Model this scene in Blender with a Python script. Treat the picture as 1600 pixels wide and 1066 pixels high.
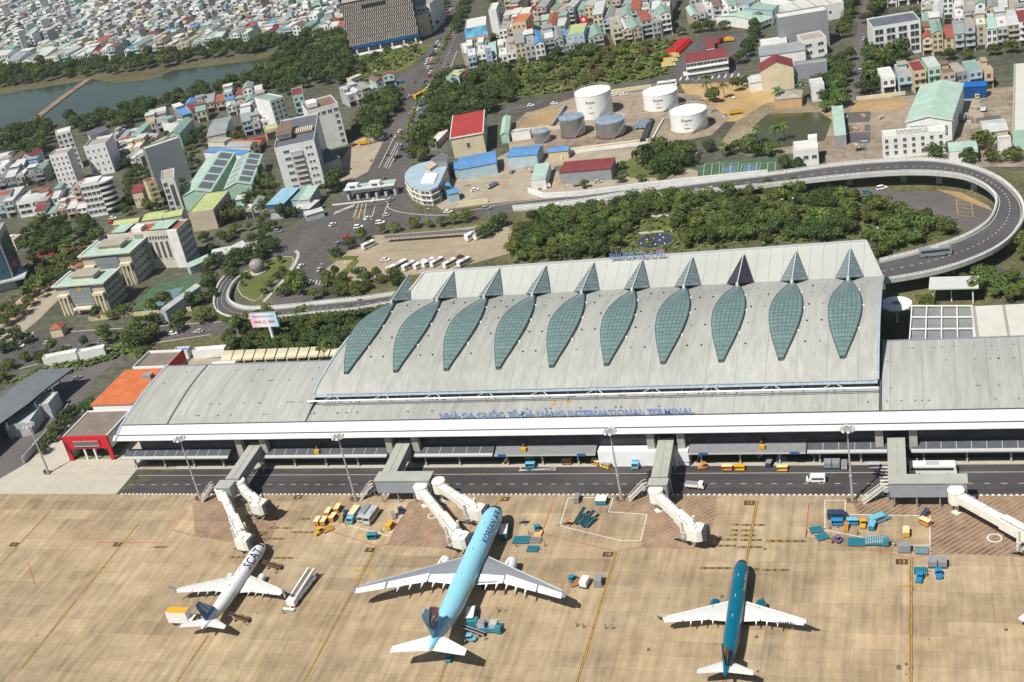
import bpy, bmesh, math, random
from mathutils import Vector, Matrix
from mathutils.geometry import tessellate_polygon
rad = math.radians
S = bpy.context.scene
COL = S.collection
for o in list(bpy.data.objects): bpy.data.objects.remove(o, do_unlink=True)

# ------------------------------------------------------------------ camera
FPX = 1997.425
CAMZ = 213.71
RM = Matrix(((0.9483792963370301, 0.03671235742718716, 0.31500621119498273),
             (0.2591579080606478, 0.4827985644450714, -0.8365062610999437),
             (-0.18279466340379968, 0.8749615700028869, 0.4483618650701404)))
cd = bpy.data.cameras.new('camera'); cam = bpy.data.objects.new('camera', cd); COL.objects.link(cam)
cd.sensor_fit = 'HORIZONTAL'; cd.sensor_width = 36.0; cd.lens = FPX/1600*36.0
cd.clip_start = 1.0; cd.clip_end = 6000.0
cam.matrix_world = Matrix.Translation((0, 0, CAMZ)) @ RM.to_4x4()
S.camera = cam
# ------------------------------------------------------------------ light
SUN_EL, SUN_AZ = 57.0, 28.0       # shadows fall towards azimuth +28 deg from +y (to +x)
w = bpy.data.worlds.new('World'); S.world = w; w.use_nodes = True
nt = w.node_tree; bg = nt.nodes['Background']
sky = nt.nodes.new('ShaderNodeTexSky'); sky.sky_type = 'NISHITA'; sky.sun_disc = False
sky.sun_elevation = rad(SUN_EL); sky.sun_rotation = rad(180+SUN_AZ); sky.air_density = 1.2; sky.dust_density = 1.5
nt.links.new(sky.outputs[0], bg.inputs[0]); bg.inputs[1].default_value = 0.052
ld = bpy.data.lights.new('sun', 'SUN'); ld.energy = 5.0; ld.angle = rad(0.5); ld.color = (1.0, 0.945, 0.85)
sun = bpy.data.objects.new('sun', ld); COL.objects.link(sun)
sd = Vector((math.sin(rad(SUN_AZ))*math.cos(rad(SUN_EL)), math.cos(rad(SUN_AZ))*math.cos(rad(SUN_EL)), -math.sin(rad(SUN_EL))))
sun.rotation_euler = sd.to_track_quat('-Z', 'Y').to_euler()
S.view_settings.view_transform = 'Standard'; S.view_settings.look = 'None'
S.view_settings.gamma = 1.0; S.view_settings.exposure = 0.2
S.view_settings.use_curve_mapping = False
S.render.engine = 'CYCLES'; S.render.resolution_x = 1024; S.render.resolution_y = 682
try:
    S.cycles.max_bounces = 5; S.cycles.diffuse_bounces = 2; S.cycles.glossy_bounces = 2
    S.cycles.transmission_bounces = 2; S.cycles.volume_bounces = 0
except Exception: pass

# ------------------------------------------------------------------ geometry helpers
def W(px, py, z=0.0):
    """where the sight line of a photo pixel (1600 wide) meets the height z"""
    d = RM @ Vector((px-800.0, -(py-533.0), -FPX)); t = (z-CAMZ)/d.z
    return Vector((d.x*t, d.y*t, z))
def PJ(v):
    c = RM.transposed() @ (Vector(v)-Vector((0, 0, CAMZ)))
    return 800+FPX*c.x/-c.z, 533-FPX*c.y/-c.z

class MB:
    def __init__(s): s.v = []; s.f = []; s.m = []; s.M = Matrix.Identity(4)
    def add(s, vs, fs, mi=0):
        b = len(s.v); s.v += [tuple(s.M @ Vector(p)) for p in vs]
        s.f += [tuple(b+i for i in f) for f in fs]; s.m += [mi]*len(fs)
        return s
    def box(s, x0, x1, y0, y1, z0, z1, mi=0, top=None):
        vs = [(x0,y0,z0),(x1,y0,z0),(x1,y1,z0),(x0,y1,z0),(x0,y0,z1),(x1,y0,z1),(x1,y1,z1),(x0,y1,z1)]
        s.add(vs, [(0,3,2,1),(0,1,5,4),(1,2,6,5),(2,3,7,6),(3,0,4,7)], mi)
        s.add(vs[4:], [(0,1,2,3)], mi if top is None else top); return s
    def prism(s, pts, z0, z1, mi=0, top=None, bottom=False):
        n = len(pts); area = sum(pts[i][0]*pts[(i+1)%n][1]-pts[(i+1)%n][0]*pts[i][1] for i in range(n))
        if area < 0: pts = pts[::-1]
        vs = [(p[0],p[1],z0) for p in pts]+[(p[0],p[1],z1) for p in pts]
        s.add(vs, [(i,(i+1)%n,n+(i+1)%n,n+i) for i in range(n)], mi)
        tri = tessellate_polygon([[Vector((p[0],p[1],0)) for p in pts]])
        tv = [(p[0],p[1],z1) for p in pts]
        fs = []
        for a,b,c in tri:
            A,B,C_ = pts[a],pts[b],pts[c]
            cr = (B[0]-A[0])*(C_[1]-A[1])-(B[1]-A[1])*(C_[0]-A[0])
            fs.append((a,b,c) if cr > 0 else (a,c,b))
        s.add(tv, fs, mi if top is None else top)
        if bottom: s.add([(p[0],p[1],z0) for p in pts], [tuple(reversed(f)) for f in fs], mi)
        return s
    def beam(s, a, b, wd, ht, mi=0):
        a = Vector(a); b = Vector(b); d = b-a
        if d.length < 1e-6: return s
        d.normalize(); up = Vector((0,0,1)) if abs(d.z) < .95 else Vector((1,0,0))
        r = d.cross(up).normalized(); u = r.cross(d)
        vs = []
        for p in (a, b):
            for i, j in ((-1,-1),(1,-1),(1,1),(-1,1)): vs.append(tuple(p+r*i*wd/2+u*j*ht/2))
        s.add(vs, [(0,1,2,3),(4,7,6,5),(0,4,5,1),(1,5,6,2),(2,6,7,3),(3,7,4,0)], mi); return s
    def tube(s, a, b, r0, r1=None, n=8, mi=0, cap=True):
        if r1 is None: r1 = r0
        a = Vector(a); b = Vector(b); d = (b-a).normalized()
        up = Vector((0,0,1)) if abs(d.z) < .95 else Vector((1,0,0))
        r = d.cross(up).normalized(); u = r.cross(d)
        vs = []
        for p, rr in ((a,r0),(b,r1)):
            for k in range(n):
                t = 2*math.pi*k/n; vs.append(tuple(p+(r*math.cos(t)+u*math.sin(t))*rr))
        fs = [(k,(k+1)%n,n+(k+1)%n,n+k) for k in range(n)]
        if cap: fs += [tuple(range(n-1,-1,-1)), tuple(range(n,2*n))]
        s.add(vs, fs, mi); return s
    def rings(s, rings, mi=0, cap0=True, cap1=True, closed=True):
        """loft through equal-length rings; mi may be a function (ring, seg) -> index"""
        b = len(s.v); n = len(rings[0])
        for r in rings: s.v += [tuple(s.M @ Vector(p)) for p in r]
        for i in range(len(rings)-1):
            for k in range(n if closed else n-1):
                k2 = (k+1) % n
                s.f.append((b+i*n+k, b+i*n+k2, b+(i+1)*n+k2, b+(i+1)*n+k))
                s.m.append(mi(i,k) if callable(mi) else mi)
        m0 = mi(0,0) if callable(mi) else mi; m1 = mi(len(rings)-2,0) if callable(mi) else mi
        if closed and cap0: s.f.append(tuple(b+k for k in range(n-1,-1,-1))); s.m.append(m0)
        if closed and cap1: s.f.append(tuple(b+(len(rings)-1)*n+k for k in range(n))); s.m.append(m1)
        return s
    def mesh(s, name, mats, smooth=False):
        me = bpy.data.meshes.new(name); me.from_pydata(s.v, [], s.f)
        if not isinstance(mats, (list, tuple)): mats = [mats]
        for m in mats: me.materials.append(m)
        if len(mats) > 1: me.polygons.foreach_set('material_index', s.m)
        if smooth: me.polygons.foreach_set('use_smooth', [True]*len(s.f))
        me.update(); return me
    def build(s, name, mats, parent=None, smooth=False, loc=None, rz=0.0):
        o = bpy.data.objects.new(name, s.mesh(name, mats, smooth)); COL.objects.link(o)
        if smooth and hasattr(o.data, 'set_sharp_from_angle'): o.data.set_sharp_from_angle(angle=rad(38))
        if parent is not None: o.parent = parent
        if loc is not None: o.location = loc
        o.rotation_euler = (0, 0, rz)
        return o
def empty(name, loc=(0,0,0), rz=0.0):
    o = bpy.data.objects.new(name, None); COL.objects.link(o); o.location = loc; o.rotation_euler = (0,0,rz)
    o.empty_display_size = .5; return o
LABELS = {}
def tag(o, label, cat=None, group=None, kind=None):
    o['label'] = label
    if cat: o['category'] = cat
    if group: o['group'] = group
    if kind: o['kind'] = kind
    return o
def thing(name, label, cat, loc=(0,0,0), rz=0.0, group=None):
    return tag(empty(name, loc, rz), label, cat, group)
def inst(me, name, parent=None, loc=(0,0,0), rz=0.0, sc=None):
    o = bpy.data.objects.new(name, me); COL.objects.link(o); o.parent = parent
    o.location = loc; o.rotation_euler = (0,0,rz)
    if sc: o.scale = sc
    return o
def copy_tree(src, kids, loc, rz, label, group=None, sc=None):
    r = src.copy(); COL.objects.link(r); r.location = loc; r.rotation_euler = (0,0,rz)
    r['label'] = label
    if group: r['group'] = group
    if sc: r.scale = sc
    for ch in kids:
        c = ch.copy(); COL.objects.link(c); c.parent = r
    return r
def heading(a, b):
    d = Vector(b)-Vector(a); return math.atan2(d.y, d.x)
def tri_text(body, size, ext=0.0, fine=0):
    """flat letters as (verts, faces) from the built-in font"""
    c = bpy.data.curves.new('t', 'FONT'); c.body = body; c.size = size; c.extrude = ext
    c.align_x = 'CENTER'; c.align_y = 'CENTER'; c.resolution_u = 2; c.offset = size*.016
    o = bpy.data.objects.new('t', c); COL.objects.link(o)
    dg = bpy.context.evaluated_depsgraph_get(); ev = o.evaluated_get(dg); me = ev.to_mesh()
    if fine:
        bm = bmesh.new(); bm.from_mesh(me); bmesh.ops.triangulate(bm, faces=bm.faces)
        for _ in range(4):
            el = [e for e in bm.edges if e.calc_length() > fine]
            if el: bmesh.ops.subdivide_edges(bm, edges=el, cuts=1); bmesh.ops.triangulate(bm, faces=bm.faces)
        bm.verts.index_update(); vs = [tuple(v.co) for v in bm.verts]; fs = [tuple(v.index for v in f.verts) for f in bm.faces]; bm.free()
        ev.to_mesh_clear(); bpy.data.objects.remove(o); bpy.data.curves.remove(c)
        return vs, fs
    vs = [tuple(v.co) for v in me.vertices]; fs = [tuple(p.vertices) for p in me.polygons]
    ev.to_mesh_clear(); bpy.data.objects.remove(o); bpy.data.curves.remove(c)
    return vs, fs

# ------------------------------------------------------------------ materials
MATS = {}
def mat(name, col, rough=.8, metal=0.0, n1=None, n2=None, spec=.3, bump=None, seam=None, coat=0.0):
    """n1/n2: (scale, amount) of noise in brightness; seam: (pitch, axis, width, dark) thin lines"""
    if name in MATS: return MATS[name]
    m = bpy.data.materials.new(name); m.use_nodes = True; t = m.node_tree; N = t.nodes; L = t.links
    p = N['Principled BSDF']; p.inputs['Roughness'].default_value = rough; p.inputs['Metallic'].default_value = metal
    p.inputs['Specular IOR Level'].default_value = spec
    if coat: p.inputs['Coat Weight'].default_value = coat
    c4 = (*col, 1)
    cur = None
    def mul(sock):
        nonlocal cur
        x = N.new('ShaderNodeVectorMath'); x.operation = 'SCALE'
        if cur is None: x.inputs[0].default_value = col
        else: L.new(cur, x.inputs[0])
        L.new(sock, x.inputs['Scale']); cur = x.outputs[0]
    tc = N.new('ShaderNodeTexCoord')
    for nn in (n1, n2):
        if nn:
            n = N.new('ShaderNodeTexNoise'); n.inputs['Scale'].default_value = nn[0]; n.inputs['Detail'].default_value = 5
            if len(nn) > 2:
                mp = N.new('ShaderNodeMapping'); mp.inputs['Scale'].default_value = nn[2]; L.new(tc.outputs['Object'], mp.inputs[0]); L.new(mp.outputs[0], n.inputs['Vector'])
            else: L.new(tc.outputs['Object'], n.inputs['Vector'])
            r = N.new('ShaderNodeMapRange'); r.inputs[1].default_value = .3; r.inputs[2].default_value = .7
            r.inputs[3].default_value = 1-nn[1]; r.inputs[4].default_value = 1+nn[1]; L.new(n.outputs[0], r.inputs[0]); mul(r.outputs[0])
    if seam:
        for (pitch, axis, wd, dark) in (seam if isinstance(seam, list) else [seam]):
            sp = N.new('ShaderNodeSeparateXYZ'); L.new(tc.outputs['Object'], sp.inputs[0])
            a = N.new('ShaderNodeMath'); a.operation = 'DIVIDE'; L.new(sp.outputs[axis], a.inputs[0]); a.inputs[1].default_value = pitch
            fr = N.new('ShaderNodeMath'); fr.operation = 'FRACT'; L.new(a.outputs[0], fr.inputs[0])
            lt = N.new('ShaderNodeMath'); lt.operation = 'LESS_THAN'; L.new(fr.outputs[0], lt.inputs[0]); lt.inputs[1].default_value = wd
            mr = N.new('ShaderNodeMapRange'); mr.inputs[3].default_value = 1; mr.inputs[4].default_value = dark; L.new(lt.outputs[0], mr.inputs[0]); mul(mr.outputs[0])
    if cur is None: p.inputs['Base Color'].default_value = c4
    else: L.new(cur, p.inputs['Base Color'])
    if bump:
        n = N.new('ShaderNodeTexNoise'); n.inputs['Scale'].default_value = bump[0]; n.inputs['Detail'].default_value = 4
        L.new(tc.outputs['Object'], n.inputs['Vector'])
        b = N.new('ShaderNodeBump'); b.inputs['Strength'].default_value = bump[1]; b.inputs['Distance'].default_value = bump[2]
        L.new(n.outputs[0], b.inputs['Height']); L.new(b.outputs[0], p.inputs['Normal'])
    MATS[name] = m; return m
def slab_mat(name, cols, cell, streak, joint=.02, jdark=.8, big=.02, amt=.12, rough=.9, blotch=.12):
    """slabs of poured concrete: colour per slab, rubbing streaks, joints, large stains"""
    m = bpy.data.materials.new(name); m.use_nodes = True; t = m.node_tree; N = t.nodes; L = t.links
    p = N['Principled BSDF']; p.inputs['Roughness'].default_value = rough; p.inputs['Specular IOR Level'].default_value = .15
    tc = N.new('ShaderNodeTexCoord'); sp = N.new('ShaderNodeSeparateXYZ'); L.new(tc.outputs['Object'], sp.inputs[0])
    def M(op, a, b=None):
        x = N.new('ShaderNodeMath'); x.operation = op
        for i, q in enumerate((a, b)):
            if q is None: continue
            if isinstance(q, (int, float)): x.inputs[i].default_value = q
            else: L.new(q, x.inputs[i])
        return x.outputs[0]
    dx = M('DIVIDE', sp.outputs[0], cell[0]); dy = M('DIVIDE', sp.outputs[1], cell[1])
    fx = M('FLOOR', dx); fy = M('FLOOR', dy)
    cb = N.new('ShaderNodeCombineXYZ'); L.new(fx, cb.inputs[0]); L.new(fy, cb.inputs[1])
    wn = N.new('ShaderNodeTexWhiteNoise'); wn.noise_dimensions = '2D'; L.new(cb.outputs[0], wn.inputs['Vector'])
    cb2 = N.new('ShaderNodeCombineXYZ'); L.new(fy, cb2.inputs[0]); L.new(M('FLOOR', M('DIVIDE', sp.outputs[0], cell[0]*7.3)), cb2.inputs[1])
    wn2 = N.new('ShaderNodeTexWhiteNoise'); wn2.noise_dimensions = '2D'; L.new(cb2.outputs[0], wn2.inputs['Vector'])
    def noise(scale, mp=None, det=6, rg=.6):
        n = N.new('ShaderNodeTexNoise'); n.inputs['Scale'].default_value = scale; n.inputs['Detail'].default_value = det; n.inputs['Roughness'].default_value = rg
        if mp:
            q = N.new('ShaderNodeMapping'); q.inputs['Scale'].default_value = mp; L.new(tc.outputs['Object'], q.inputs[0]); L.new(q.outputs[0], n.inputs['Vector'])
        else: L.new(tc.outputs['Object'], n.inputs['Vector'])
        return n.outputs[0]
    nb = noise(big); nm = noise(.18); ns = noise(1.0, streak); nf = noise(2.5)
    def cen(s_, k): return M('MULTIPLY', M('SUBTRACT', s_, .5), k)
    v = M('ADD', 1.0, cen(wn.outputs[0], amt)); v = M('ADD', v, cen(wn2.outputs[0], amt*1.1))
    v = M('ADD', v, cen(nb, blotch*3)); v = M('ADD', v, cen(nm, blotch*2.4)); v = M('ADD', v, cen(ns, blotch*3.2)); v = M('ADD', v, cen(nf, .25))
    jx = M('LESS_THAN', M('FRACT', dx), joint); jy = M('LESS_THAN', M('FRACT', dy), joint*cell[0]/cell[1])
    j = M('MAXIMUM', jx, jy); v = M('MULTIPLY', v, M('SUBTRACT', 1.0, M('MULTIPLY', j, 1-jdark)))
    ramp = N.new('ShaderNodeValToRGB'); L.new(M('ADD', .5, cen(noise(.035), 1.6)), ramp.inputs[0])
    ramp.color_ramp.elements[0].color = (*cols[0], 1); ramp.color_ramp.elements[1].color = (*cols[1], 1)
    x = N.new('ShaderNodeVectorMath'); x.operation = 'SCALE'; L.new(ramp.outputs[0], x.inputs[0]); L.new(v, x.inputs['Scale'])
    L.new(x.outputs[0], p.inputs['Base Color']); MATS[name] = m; return m

apronM = slab_mat('apron_concrete', ((.28,.205,.125), (.395,.315,.21)), (10.6, 5.3), (.55, .04, 1), joint=.012, jdark=.8, big=.028, amt=.17, blotch=.34)
paleM = slab_mat('pale_concrete', ((.40,.37,.31), (.46,.43,.37)), (6, 6), (.3, .3, 1), amt=.05, blotch=.08)
yardM = slab_mat('yard_concrete', ((.21,.165,.125), (.32,.27,.21)), (9, 9), (.3, .2, 1), amt=.16, blotch=.34)
lotM = slab_mat('lot_concrete', ((.30,.25,.18), (.35,.295,.215)), (8, 8), (.15, .25, 1), amt=.07, blotch=.14)
paveM = mat('paving', (.33,.285,.22), .9, n1=(.12,.14), n2=(1.2,.15))
dirtM = mat('bare_earth', (.34,.235,.125), .95, n1=(.06,.22), n2=(.6,.2))
sandM = mat('orange_sand', (.40,.275,.13), .95, n1=(.06,.2), n2=(.6,.15))
grassM = mat('grass', (.115,.13,.035), .95, n1=(.06,.25), n2=(.9,.3))
lawnM = mat('lawn', (.105,.125,.035), .95, n1=(.1,.15), n2=(1.5,.2))
scrubM = mat('scrub_ground', (.105,.105,.05), .95, n1=(.05,.35), n2=(.5,.35))
cityM = mat('city_ground', (.085,.088,.062), .95, n1=(.03,.3), n2=(.3,.35))
asphM = mat('asphalt', (.092,.086,.084), .85, n1=(.05,.26,(1,.3,1)), n2=(.35,.2))
asph2M = mat('service_asphalt', (.06,.056,.058), .85, n1=(.05,.25), n2=(.5,.2,(.1,1,1)))
roadM = mat('old_asphalt', (.115,.105,.105), .88, n1=(.05,.16), n2=(.9,.12))
whiteL = mat('white_marking', (.62,.61,.58), .7, n1=(.8,.2))
yellowL = mat('yellow_marking', (.40,.25,.035), .7, n1=(.5,.25))
blackL = mat('dark_marking', (.07,.05,.035), .8, n1=(.5,.2))
redL = mat('red_marking', (.36,.10,.06), .8, n1=(.5,.3))
# ------------------------------------------------------------------ sheets of the setting
def sheet_pts(name, pts, m, z, label=None, kind='structure', top=True):
    b = MB(); P2 = [Vector((p[0],p[1],0)) for p in pts]
    fs = []
    for a,c,d in tessellate_polygon([P2]):
        A,B,C_ = P2[a],P2[c],P2[d]
        cr = (B.x-A.x)*(C_.y-A.y)-(B.y-A.y)*(C_.x-A.x)
        fs.append((a,c,d) if cr > 0 else (a,d,c))
    b.add([(p.x,p.y,z) for p in P2], fs)
    o = b.build(name, m); tag(o, label or name.replace('_',' '), kind=kind); return o
def sheet(name, px, m, z, label=None, kind='structure'):
    return sheet_pts(name, [W(p[0],p[1],0) for p in px], m, z, label, kind)
def smooth_path(pts, n=6):
    out = []
    for i in range(len(pts)-1):
        p0 = pts[max(i-1,0)]; p1 = pts[i]; p2 = pts[i+1]; p3 = pts[min(i+2,len(pts)-1)]
        for k in range(n):
            t = k/n; out.append(.5*((2*p1)+(p2-p0)*t+(2*p0-5*p1+4*p2-p3)*t*t+(3*p1-p0-3*p2+p3)*t*t*t))
    out.append(pts[-1].copy()); return out
def ribbon(b, path, off0, off1, dz=0.0, mi=0, z=None):
    """flat strip along a path between two sideways offsets (left positive)"""
    vs = []
    for i, p in enumerate(path):
        d = (path[min(i+1,len(path)-1)]-path[max(i-1,0)]); d.z = 0; d.normalize(); l = Vector((-d.y,d.x,0))
        zz = p.z if z is None else z
        for o_ in (off0, off1): q = p+l*o_; vs.append((q.x,q.y,zz+dz))
    fs = [(2*i+1,2*i,2*i+2,2*i+3) if off1 > off0 else (2*i,2*i+1,2*i+3,2*i+2) for i in range(len(path)-1)]
    b.add(vs, fs, mi); return b
def line(b, px0, px1, wd, z=.03, mi=0, dash=None):
    a = W(*px0); c = W(*px1); d = (c-a); L_ = d.length; d.normalize(); l = Vector((-d.y,d.x,0))*wd/2
    segs = [(0,L_)] if not dash else [(t, min(t+dash[0], L_)) for t in [k*(dash[0]+dash[1]) for k in range(int(L_/(dash[0]+dash[1]))+1)] if t < L_]
    for t0,t1 in segs:
        p=a+d*t0; q=a+d*t1
        b.add([(*(p-l).xy,z),(*(q-l).xy,z),(*(q+l).xy,z),(*(p+l).xy,z)], [(0,1,2,3)], mi)
    return b
# =================================================================== SETTING
sheet_pts('ground', [(-3200,-300),(1500,-300),(1500,4200),(-3200,4200)], cityM, 0.0, 'dusty town ground running to the horizon')
YE = 300.6                       # apron edge
sheet_pts('apron', [(-520,60),(160,60),(160,YE),(-520,YE)], apronM, 0.02, 'stained tan concrete aircraft apron in slabs')
sheet('light_concrete_yard', [(-60,800),(-40,735),(28,728),(75,700),(128,640),(240,640),(232,712),(176,779)], paleM, .012, 'pale concrete yard around the red fire station')
sheet_pts('service_road', [(-264.5,YE),(160,YE),(160,315.2),(-249,315.2),(-249,314.8)], asph2M, 0.03, 'dark asphalt service road between apron and terminal')
sheet_pts('terminal_forecourt', [(-285,315.2),(160,315.2),(160,420),(-285,420)], paveM, .008, 'paved ground under the terminal')
# landside grounds
sheet('town_park_ground', [(640,560),(200,560),(250,500),(330,470),(345,420),(430,400),(600,325),(790,318),(900,316),(1130,285),(1420,250),(1620,270),(1700,420),(1640,560)], scrubM, .010, 'rough grass and earth under the park trees')
sheet('highway', [(440,372),(478,345),(530,322),(548,285),(592,222),(622,170),(648,122),(668,84),(690,40),(704,-5),(745,-5),(730,40),(716,85),(704,118),(690,150),(672,185),(655,228),(640,262),(630,300),(640,322),(655,332),(720,333),(790,318),(880,309),(960,300),(960,306),(880,320),(790,333),(720,345),(600,362),(574,380),(560,415),(533,440),(520,470),(475,475),(470,430),(452,400),(436,395)], asphM, .020, 'wide dark highway and junction in front of the airport')
sheet('junction_arm', [(380,390),(440,372),(470,430),(478,476),(430,484),(420,452),(448,420),(432,402),(392,412),(366,440),(370,468),(400,478),(395,494),(350,486),(340,455),(352,420)], asphM, .016, 'asphalt slip road around the sculpture lawn')
sheet('cross_street', [(600,140),(640,108),(700,90),(760,165),(830,165),(900,140),(1000,128),(1060,122),(1200,118),(1200,126),(1060,132),(1000,138),(905,150),(830,175),(765,178),(700,120),(660,128)], asphM, .024, 'side street beside the tank farm')
sheet('boulevard', [(-60,560),(0,518),(100,520),(230,512),(345,504),(420,500),(480,505),(480,530),(420,520),(330,524),(220,540),(120,552),(60,570),(0,585),(-60,620)], asphM, .018, 'asphalt boulevard below the government buildings')
sheet('station_road', [(-60,760),(-60,640),(30,600),(100,570),(150,540),(200,535),(190,560),(150,590),(120,640),(90,680),(45,722),(0,748)], roadM, .017, 'old asphalt road beside the low sheds')
sheet('avenue', [(-40,530),(30,480),(110,410),(150,372),(175,372),(140,420),(60,500),(10,540),(-30,560)], paveM, .019, 'pale brick avenue lined with palms')
sheet('brick_walk', [(0,492),(120,395),(132,402),(10,512)], mat('pinkbrick',(.46,.28,.20),.9,n1=(.2,.2)), .026, 'pink brick walk beside the avenue')
sheet('car_park', [(500,428),(545,392),(585,368),(690,360),(770,350),(815,352),(830,365),(800,395),(690,425),(640,430),(560,440)], lotM, .022, 'concrete bus park beside the terminal')
sheet('loop_yard', [(1318,303),(1340,292),(1400,300),(1470,300),(1545,320),(1560,345),(1520,362),(1460,340),(1400,322),(1360,312)], roadM, .022, 'brown asphalt yard inside the viaduct loop')
sheet('loop_sand', [(1462,296),(1500,300),(1545,322),(1552,330),(1520,318)], dirtM, .028, 'bare earth along the viaduct piers')
sheet('east_road', [(1378,400),(1450,395),(1500,398),(1600,430),(1640,430),(1640,455),(1560,432),(1490,410),(1450,430),(1380,440)], asphM, .022, 'asphalt road below the east viaduct')
sheet('depot_yard', [(1290,155),(1420,150),(1500,140),(1600,135),(1640,260),(1480,262),(1380,250),(1290,262)], yardM, .018, 'stained concrete depot yard')
sheet('orange_yard', [(1332,160),(1412,152),(1416,170),(1328,180)], dirtM, .023, 'orange edge of the depot yard')
sheet('bare_lot', [(1060,128),(1160,118),(1220,150),(1200,190),(1130,190),(1090,205),(1040,212),(1000,196),(1010,170),(1080,160)], sandM, .014, 'bare orange building lot')
sheet('tank_yard', [(790,205),(840,160),(900,150),(1010,142),(1090,148),(1140,185),(1110,212),(1000,232),(890,240),(800,250)], yardM, .016, 'concrete tank farm yard')
sheet('sand_pit', [(808,200),(840,172),(884,168),(862,199)], dirtM, .021, 'square of bare orange earth beside the tanks')
sheet('works_yard', [(655,300),(690,262),(770,250),(840,215),(1000,228),(1010,245),(1100,270),(1100,284),(1000,292),(880,307),(790,316),(690,328)], paveM, .015, 'pale works yard with workshops')
sheet('round_garden', [(962,262),(985,248),(1020,240),(1070,245),(1082,262),(1040,278),(985,278)], lawnM, .024, 'round lawn with curving paths')
sheet('fire_yard', [(1040,118),(1062,90),(1078,65),(1178,48),(1172,75),(1162,108),(1160,118)], asphM, .021, 'dark asphalt fire station yard')
sheet('scrub_field', [(640,190),(720,130),(800,105),(900,78),(1000,62),(1075,66),(1060,92),(1040,118),(900,142),(800,152),(740,195),(660,235)], grassM, .012, 'overgrown field of scrub and dry grass')
sheet('block_lawn', [(540,135),(560,90),(655,65),(672,72),(640,105),(590,125),(545,150)], grassM, .013, 'dry grass plot by the office block')
sheet('lake', [(-80,240),(0,210),(60,196),(110,190),(190,172),(230,156),(330,136),(398,112),(444,92),(450,86),(400,94),(320,104),(270,110),(236,124),(180,130),(145,124),(60,138),(0,148),(-80,160)], mat('lake_water',(.045,.068,.052),.12,spec=.5,n1=(.008,.2),bump=(.25,.12,.15)), .030, 'grey green lake water')
sheet('lake_bank', [(-80,162),(0,148),(60,138),(145,124),(180,131),(236,125),(270,111),(320,105),(400,95),(450,87),(470,80),(400,84),(310,96),(230,110),(140,118),(40,128),(-80,140)], mat('mud_bank',(.10,.088,.045),.95,n1=(.05,.3),n2=(.4,.2)), .027, 'muddy grass bank of the lake')
b = MB(); ribbon(b, smooth_path([W(26,203),(W(60,183)),W(96,155),W(140,124)],4), -2.6, 2.6, .5); b.v += []
ribbon(b, smooth_path([W(26,203),(W(60,183)),W(96,155),W(140,124)],4), 2.6, 4.5, 0.0, z=.05)
tag(b.build('causeway', mat('causeway_earth',(.23,.16,.11),.95,n1=(.1,.3))), 'orange earth causeway crossing the lake', kind='structure')
sheet('pond', [(1180,195),(1200,178),(1280,175),(1300,188),(1288,220),(1240,228),(1180,236)], mat('pond_water',(.065,.07,.025),.15,spec=.5,n1=(.03,.15),bump=(.5,.1,.1)), .030, 'murky green pond behind the white house')
sheet('side_road', [(1325,150),(1333,120),(1335,70),(1342,30),(1352,-5),(1368,-5),(1358,40),(1352,90),(1348,140),(1340,160)], roadM, .024, 'grey side street between the trees')
sheet('sports_ground', [(1090,262),(1130,250),(1215,248),(1215,272),(1130,280),(1090,284)], mat('court_green',(.06,.12,.065),.8,n1=(.3,.2)), .026, 'green tennis courts beside the viaduct')
sheet('forecourt', [(525,262),(545,232),(560,212),(604,212),(575,268),(535,290)], paveM, .022, 'pale forecourt beside the highway')
sheet('pond_bank', [(1150,190),(1200,160),(1300,160),(1312,190),(1296,236),(1236,240),(1170,244),(1120,232)], mat('trodden_earth',(.22,.185,.12),.95,n1=(.06,.35),n2=(.5,.3)), .019, 'orange bank round the pond')
for k in range(4):
    bq = MB()
    x0 = 1098+k*29
    for p0,p1 in (((x0,279),(x0+3,256)),((x0,279),(x0+25,276)),((x0+25,276),(x0+27,254)),((x0+3,256),(x0+27,254)),((x0+13,277.5),(x0+15,255))): line(bq,p0,p1,.15,.045)
    tag(bq.build('court_marking',whiteL),'white lines of a tennis court',kind='structure')
for px,c in (([(1128,277),(1150,275),(1152,258),(1131,260)],(.10,.17,.22)),([(1160,274),(1182,272),(1183,256),(1162,258)],(.10,.17,.22))):
    sheet('court_blue', px, mat('court_blue2',c,.8,n1=(.3,.2)), .034, 'blue tennis court surface')
rq = random.Random(9)
for k in range(16):
    x0=rq.uniform(700,980); y0=rq.uniform(262,300); w0=rq.uniform(8,34); h0=rq.uniform(3,9)
    sheet('yard_patch', [(x0,y0),(x0+w0,y0-w0*.1),(x0+w0+h0*.5,y0-h0-w0*.1),(x0+h0*.5,y0-h0)], [roadM,yardM,dirtM][k%3], .0255+k*.0004, 'patched surface of the works yard')
for k in range(14):
    x0=rq.uniform(1310,1560); y0=rq.uniform(165,240); w0=rq.uniform(14,50); h0=rq.uniform(8,22)
    sheet('yard_patch', [(x0,y0),(x0+w0,y0-w0*.05),(x0+w0+h0*.1,y0-h0-w0*.05),(x0+h0*.1,y0-h0)], [roadM,paveM,yardM][k%3], .0265+k*.0004, 'patched surface of the depot yard')
sheet('court_left', [(200,490),(240,446),(300,432),(310,446),(262,486),(235,502)], mat('court_green',(.06,.12,.065)), .026, 'green sports court behind the government offices')
sheet('court_left_blue', [(222,486),(250,456),(288,448),(262,482)], mat('court_blue',(.12,.2,.24),.8,n1=(.3,.2)), .031, 'blue court surface')
sheet('sculpture_lawn', [(378,462),(372,445),(395,417),(430,404),(446,402),(458,403),(448,425),(420,450),(400,470)], lawnM, .025, 'lawn around the round sculpture')
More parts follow.
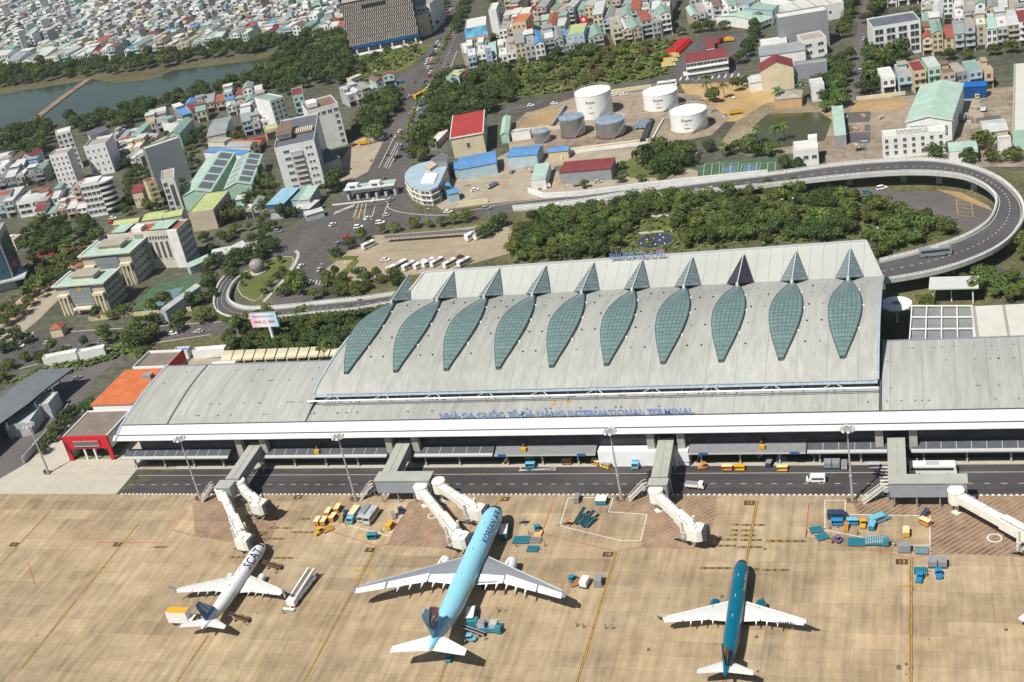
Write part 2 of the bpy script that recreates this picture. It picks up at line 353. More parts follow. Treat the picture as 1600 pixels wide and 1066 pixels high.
sheet('palm_garden', [(1000,376),(1012,362),(1018,344),(1055,344),(1050,362),(1042,385),(1020,388)], lawnM, .025, 'garden lawn between the palms')
sheet('garden_path', [(998,363),(1053,359),(1052,362),(999,366)], paleM, .031, 'pale path crossing the garden')
sheet('garden_path_far', [(1018,336),(1056,334),(1056,337),(1018,340)], paleM, .031, 'pale path at the far side of the garden')
sheet('entrance_plaza', [(990,392),(1000,388),(1034,388),(1040,396),(1036,404),(990,406)], mat('plaza_red',(.28,.12,.09),.9,n1=(.3,.15)), .028, 'red paved plaza under the sign')
# kerbs: real raised strips
def kerb(px, wd=.35, ht=.14, name='kerb', m=None, lab='pale concrete kerb', closed=False):
    b = MB(); P = [W(p[0],p[1]) for p in px]
    if closed: P.append(P[0])
    if len(P) > 3: P = smooth_path(P, 4)
    for a,c in zip(P[:-1],P[1:]): b.beam((a.x,a.y,ht/2),(c.x,c.y,ht/2),wd,ht)
    o = b.build(name, m or paleM); tag(o, lab, kind='structure'); return o
b = MB(); b.box(-249,160,315.2,317.6,0,.15)
tag(b.build('pavement', paleM), 'pale concrete pavement along the service road', kind='structure')
sheet_pts('terminal_lawn', [(-132,317.6),(-28,317.6),(-28,322),(-132,322)], lawnM, .03, 'strip of lawn beside the terminal')
b = MB()
for y in (311.4,): b.box(-262,160,y,y+.16,.035,.036)
k = -262.0
while k < 160: b.box(k,k+1.6,306.0,306.16,.035,.036); k += 4.4
tag(b.build('service_road_marking', whiteL), 'white lane markings on the service road', kind='structure')
b = MB(); k = -262.0
while k < 160: b.box(k,k+.75,YE-.3,YE+.35,0.02,.10); k += 1.5
tag(b.build('apron_edge_kerb', whiteL), 'dashed white edge between apron and service road', kind='structure')
# apron lead-in lines
b = MB()
for (p0,p1) in [((1424,872),(1423.6,1120)),((963,863),(886,1120)),((589,855),(440,1130)),((218,817),(34,1044)),((79,799),(-30,914)),((1183,783),(1166,880)),((788,775),(764,800)),((1133,1060),(1128,1120)),((700,1030),(672,1110)),((326,992),(270,1075))]:
    a=W(*p0); c=W(*p1)
    wd = .62
    line(b,p0,p1,wd,.035,1); line(b,p0,p1,wd*.5,.04,0)
for (p0,p1) in [((555,892),(585,892)),((1403,916),(1445,916.5)),((150,887),(172,887)),((953,902),(968,902))]: line(b,p0,p1,.6,.035,0)
tag(b.build('stand_centreline', [yellowL, blackL]), 'yellow and black lead-in lines for the aircraft stands', kind='structure')
b = MB()
def bars(x0,x1,y): line(b,(x0,y),(x1,y),.85,.036,0); line(b,(x0,y),(x1,y),.35,.041,1,dash=(1.2,.7))
for x0,x1,y in [(1143,1156,820),(1158,1195,820.5),(1142,1154,829),(1157,1178,829),(1140,1153,836),(1157,1180,837),(1118,1152,843.5),(1156,1190,844),(1197,1224,845),(1106,1150,853),(1153,1192,855),(1200,1260,846),(1093,1144,888),(1150,1188,890),(1190,1233,891),
                (425,435,811.5),(467,485,811),(417,437,825),(440,456,825.5),(400,420,832),(454,492,832),(405,445,842),(427,459,872),(408,416,834),(240,262,855),(357,382,871)]: bars(x0,x1,y)
tag(b.build('stop_bar_marking', [blackL, yellowL]), 'black and yellow nose wheel stop bars', kind='structure')
b = MB()
for p in [[(270,828),(305,838)],[(150,848),(255,848)],[(255,848),(290,799)],[(505,826),(578,850)],[(578,850),(590,854)],[(590,854),(606,851)],[(606,851),(632,797)],[(849,834),(962,862)],[(962,862),(1001,855)],[(847,833),(862,792)],[(1262,828),(1259,840)],[(1259,840),(1421,872)],[(1421,872),(1456,868)],[(1264,786),(1259,840)],[(45,880),(56,918)]]:
    line(b,p[0],p[1],.28,.034)
tag(b.build('apron_boundary_marking', redL), 'red equipment limit lines on the apron', kind='structure')
b = MB()
for P in [[(875,820),(888,778),(958,778),(951,800),(1011,804),(1001,845),(970,845),(875,822)],[(1289,826),(1289,782),(1321,782),(1320,804),(1440,806)],[(1453,806),(1453,852),(1408,852),(1289,828)],[(528,817),(592,833),(607,838)],[(608,836),(634,796)],[(810,736),(868,731)],[(812,734.5),(868,734.5),(864,724.5),(818,724.5),(812,734.5)]]:
    for p0,p1 in zip(P[:-1],P[1:]): line(b,p0,p1,.25,.0365)
for x in range(8): 
    y = 725+x*5.2; line(b,(1375,y),(1388,y),.75,.0365)
tag(b.build('apron_white_marking', whiteL), 'white equipment parking outlines', kind='structure')
rs_ = random.Random(21); b = MB()
for k in range(70):
    px,py = rs_.choice([(rs_.gauss(735,60),rs_.uniform(800,1050)),(rs_.gauss(1155,50),rs_.uniform(800,1060)),(rs_.gauss(365,50),rs_.uniform(800,1000)),(rs_.uniform(0,1600),rs_.uniform(785,1060)),(rs_.gauss(1424,12),rs_.uniform(890,1060))])
    p = W(px,py); r0 = rs_.uniform(.12,.45)*(1.6 if rs_.random()<.1 else 1); n = 9
    b.add([(p.x+r0*rs_.uniform(.6,1.2)*math.cos(2*math.pi*i/n),p.y+r0*1.5*rs_.uniform(.6,1.2)*math.sin(2*math.pi*i/n),.0335) for i in range(n)],[tuple(range(n))])
o = b.build('oil_spots', mat('oil_stain',(.16,.12,.085),.7,n1=(.7,.3))); tag(o,'small dark oil and rubber spots scattered on the apron',kind='stuff')
# pink hatched keep-clear patches
pinkM = slab_mat('hatched_red_concrete', ((.235,.15,.10), (.29,.205,.14)), (10.6,5.3), (.35,.2,1), joint=.02, jdark=.85, amt=.08, blotch=.45)
hatchM = mat('hatch_line', (.32,.24,.17), .9, n1=(.3,.15))
patches = [[(300,786),(345,774),(352,790),(390,846),(360,847),(305,838)],[(385,785),(420,776),(437,800),(425,840),(398,858)],
 [(638,786),(660,775),(700,790),(745,850),(720,858),(606,852),(632,797)],[(962,776),(1010,776),(1120,776),(1118,800),(1104,858),(1001,856),(1011,803),(958,800)],
 [(1332,784),(1470,776),(1600,775),(1640,775),(1640,880),(1590,870),(1500,866),(1455,868),(1453,806),(1340,803)]]
hb = MB()
for i,pp in enumerate(patches):
    o = sheet('hatched_zone', pp, pinkM, .028, 'reddish hatched keep clear zone')
    P = [W(*p) for p in pp]; x0=min(p.x for p in P); x1=max(p.x for p in P); y0=min(p.y for p in P); y1=max(p.y for p in P)
    # hatch lines clipped to the patch
    c = x0+y0-(y1-y0)*0
    n = len(P); t = x0-y1
    while t < x1-y0:
        hits = []
        for k in range(n):
            a=P[k]; d=P[(k+1)%n]; fa=a.x-a.y-t; fd=d.x-d.y-t
            if (fa<0)!=(fd<0):
                u=fa/(fa-fd); hits.append(a.lerp(d,u))
        hits.sort(key=lambda q:q.x)
        for h0,h1 in zip(hits[::2],hits[1::2]):
            l=Vector((.7,-.7,0))*.18; z=.033
            hb.add([(*(h0-l).xy,z),(*(h0+l).xy,z),(*(h1+l).xy,z),(*(h1-l).xy,z)],[(0,1,2,3)])
        t += 1.9
tag(hb.build('hatch_marking', hatchM), 'diagonal hatch lines on the keep clear zones', kind='structure')
# stand number plates painted on the apron
for (px,py,s_) in [(22,851,'6'),(184,851,'7'),(578,859.5,'9'),(950,866.5,'10'),(1409,878,'13'),(789,780,'8'),(1171,786,'12'),(466,777,'8')]:
    b = MB(); a = W(px,py); b.box(a.x-1.5,a.x+1.5,a.y-1.1,a.y+1.1,.036,.038)
    vs,fs = tri_text(s_,1.9); b.add([(a.x+v[0],a.y+v[1],.044) for v in vs],fs,1)
    tag(b.build('stand_number_marking',[blackL,yellowL]),'dark painted plate with the stand number '+s_,kind='structure')
for (px,py,r_) in [(1554,841,1.9),(676,806,1.6)]:
    b = MB(); a=W(px,py); P0=[]; n=20
    for r0,r1 in ((r_*.78,r_),):
        vs=[]
        for k in range(n): t=2*math.pi*k/n; vs += [(a.x+r0*math.cos(t),a.y+r0*math.sin(t),.05),(a.x+r1*math.cos(t),a.y+r1*math.sin(t),.05)]
        b.add(vs,[(2*k,2*k+1,(2*k+3)%(2*n),(2*k+2)%(2*n)) for k in range(n)])
    tag(b.build('round_marking',whiteL),'white ring marking on the hatched zone',kind='structure')
# road paint on the highway
b = MB()
for p0,p1 in [((600,262),(620,222)),((603,263),(623,223)),((607,264),(627,224)),((592,262),(618,210)),((560,318),(552,340)),((566,318),(560,342)),((572,318),(568,344)),((606,318),(598,340)),((586,322),(580,344)),((700,115),(714,80))]:
    line(b,p0,p1,.3,.04)
for p0,p1 in [((596,300),(606,280)),((575,258),(600,212)),((655,150),(665,128)),((690,110),(722,30)),((705,60),(716,28)),((640,180),(650,158)),((540,420),(536,400)),((480,440),(500,445)),((505,430),(525,433)),((1400,277),(1470,277)),((100,540),(240,528)),((150,546),(330,514))]: line(b,p0,p1,.25,.04,0,dash=(3,4))
for i in range(8): line(b,(522+i*4,335-i*1.6),(526+i*4,330-i*1.6),.6,.04)
for i in range(7): line(b,(28+i*4,519),(18+i*4,530),.7,.04)
for i in range(7): line(b,(486+i*5,436+i),(483+i*5,442+i),.5,.04)
for i in range(10): line(b,(1062+i*10,126-i*.6),(1065+i*10,120-i*.6),.8,.04)
tag(b.build('road_marking',whiteL),'white lane lines on the highway and junction',kind='structure')
b = MB()
for p0,p1 in [((553,348),(560,322)),((560,335),(556,343)),((565,335),(573,322)),((1494,312),(1497,336)),((1517,315),(1521,340)),((1494,312),(1517,315)),((1496,318),(1518,321)),((1497,324),(1519,327)),((1497,330),(1520,333)),((1497,336),(1521,339)),((521,417),(550,415)),((521,419),(550,417))]: line(b,p0,p1,.3,.045)
for i in range(6): line(b,(553+i*2,342-i*4),(563+i*2,340-i*4),.35,.045)
tag(b.build('yellow_road_marking',yellowL),'yellow box markings on the roads',kind='structure')
# planted medians of the highway
for px in [[(637,200),(632,199),(652,160),(662,133),(668,134),(658,162),(645,185)],[(678,104),(674,102),(690,68),(703,42),(716,12),(721,4),(724,8),(712,40),(700,65)]]:
    P=[W(*p) for p in px]; b=MB(); b.prism([(p.x,p.y) for p in P],0,.25,0,1)
    tag(b.build('planted_median',[paleM,mat('median_hedge',(.10,.12,.03),.95,n1=(.4,.4))]),'raised planted strip dividing the highway',kind='structure')
for px in [[(520,440),(530,428),(545,412),(556,404),(562,408),(545,428)],[(508,405),(520,400),(562,400),(556,406),(520,408)]]:
    sheet('verge', px, lawnM, .027, 'green verge beside the bus park')
kerb([(608,318),(606,322),(612,328),(640,334),(700,336),(780,320),(880,308)],.5,name='kerb',lab='kerb along the works wall')
kerb([(378,462),(372,445),(395,417),(430,404),(458,403),(448,425),(420,450),(400,470)],.4,lab='kerb round the sculpture lawn',closed=True)
kerb([(462,392),(466,400),(455,422),(436,446),(412,472)],1.6,lab='pale footpath beside the slip road')
kerb([(0,584),(60,569),(120,551),(220,539),(330,523)],.5,lab='kerb along the boulevard')
kerb([(100,519),(230,511),(345,503)],.5,lab='far kerb of the boulevard')
# =================================================================== TERMINAL
roofM = mat('metal_roof', (.355,.365,.342), .55, .0, n1=(.03,.10,(1,.25,1)), n2=(.6,.12,(1,.04,1)), seam=[(.62,0,.16,.78),(8.9,0,.018,.62)])
stripM = mat('metal_roof_pale', (.43,.45,.42), .5, n1=(.05,.08,(1,.25,1)), seam=[(.62,0,.16,.84),(4.45,0,.035,.6)])
fasciaM = mat('white_fascia', (.62,.64,.65), .4, n1=(.4,.05), seam=(1.5,0,.05,.93))
trimM = mat('white_trim', (.78,.80,.80), .45, n1=(.5,.06))
greyM = mat('grey_cladding', (.27,.285,.30), .6, n1=(.3,.08), seam=(1.2,0,.05,.85))
greyRoofM = mat('grey_bridge_roof', (.37,.38,.34), .6, n1=(.2,.1), seam=(1.1,0,.06,.85))
darkM = mat('dark_glass_wall', (.035,.04,.05), .25, n1=(.3,.3), seam=(.95,2,.18,1.9))
steelM = mat('blue_grey_steel', (.22,.25,.30), .5, n1=(.5,.1))
gutterM = mat('dark_gutter', (.085,.09,.10), .6, n1=(.5,.2))
blueGlassM = mat('pale_blue_glass', (.33,.40,.46), .25, n1=(.5,.1), seam=(2.2,0,.06,.6))
leafM = mat('green_skylight_glass', (.15,.235,.222), .22, spec=.6, n1=(.5,.18), n2=(3.0,.15))
spikeM = mat('blue_spike_glass', (.20,.26,.275), .22, spec=.6, n1=(.5,.2), n2=(2.5,.15))
spikeDarkM = mat('dark_spike', (.035,.032,.05), .5)
signBlueM = mat('sign_blue', (.17,.27,.50), .45)
term = thing('airport_terminal', 'huge pale grey airport terminal with vaulted roof, ten leaf shaped skylights and blue lettering', 'terminal', (-120,316,0))
TO = Vector((-120,316,0))
def tb(b): b.M = Matrix.Translation(-TO); return b
XL, XR = -267.5, 70.0
prof = [(314.4,12.5),(314.7,12.8),(315.2,13.1),(316.0,13.5),(318.0,14.5),(319.8,15.2),(325,16.5),(331,17.7),(338,18.8),(345,19.4),(352.6,19.6)]
def wing(x0, x1, dz0=0.0, sl=0.0, name='wing_roof', prof2=None):
    b = tb(MB()); rs = []
    for (y,z) in (prof2 or prof[5:]): rs.append([(x0+sl*(y-314),y,z+dz0),(x1,y,z+dz0)])
    b.rings(rs, closed=False)
    rs = [[(q[0],q[1],q[2]-.5) for q in r] for r in rs]
    b.rings([r[::-1] for r in rs], closed=False)
    return b.build(name, roofM, term, smooth=True)
def wingp(x0,x1,sl=0.0): return wing(x0,x1,0,sl)
wingp(-267.3,-249.6, .03); wingp(-249.2,-197.2); wing(-196.8,-16.2,prof2=[(319.8,15.2),(325,16.2),(331,16.9),(336,17.1)]); wingp(-15.4,70)
for x in (-249.4,-197.0,-15.8):   # expansion joints standing a little above the sheets
    b = tb(MB())
    for (y0,z0),(y1,z1) in zip(prof[5:-1],prof[6:]): b.beam((x,y0,z0+.02),(x,y1,z1+.02),.42 if x>-20 else .3,.5)
    b.build('roof_joint', gutterM, term)
for i,(p0,p1,nm) in enumerate(((0,3,'lower_fascia'),(3,5,'upper_fascia'))):
    b = tb(MB()); pr = prof[p0:p1+1]
    if i: pr = [(y+.05,z+.06) for y,z in pr]
    b.rings([[(XL-(1.5 if i==0 else .6),y,z),(70,y,z)] for y,z in pr], closed=False)
    b.rings([[(70,y,z-.3),(XL-(1.5 if i==0 else .6),y,z-.3)] for y,z in pr], closed=False)
    b.add([(XL-1.5,pr[0][0],pr[0][1]-.3),(70,pr[0][0],pr[0][1]-.3),(70,pr[0][0],pr[0][1]),(XL-1.5,pr[0][0],pr[0][1])],[(0,1,2,3)])
    b.build(nm, fasciaM, term)
b = tb(MB()); b.beam((XL,319.75,15.3),(70,319.75,15.3),.3,.3); b.build('gutter', gutterM, term); b=tb(MB()); b.beam((XL,315.95,13.55),(70,315.95,13.55),.35,.22); b.build('band_gap', gutterM, term)
b = tb(MB())       # left verge trim
for (y0,z0),(y1,z1) in zip(prof[:-1],prof[1:]): b.beam((XL-.3+.03*(y0-314),y0,z0-.1),(XL-.3+.03*(y1-314),y1,z1-.1),1.0,.55)
b.build('verge_trim', blueGlassM, term)
b = tb(MB()); b.beam((XL,352.9,19.5),(70,352.9,19.5),.5,.6); b.build('ridge_cap', steelM, term)
# facade under the eaves
b = tb(MB())
b.box(-262,70,318.6,352,4.9,12.7); b.box(-262,W(776,700,5).x,318.8,352,0,4.9); b.box(W(776,700,5).x,W(1262,700,5).x,323.2,352,0,4.9); b.box(W(1262,700,5).x,70,318.8,352,0,4.9)
b.build('facade_wall', darkM, term)
b = tb(MB()); b.box(-262,70,315.0,318.6,12.3,12.6); b.build('soffit', steelM, term)
awnM = mat('smoked_awning_glass', (.09,.10,.115), .3, n1=(.6,.1)); awnPaleM = mat('pale_awning', (.20,.21,.22), .5, n1=(.6,.1))
def awning(px0, px1, pale=False):
    x0 = W(px0,700,5).x; x1 = W(px1,700,5).x
    b = tb(MB()); b.add([(x0,314.4,5.0),(x1,314.4,5.0),(x1,318.55,6.3),(x0,318.55,6.3)],[(0,1,2,3)]); b.add([(x0,314.4,4.8),(x1,314.4,4.8),(x1,318.55,6.1),(x0,318.55,6.1)],[(3,2,1,0)])
    o = b.build('awning', awnPaleM if pale else awnM, term)
    c = tb(MB()); c.box(x0,x1,314.2,314.4,4.75,5.15)
    n = int((x1-x0)/4.0)
    if not pale:
        for k in range(1,n): c.beam((x0+(x1-x0)*k/n,315.2,5.33),(x0+(x1-x0)*k/n,317.8,6.12),.16,.12)
        c.add([(x0,314.4,5.06),(x1,314.4,5.06),(x1,315.3,5.34),(x0,315.3,5.34)],[(0,1,2,3)])
    c.M = Matrix.Translation(-TO)
    q = c.build('awning_frame', trimM if False else mat('pale_steel',(.45,.46,.46),.5), o)
    k = x0+3
    d = tb(MB())
    while k < x1-1: d.box(k,k+.5,316.0,316.5,0,5.1); k += 11.5
    if d.v: d.build('column', mat('pale_steel',(.45,.46,.46)), term)
for a in ((207,368),(403,612),(652,775),(1262,1386),(1424,1640)): awning(*a)
for a in ((778,934),(1078,1260)): awning(*a, pale=True)
b = tb(MB()); x0=W(937,700,5).x; x1=W(1077,700,5).x
b.box(x0,x1,315.0,318.5,0.15,5.6); b.build('white_annexe', mat('white_panel',(.80,.81,.82),.5,n1=(.5,.04)), term)
for (px,py) in ((911,702.5),(1100,702.5),(1242,702),(788,703)):
    a = at = W(px,py,5.2); b = tb(MB()); b.box(a.x-1.3,a.x+1.3,314.0,314.25,4.7,5.5); b.build('sign_board', mat('board_blue',(.03,.10,.30),.5), term)
for (px,) in ((497,),(818,),(1190,)):
    a = W(px,704,6.0); b = tb(MB()); b.box(a.x-.8,a.x+.8,315.4,316.6,5.6,6.7); b.box(a.x-.5,a.x+.1,316.6,317.2,6.0,7.6,1); b.build('rooftop_unit', [mat('machine_yellow',(.62,.34,.03),.5),gutterM], term)
for px in (400,632,1040,1400):   # concrete fins beside the bridges
    for s in (-1,1):
        a = W(px,684,9).x + s*4.6; b = tb(MB()); b.box(a-1.1,a+1.1,316.2,318.5,4,12.4); b.build('concrete_fin', mat('fin_concrete',(.36,.36,.33),.8,n1=(.5,.1)), term)
# ---- central hall
hall = tb(MB()); hall.box(-189,-16.9,333.5,405,0,19.2); hall.build('hall_wall', darkM, term)
vp = [(331.2,19.0),(334,20.5),(338,22.0),(343,23.6),(349,25.0),(355,26.0),(361,26.6),(367,26.6),(373,26.1),(379,25.2),(385,24.0),(391.5,22.6)]
def vz(y):
    for (a,za),(c,zc) in zip(vp[:-1],vp[1:]):
        if a <= y <= c: return za+(zc-za)*(y-a)/(c-a)
    return vp[0][1] if y < vp[0][0] else vp[-1][1]
xL = lambda y: -197.5+(y-331.2)*(10.6/60.3)
xR = lambda y: -16.9+(y-331.2)*(.7/60.3)
b = tb(MB()); NX = 1
rs = [[(xL(y),y,z),(xR(y),y,z)] for y,z in vp]; b.rings(rs, closed=False)
rs = [[(xR(y),y,z-.7),(xL(y),y,z-.7)] for y,z in vp]; b.rings(rs, closed=False)
b.build('vault_roof', roofM, term, smooth=True)
for fx,o_ in ((xL,-.3),(xR,.35)):
    b = tb(MB())
    for (y0,z0),(y1,z1) in zip(vp[:-1],vp[1:]): b.beam((fx(y0)+o_,y0,z0-.2),(fx(y1)+o_,y1,z1-.2),.85,1.0)
    b.build('vault_verge', blueGlassM, term)
# far strip, rising to the landside edge
FL=W(663,426,26.6); FR=W(1353,377,26.6); JL=Vector((xL(391.5),391.9,22.3)); JR=Vector((xR(391.5),391.9,22.3)); 
b = tb(MB()); b.add([tuple(JL),tuple(JR),tuple(FR),tuple(FL)],[(0,1,2,3)]); d=Vector((0,0,-.6)); b.add([tuple(JL+d),tuple(JR+d),tuple(FR+d),tuple(FL+d)],[(3,2,1,0)])
b.build('landside_roof', stripM, term)
b = tb(MB()); b.beam(FL,FR,.7,1.0); b.beam(JR,FR,.7,.9); b.beam(JL,FL,.7,.9); b.build('landside_edge', mat('pale_steel_edge',(.45,.47,.50),.5), term)
b = tb(MB()); b.beam(JL+Vector((0,-.3,.05)),JR+Vector((0,-.3,.05)),.5,.3); b.build('valley_gutter', steelM, term)
b = tb(MB()); q0=(FL.x+4,FL.y-2,0); b.box(JL.x+3,JR.x-3,392,FL.y-4,0,21.5); b.build('landside_wall', darkM, term)
# visor and pipe along the front eave
b = tb(MB()); b.add([(xL(331)-.4,329.6,18.6),(xR(331)+.3,329.6,18.6),(xR(331)+.3,331.3,19.0),(xL(331)-.4,331.3,19.0)],[(0,1,2,3)]); b.build('eave_visor', blueGlassM, term)
b = tb(MB()); b.tube((xL(331)-1.2,327.6,18.4),(xR(331)+.5,327.6,18.4),.28,n=10); 
b.build('eave_pipe', trimM, term, smooth=True)
b = tb(MB()); k=-190
while k < -20:
    b.beam((k,331,18.4),(k-2.6,328,18.5),.16,.16); b.beam((k,331,18.4),(k+2.6,328,18.5),.16,.16); k += 17.9/1.0
b.build('eave_strut', trimM, term)
b = tb(MB()); b.beam((-194,327.2,17.6),(-16.4,327.2,17.6),.2,.2); k=-190
while k < -20: b.beam((k,327.2,17.6),(k,330.6,17.9),.2,.2); k+=8.95
b.build('maintenance_rail', steelM, term)
b = tb(MB()); b.box(-193,-17.2,330.6,333.6,16.8,18.9); b.build('clerestory', gutterM, term)
# leaf skylights and spikes
XS = [-26.5-17.93*(9-k) for k in range(10)]
Y0, Y1 = 338.3, 388.3
def leafw(t):   # half width along the leaf, t=0 near the eave
    return 4.55*(math.sin(math.pi*(t**.92))**1.12)+.5*(1-t)
def leaf_meshes():
    NV, NU = 26, 7
    g = MB(); fr = MB()
    def pt(t,u,h=.9):
        y = Y0+(Y1-Y0)*t; hw = leafw(t); x = u*hw
        return (x, y, vz(y)+h+.22*(1-u*u)*min(1,hw/3))
    us=[]; vs=[]
    for j in range(NU+1): us += [(-1+2*j/NU-.03,1),(-1+2*j/NU+.03,0)]
    for i in range(NV+1): vs += [(i/NV-.004,1),(i/NV+.004,0)]
    us=us[1:-1]; vs=vs[1:-1]; us[0]=(-1,0); us[-1]=(1,0)
    g.rings([[pt(v[0],u[0]) for u in us] for v in vs], mi=lambda i,j: 1 if (vs[i][1] or us[j][1]) else 0, closed=False)
    for s in (-1,1):
        for i in range(NV):
            p0=Vector(pt(i/NV,s)); p1=Vector(pt((i+1)/NV,s)); e=Vector((s*.25,0,0))
            top=[p0,p1,p1+e,p0+e]; fr.add([tuple(q+Vector((0,0,.08))) for q in top],[(0,3,2,1) if s>0 else (0,1,2,3)])
            lo=Vector((0,0,-1.4)); fr.add([tuple(p0+e+Vector((0,0,.08))),tuple(p1+e+Vector((0,0,.08))),tuple(p1+e+lo),tuple(p0+e+lo)],[(0,1,2,3)])
    p=pt(0,-1); q=pt(0,1); fr.add([p,q,(q[0],q[1],q[2]-1.6),(p[0],p[1],p[2]-1.6)],[(0,1,2,3)])
    frameM = mat('skylight_frame',(.085,.125,.13),.5)
    return g.mesh('skylight_glass',[leafM,frameM],True), fr.mesh('skylight_frame',frameM)
gm, fm = leaf_meshes()
for k,x in enumerate(XS):
    sk = inst(fm,'skylight_frame',term,(x+120,-316,0))
    g = inst(gm,'skylight_glass',sk)
    c = MB()
    for t in (.25,.5,.75):
        y=Y0+(Y1-Y0)*t; c.box(leafw(t)+.5,leafw(t)+1.1,y-.25,y+.25,vz(y)-.1,vz(y)+.45)
    c.build('roof_vent', trimM, sk)
def spike(x, dark):
    b = MB(); A=Vector((0,406.5,26.5)); K=Vector((0,385.6,25.6)); BL=Vector((-4.5,391.9,22.5)); BR=Vector((4.5,391.9,22.5)); A0=Vector((0,408.9,26.1))
    gl=MB()
    def tri(P,Q,R_,n):
        for i in range(n):
            for j in range(i+1):
                def at(i_,j_): 
                    u=i_/n; v=j_/max(i_,1e-9) if i_ else 0
                    return P+((Q-P)*(1-v)+(R_-P)*v)*u
                a,b1,c1=at(i,j),at(i+1,j),at(i+1,j+1); f=[a,b1,c1]
                if j<i: f=[a,b1,c1,at(i,j+1)]
                m=sum(f,Vector())/len(f); gl.add([tuple(m+(q-m)*.86) for q in f],[tuple(range(len(f)))])
    off=Vector((0,0,.05))
    tri(A+off,BL+off+Vector((-.05,0,0)),K+off,9); tri(A+off,K+off,BR+off+Vector((.05,0,0)),9)
    b.add([tuple(q) for q in (A,BL,K,BR)],[(0,1,2),(0,2,3)])
    for P in (BL,BR,):
        b.beam(A,P,.22,.3)
    b.beam(BL,K,.3,.3); b.beam(BR,K,.3,.3)
    b.add([tuple(BL),tuple(BR),tuple(K)],[(0,2,1)])
    o=b.build('roof_spike', spikeDarkM if dark else mat('skylight_frame',(.085,.125,.13)), term, loc=(x+120,-316,0))
    if not dark: gl.build('spike_glass', spikeM, o)
    c=MB(); c.tube(A+Vector((0,0,.15)),K+Vector((0,0,.15)),.2,n=6); c.tube(K+Vector((0,-.6,-1.6)),K+Vector((0,-.6,.4)),.75,.45,n=10); c.build('ridge_tube', mat('pale_tube',(.55,.57,.58),.4), o, smooth=True)
for k,x in enumerate(XS): spike(x, k==7)
# letters on the roof edge
def lettering(body, x0, x1, y, z, h, name, m, flip=False, ext=.12):
    vs,fs = tri_text(body, h*1.35, ext); xs=[v[0] for v in vs]; a=min(xs); c=max(xs); k=(x1-x0)/(c-a)
    b = tb(MB()); zz=min(v[1] for v in vs)
    b.add([((x0+(v[0]-a)*k) if not flip else (x1-(v[0]-a)*k), y-v[2], z+(v[1]-zz)) for v in vs], fs)
    return b.build(name, m, term)
xa=W(687,652,16.4).x; xb=W(1083,648,16.4).x
lettering('NHÀ GA QUỐC TẾ ĐÀ NẴNG INTERNATIONAL TERMINAL', xa, xb, 319.5, 15.4, 2.0, 'roof_lettering', signBlueM, ext=.12)
b=tb(MB()); b.beam((xa,319.8,15.9),(xb,319.8,15.9),.12,.12); b.beam((xa,319.8,17.0),(xb,319.8,17.0),.12,.12); k=xa
while k<xb: b.beam((k,319.8,15.2),(k,319.8,17.3),.12,.12); b.beam((k,321.2,15.6),(k,319.8,17.0),.1,.1); k+=2.6
b.build('sign_frame', mat('pale_tube',(.55,.57,.58)), term)
lettering('NHÀ GA QUỐC TẾ ĐÀ NẴNG', W(952,402,28.5).x, W(1038,396,28.5).x, FL.y+.3, 27.0, 2.2, 'landside_lettering', signBlueM, flip=True)
# roof stains as rust patch
b=tb(MB())
for (px,py,r_) in ((893,616,1.3),(870,618,.8)):
    p=W(px,py,17.9); pts=[(p.x+r_*math.cos(t)*random.uniform(.6,1),p.y+r_*1.6*math.sin(t)*random.uniform(.6,1)) for t in [i*.5 for i in range(12)]]
rm_=mat('rust_stain',(.38,.24,.12),.8,n1=(1.0,.3))
def zl(y):
    P2=[(319.8,15.2),(325,16.2),(331,16.9),(336,17.1)]
    for (a,za),(c,zc) in zip(P2[:-1],P2[1:]):
        if a<=y<=c: return za+(zc-za)*(y-a)/(c-a)
for px,w0,y0,y1 in ((893,.5,324,327.5),(872,.35,325,327.8),(880,.2,323,326)):
    x=W(px,616,16.4).x; b.add([(x-w0,y0,zl(y0)+.03),(x+w0,y0,zl(y0)+.03),(x+w0*1.8,y1,zl(y1)+.03),(x-w0*1.6,y1,zl(y1)+.03)],[(0,1,2,3)])
    b.build('rust_stain',rm_,term); b=tb(MB())
# small roof fixings
random.seed(4)
b=tb(MB())
for i in range(150):
    y=random.choice((323.5,329,341,348)); x=random.choice((-15,-60,-100,-150,-200,-240,10,20,30))+random.uniform(-22,22)
    if -196<x<-16 and y>330: continue
    z=None
    for (a,za),(c,zc) in zip(prof[:-1],prof[1:]):
        if a<=y<=c: z=za+(zc-za)*(y-a)/(c-a)
    b.box(x-.25,x+.25,y-.2,y+.2,z,z+.3)
for i in range(160):
    t=random.choice((.15,.35,.55,.75,.9)); y=Y0+(Y1-Y0)*t; k=random.choice(XS[:-1]); x=k+8.95+random.choice((-2.2,2.2)); b.box(x-.22,x+.22,y-.2,y+.2,vz(y),vz(y)+.35)
o=b.build('roof_fixing', steelM, term); o['kind']='stuff'

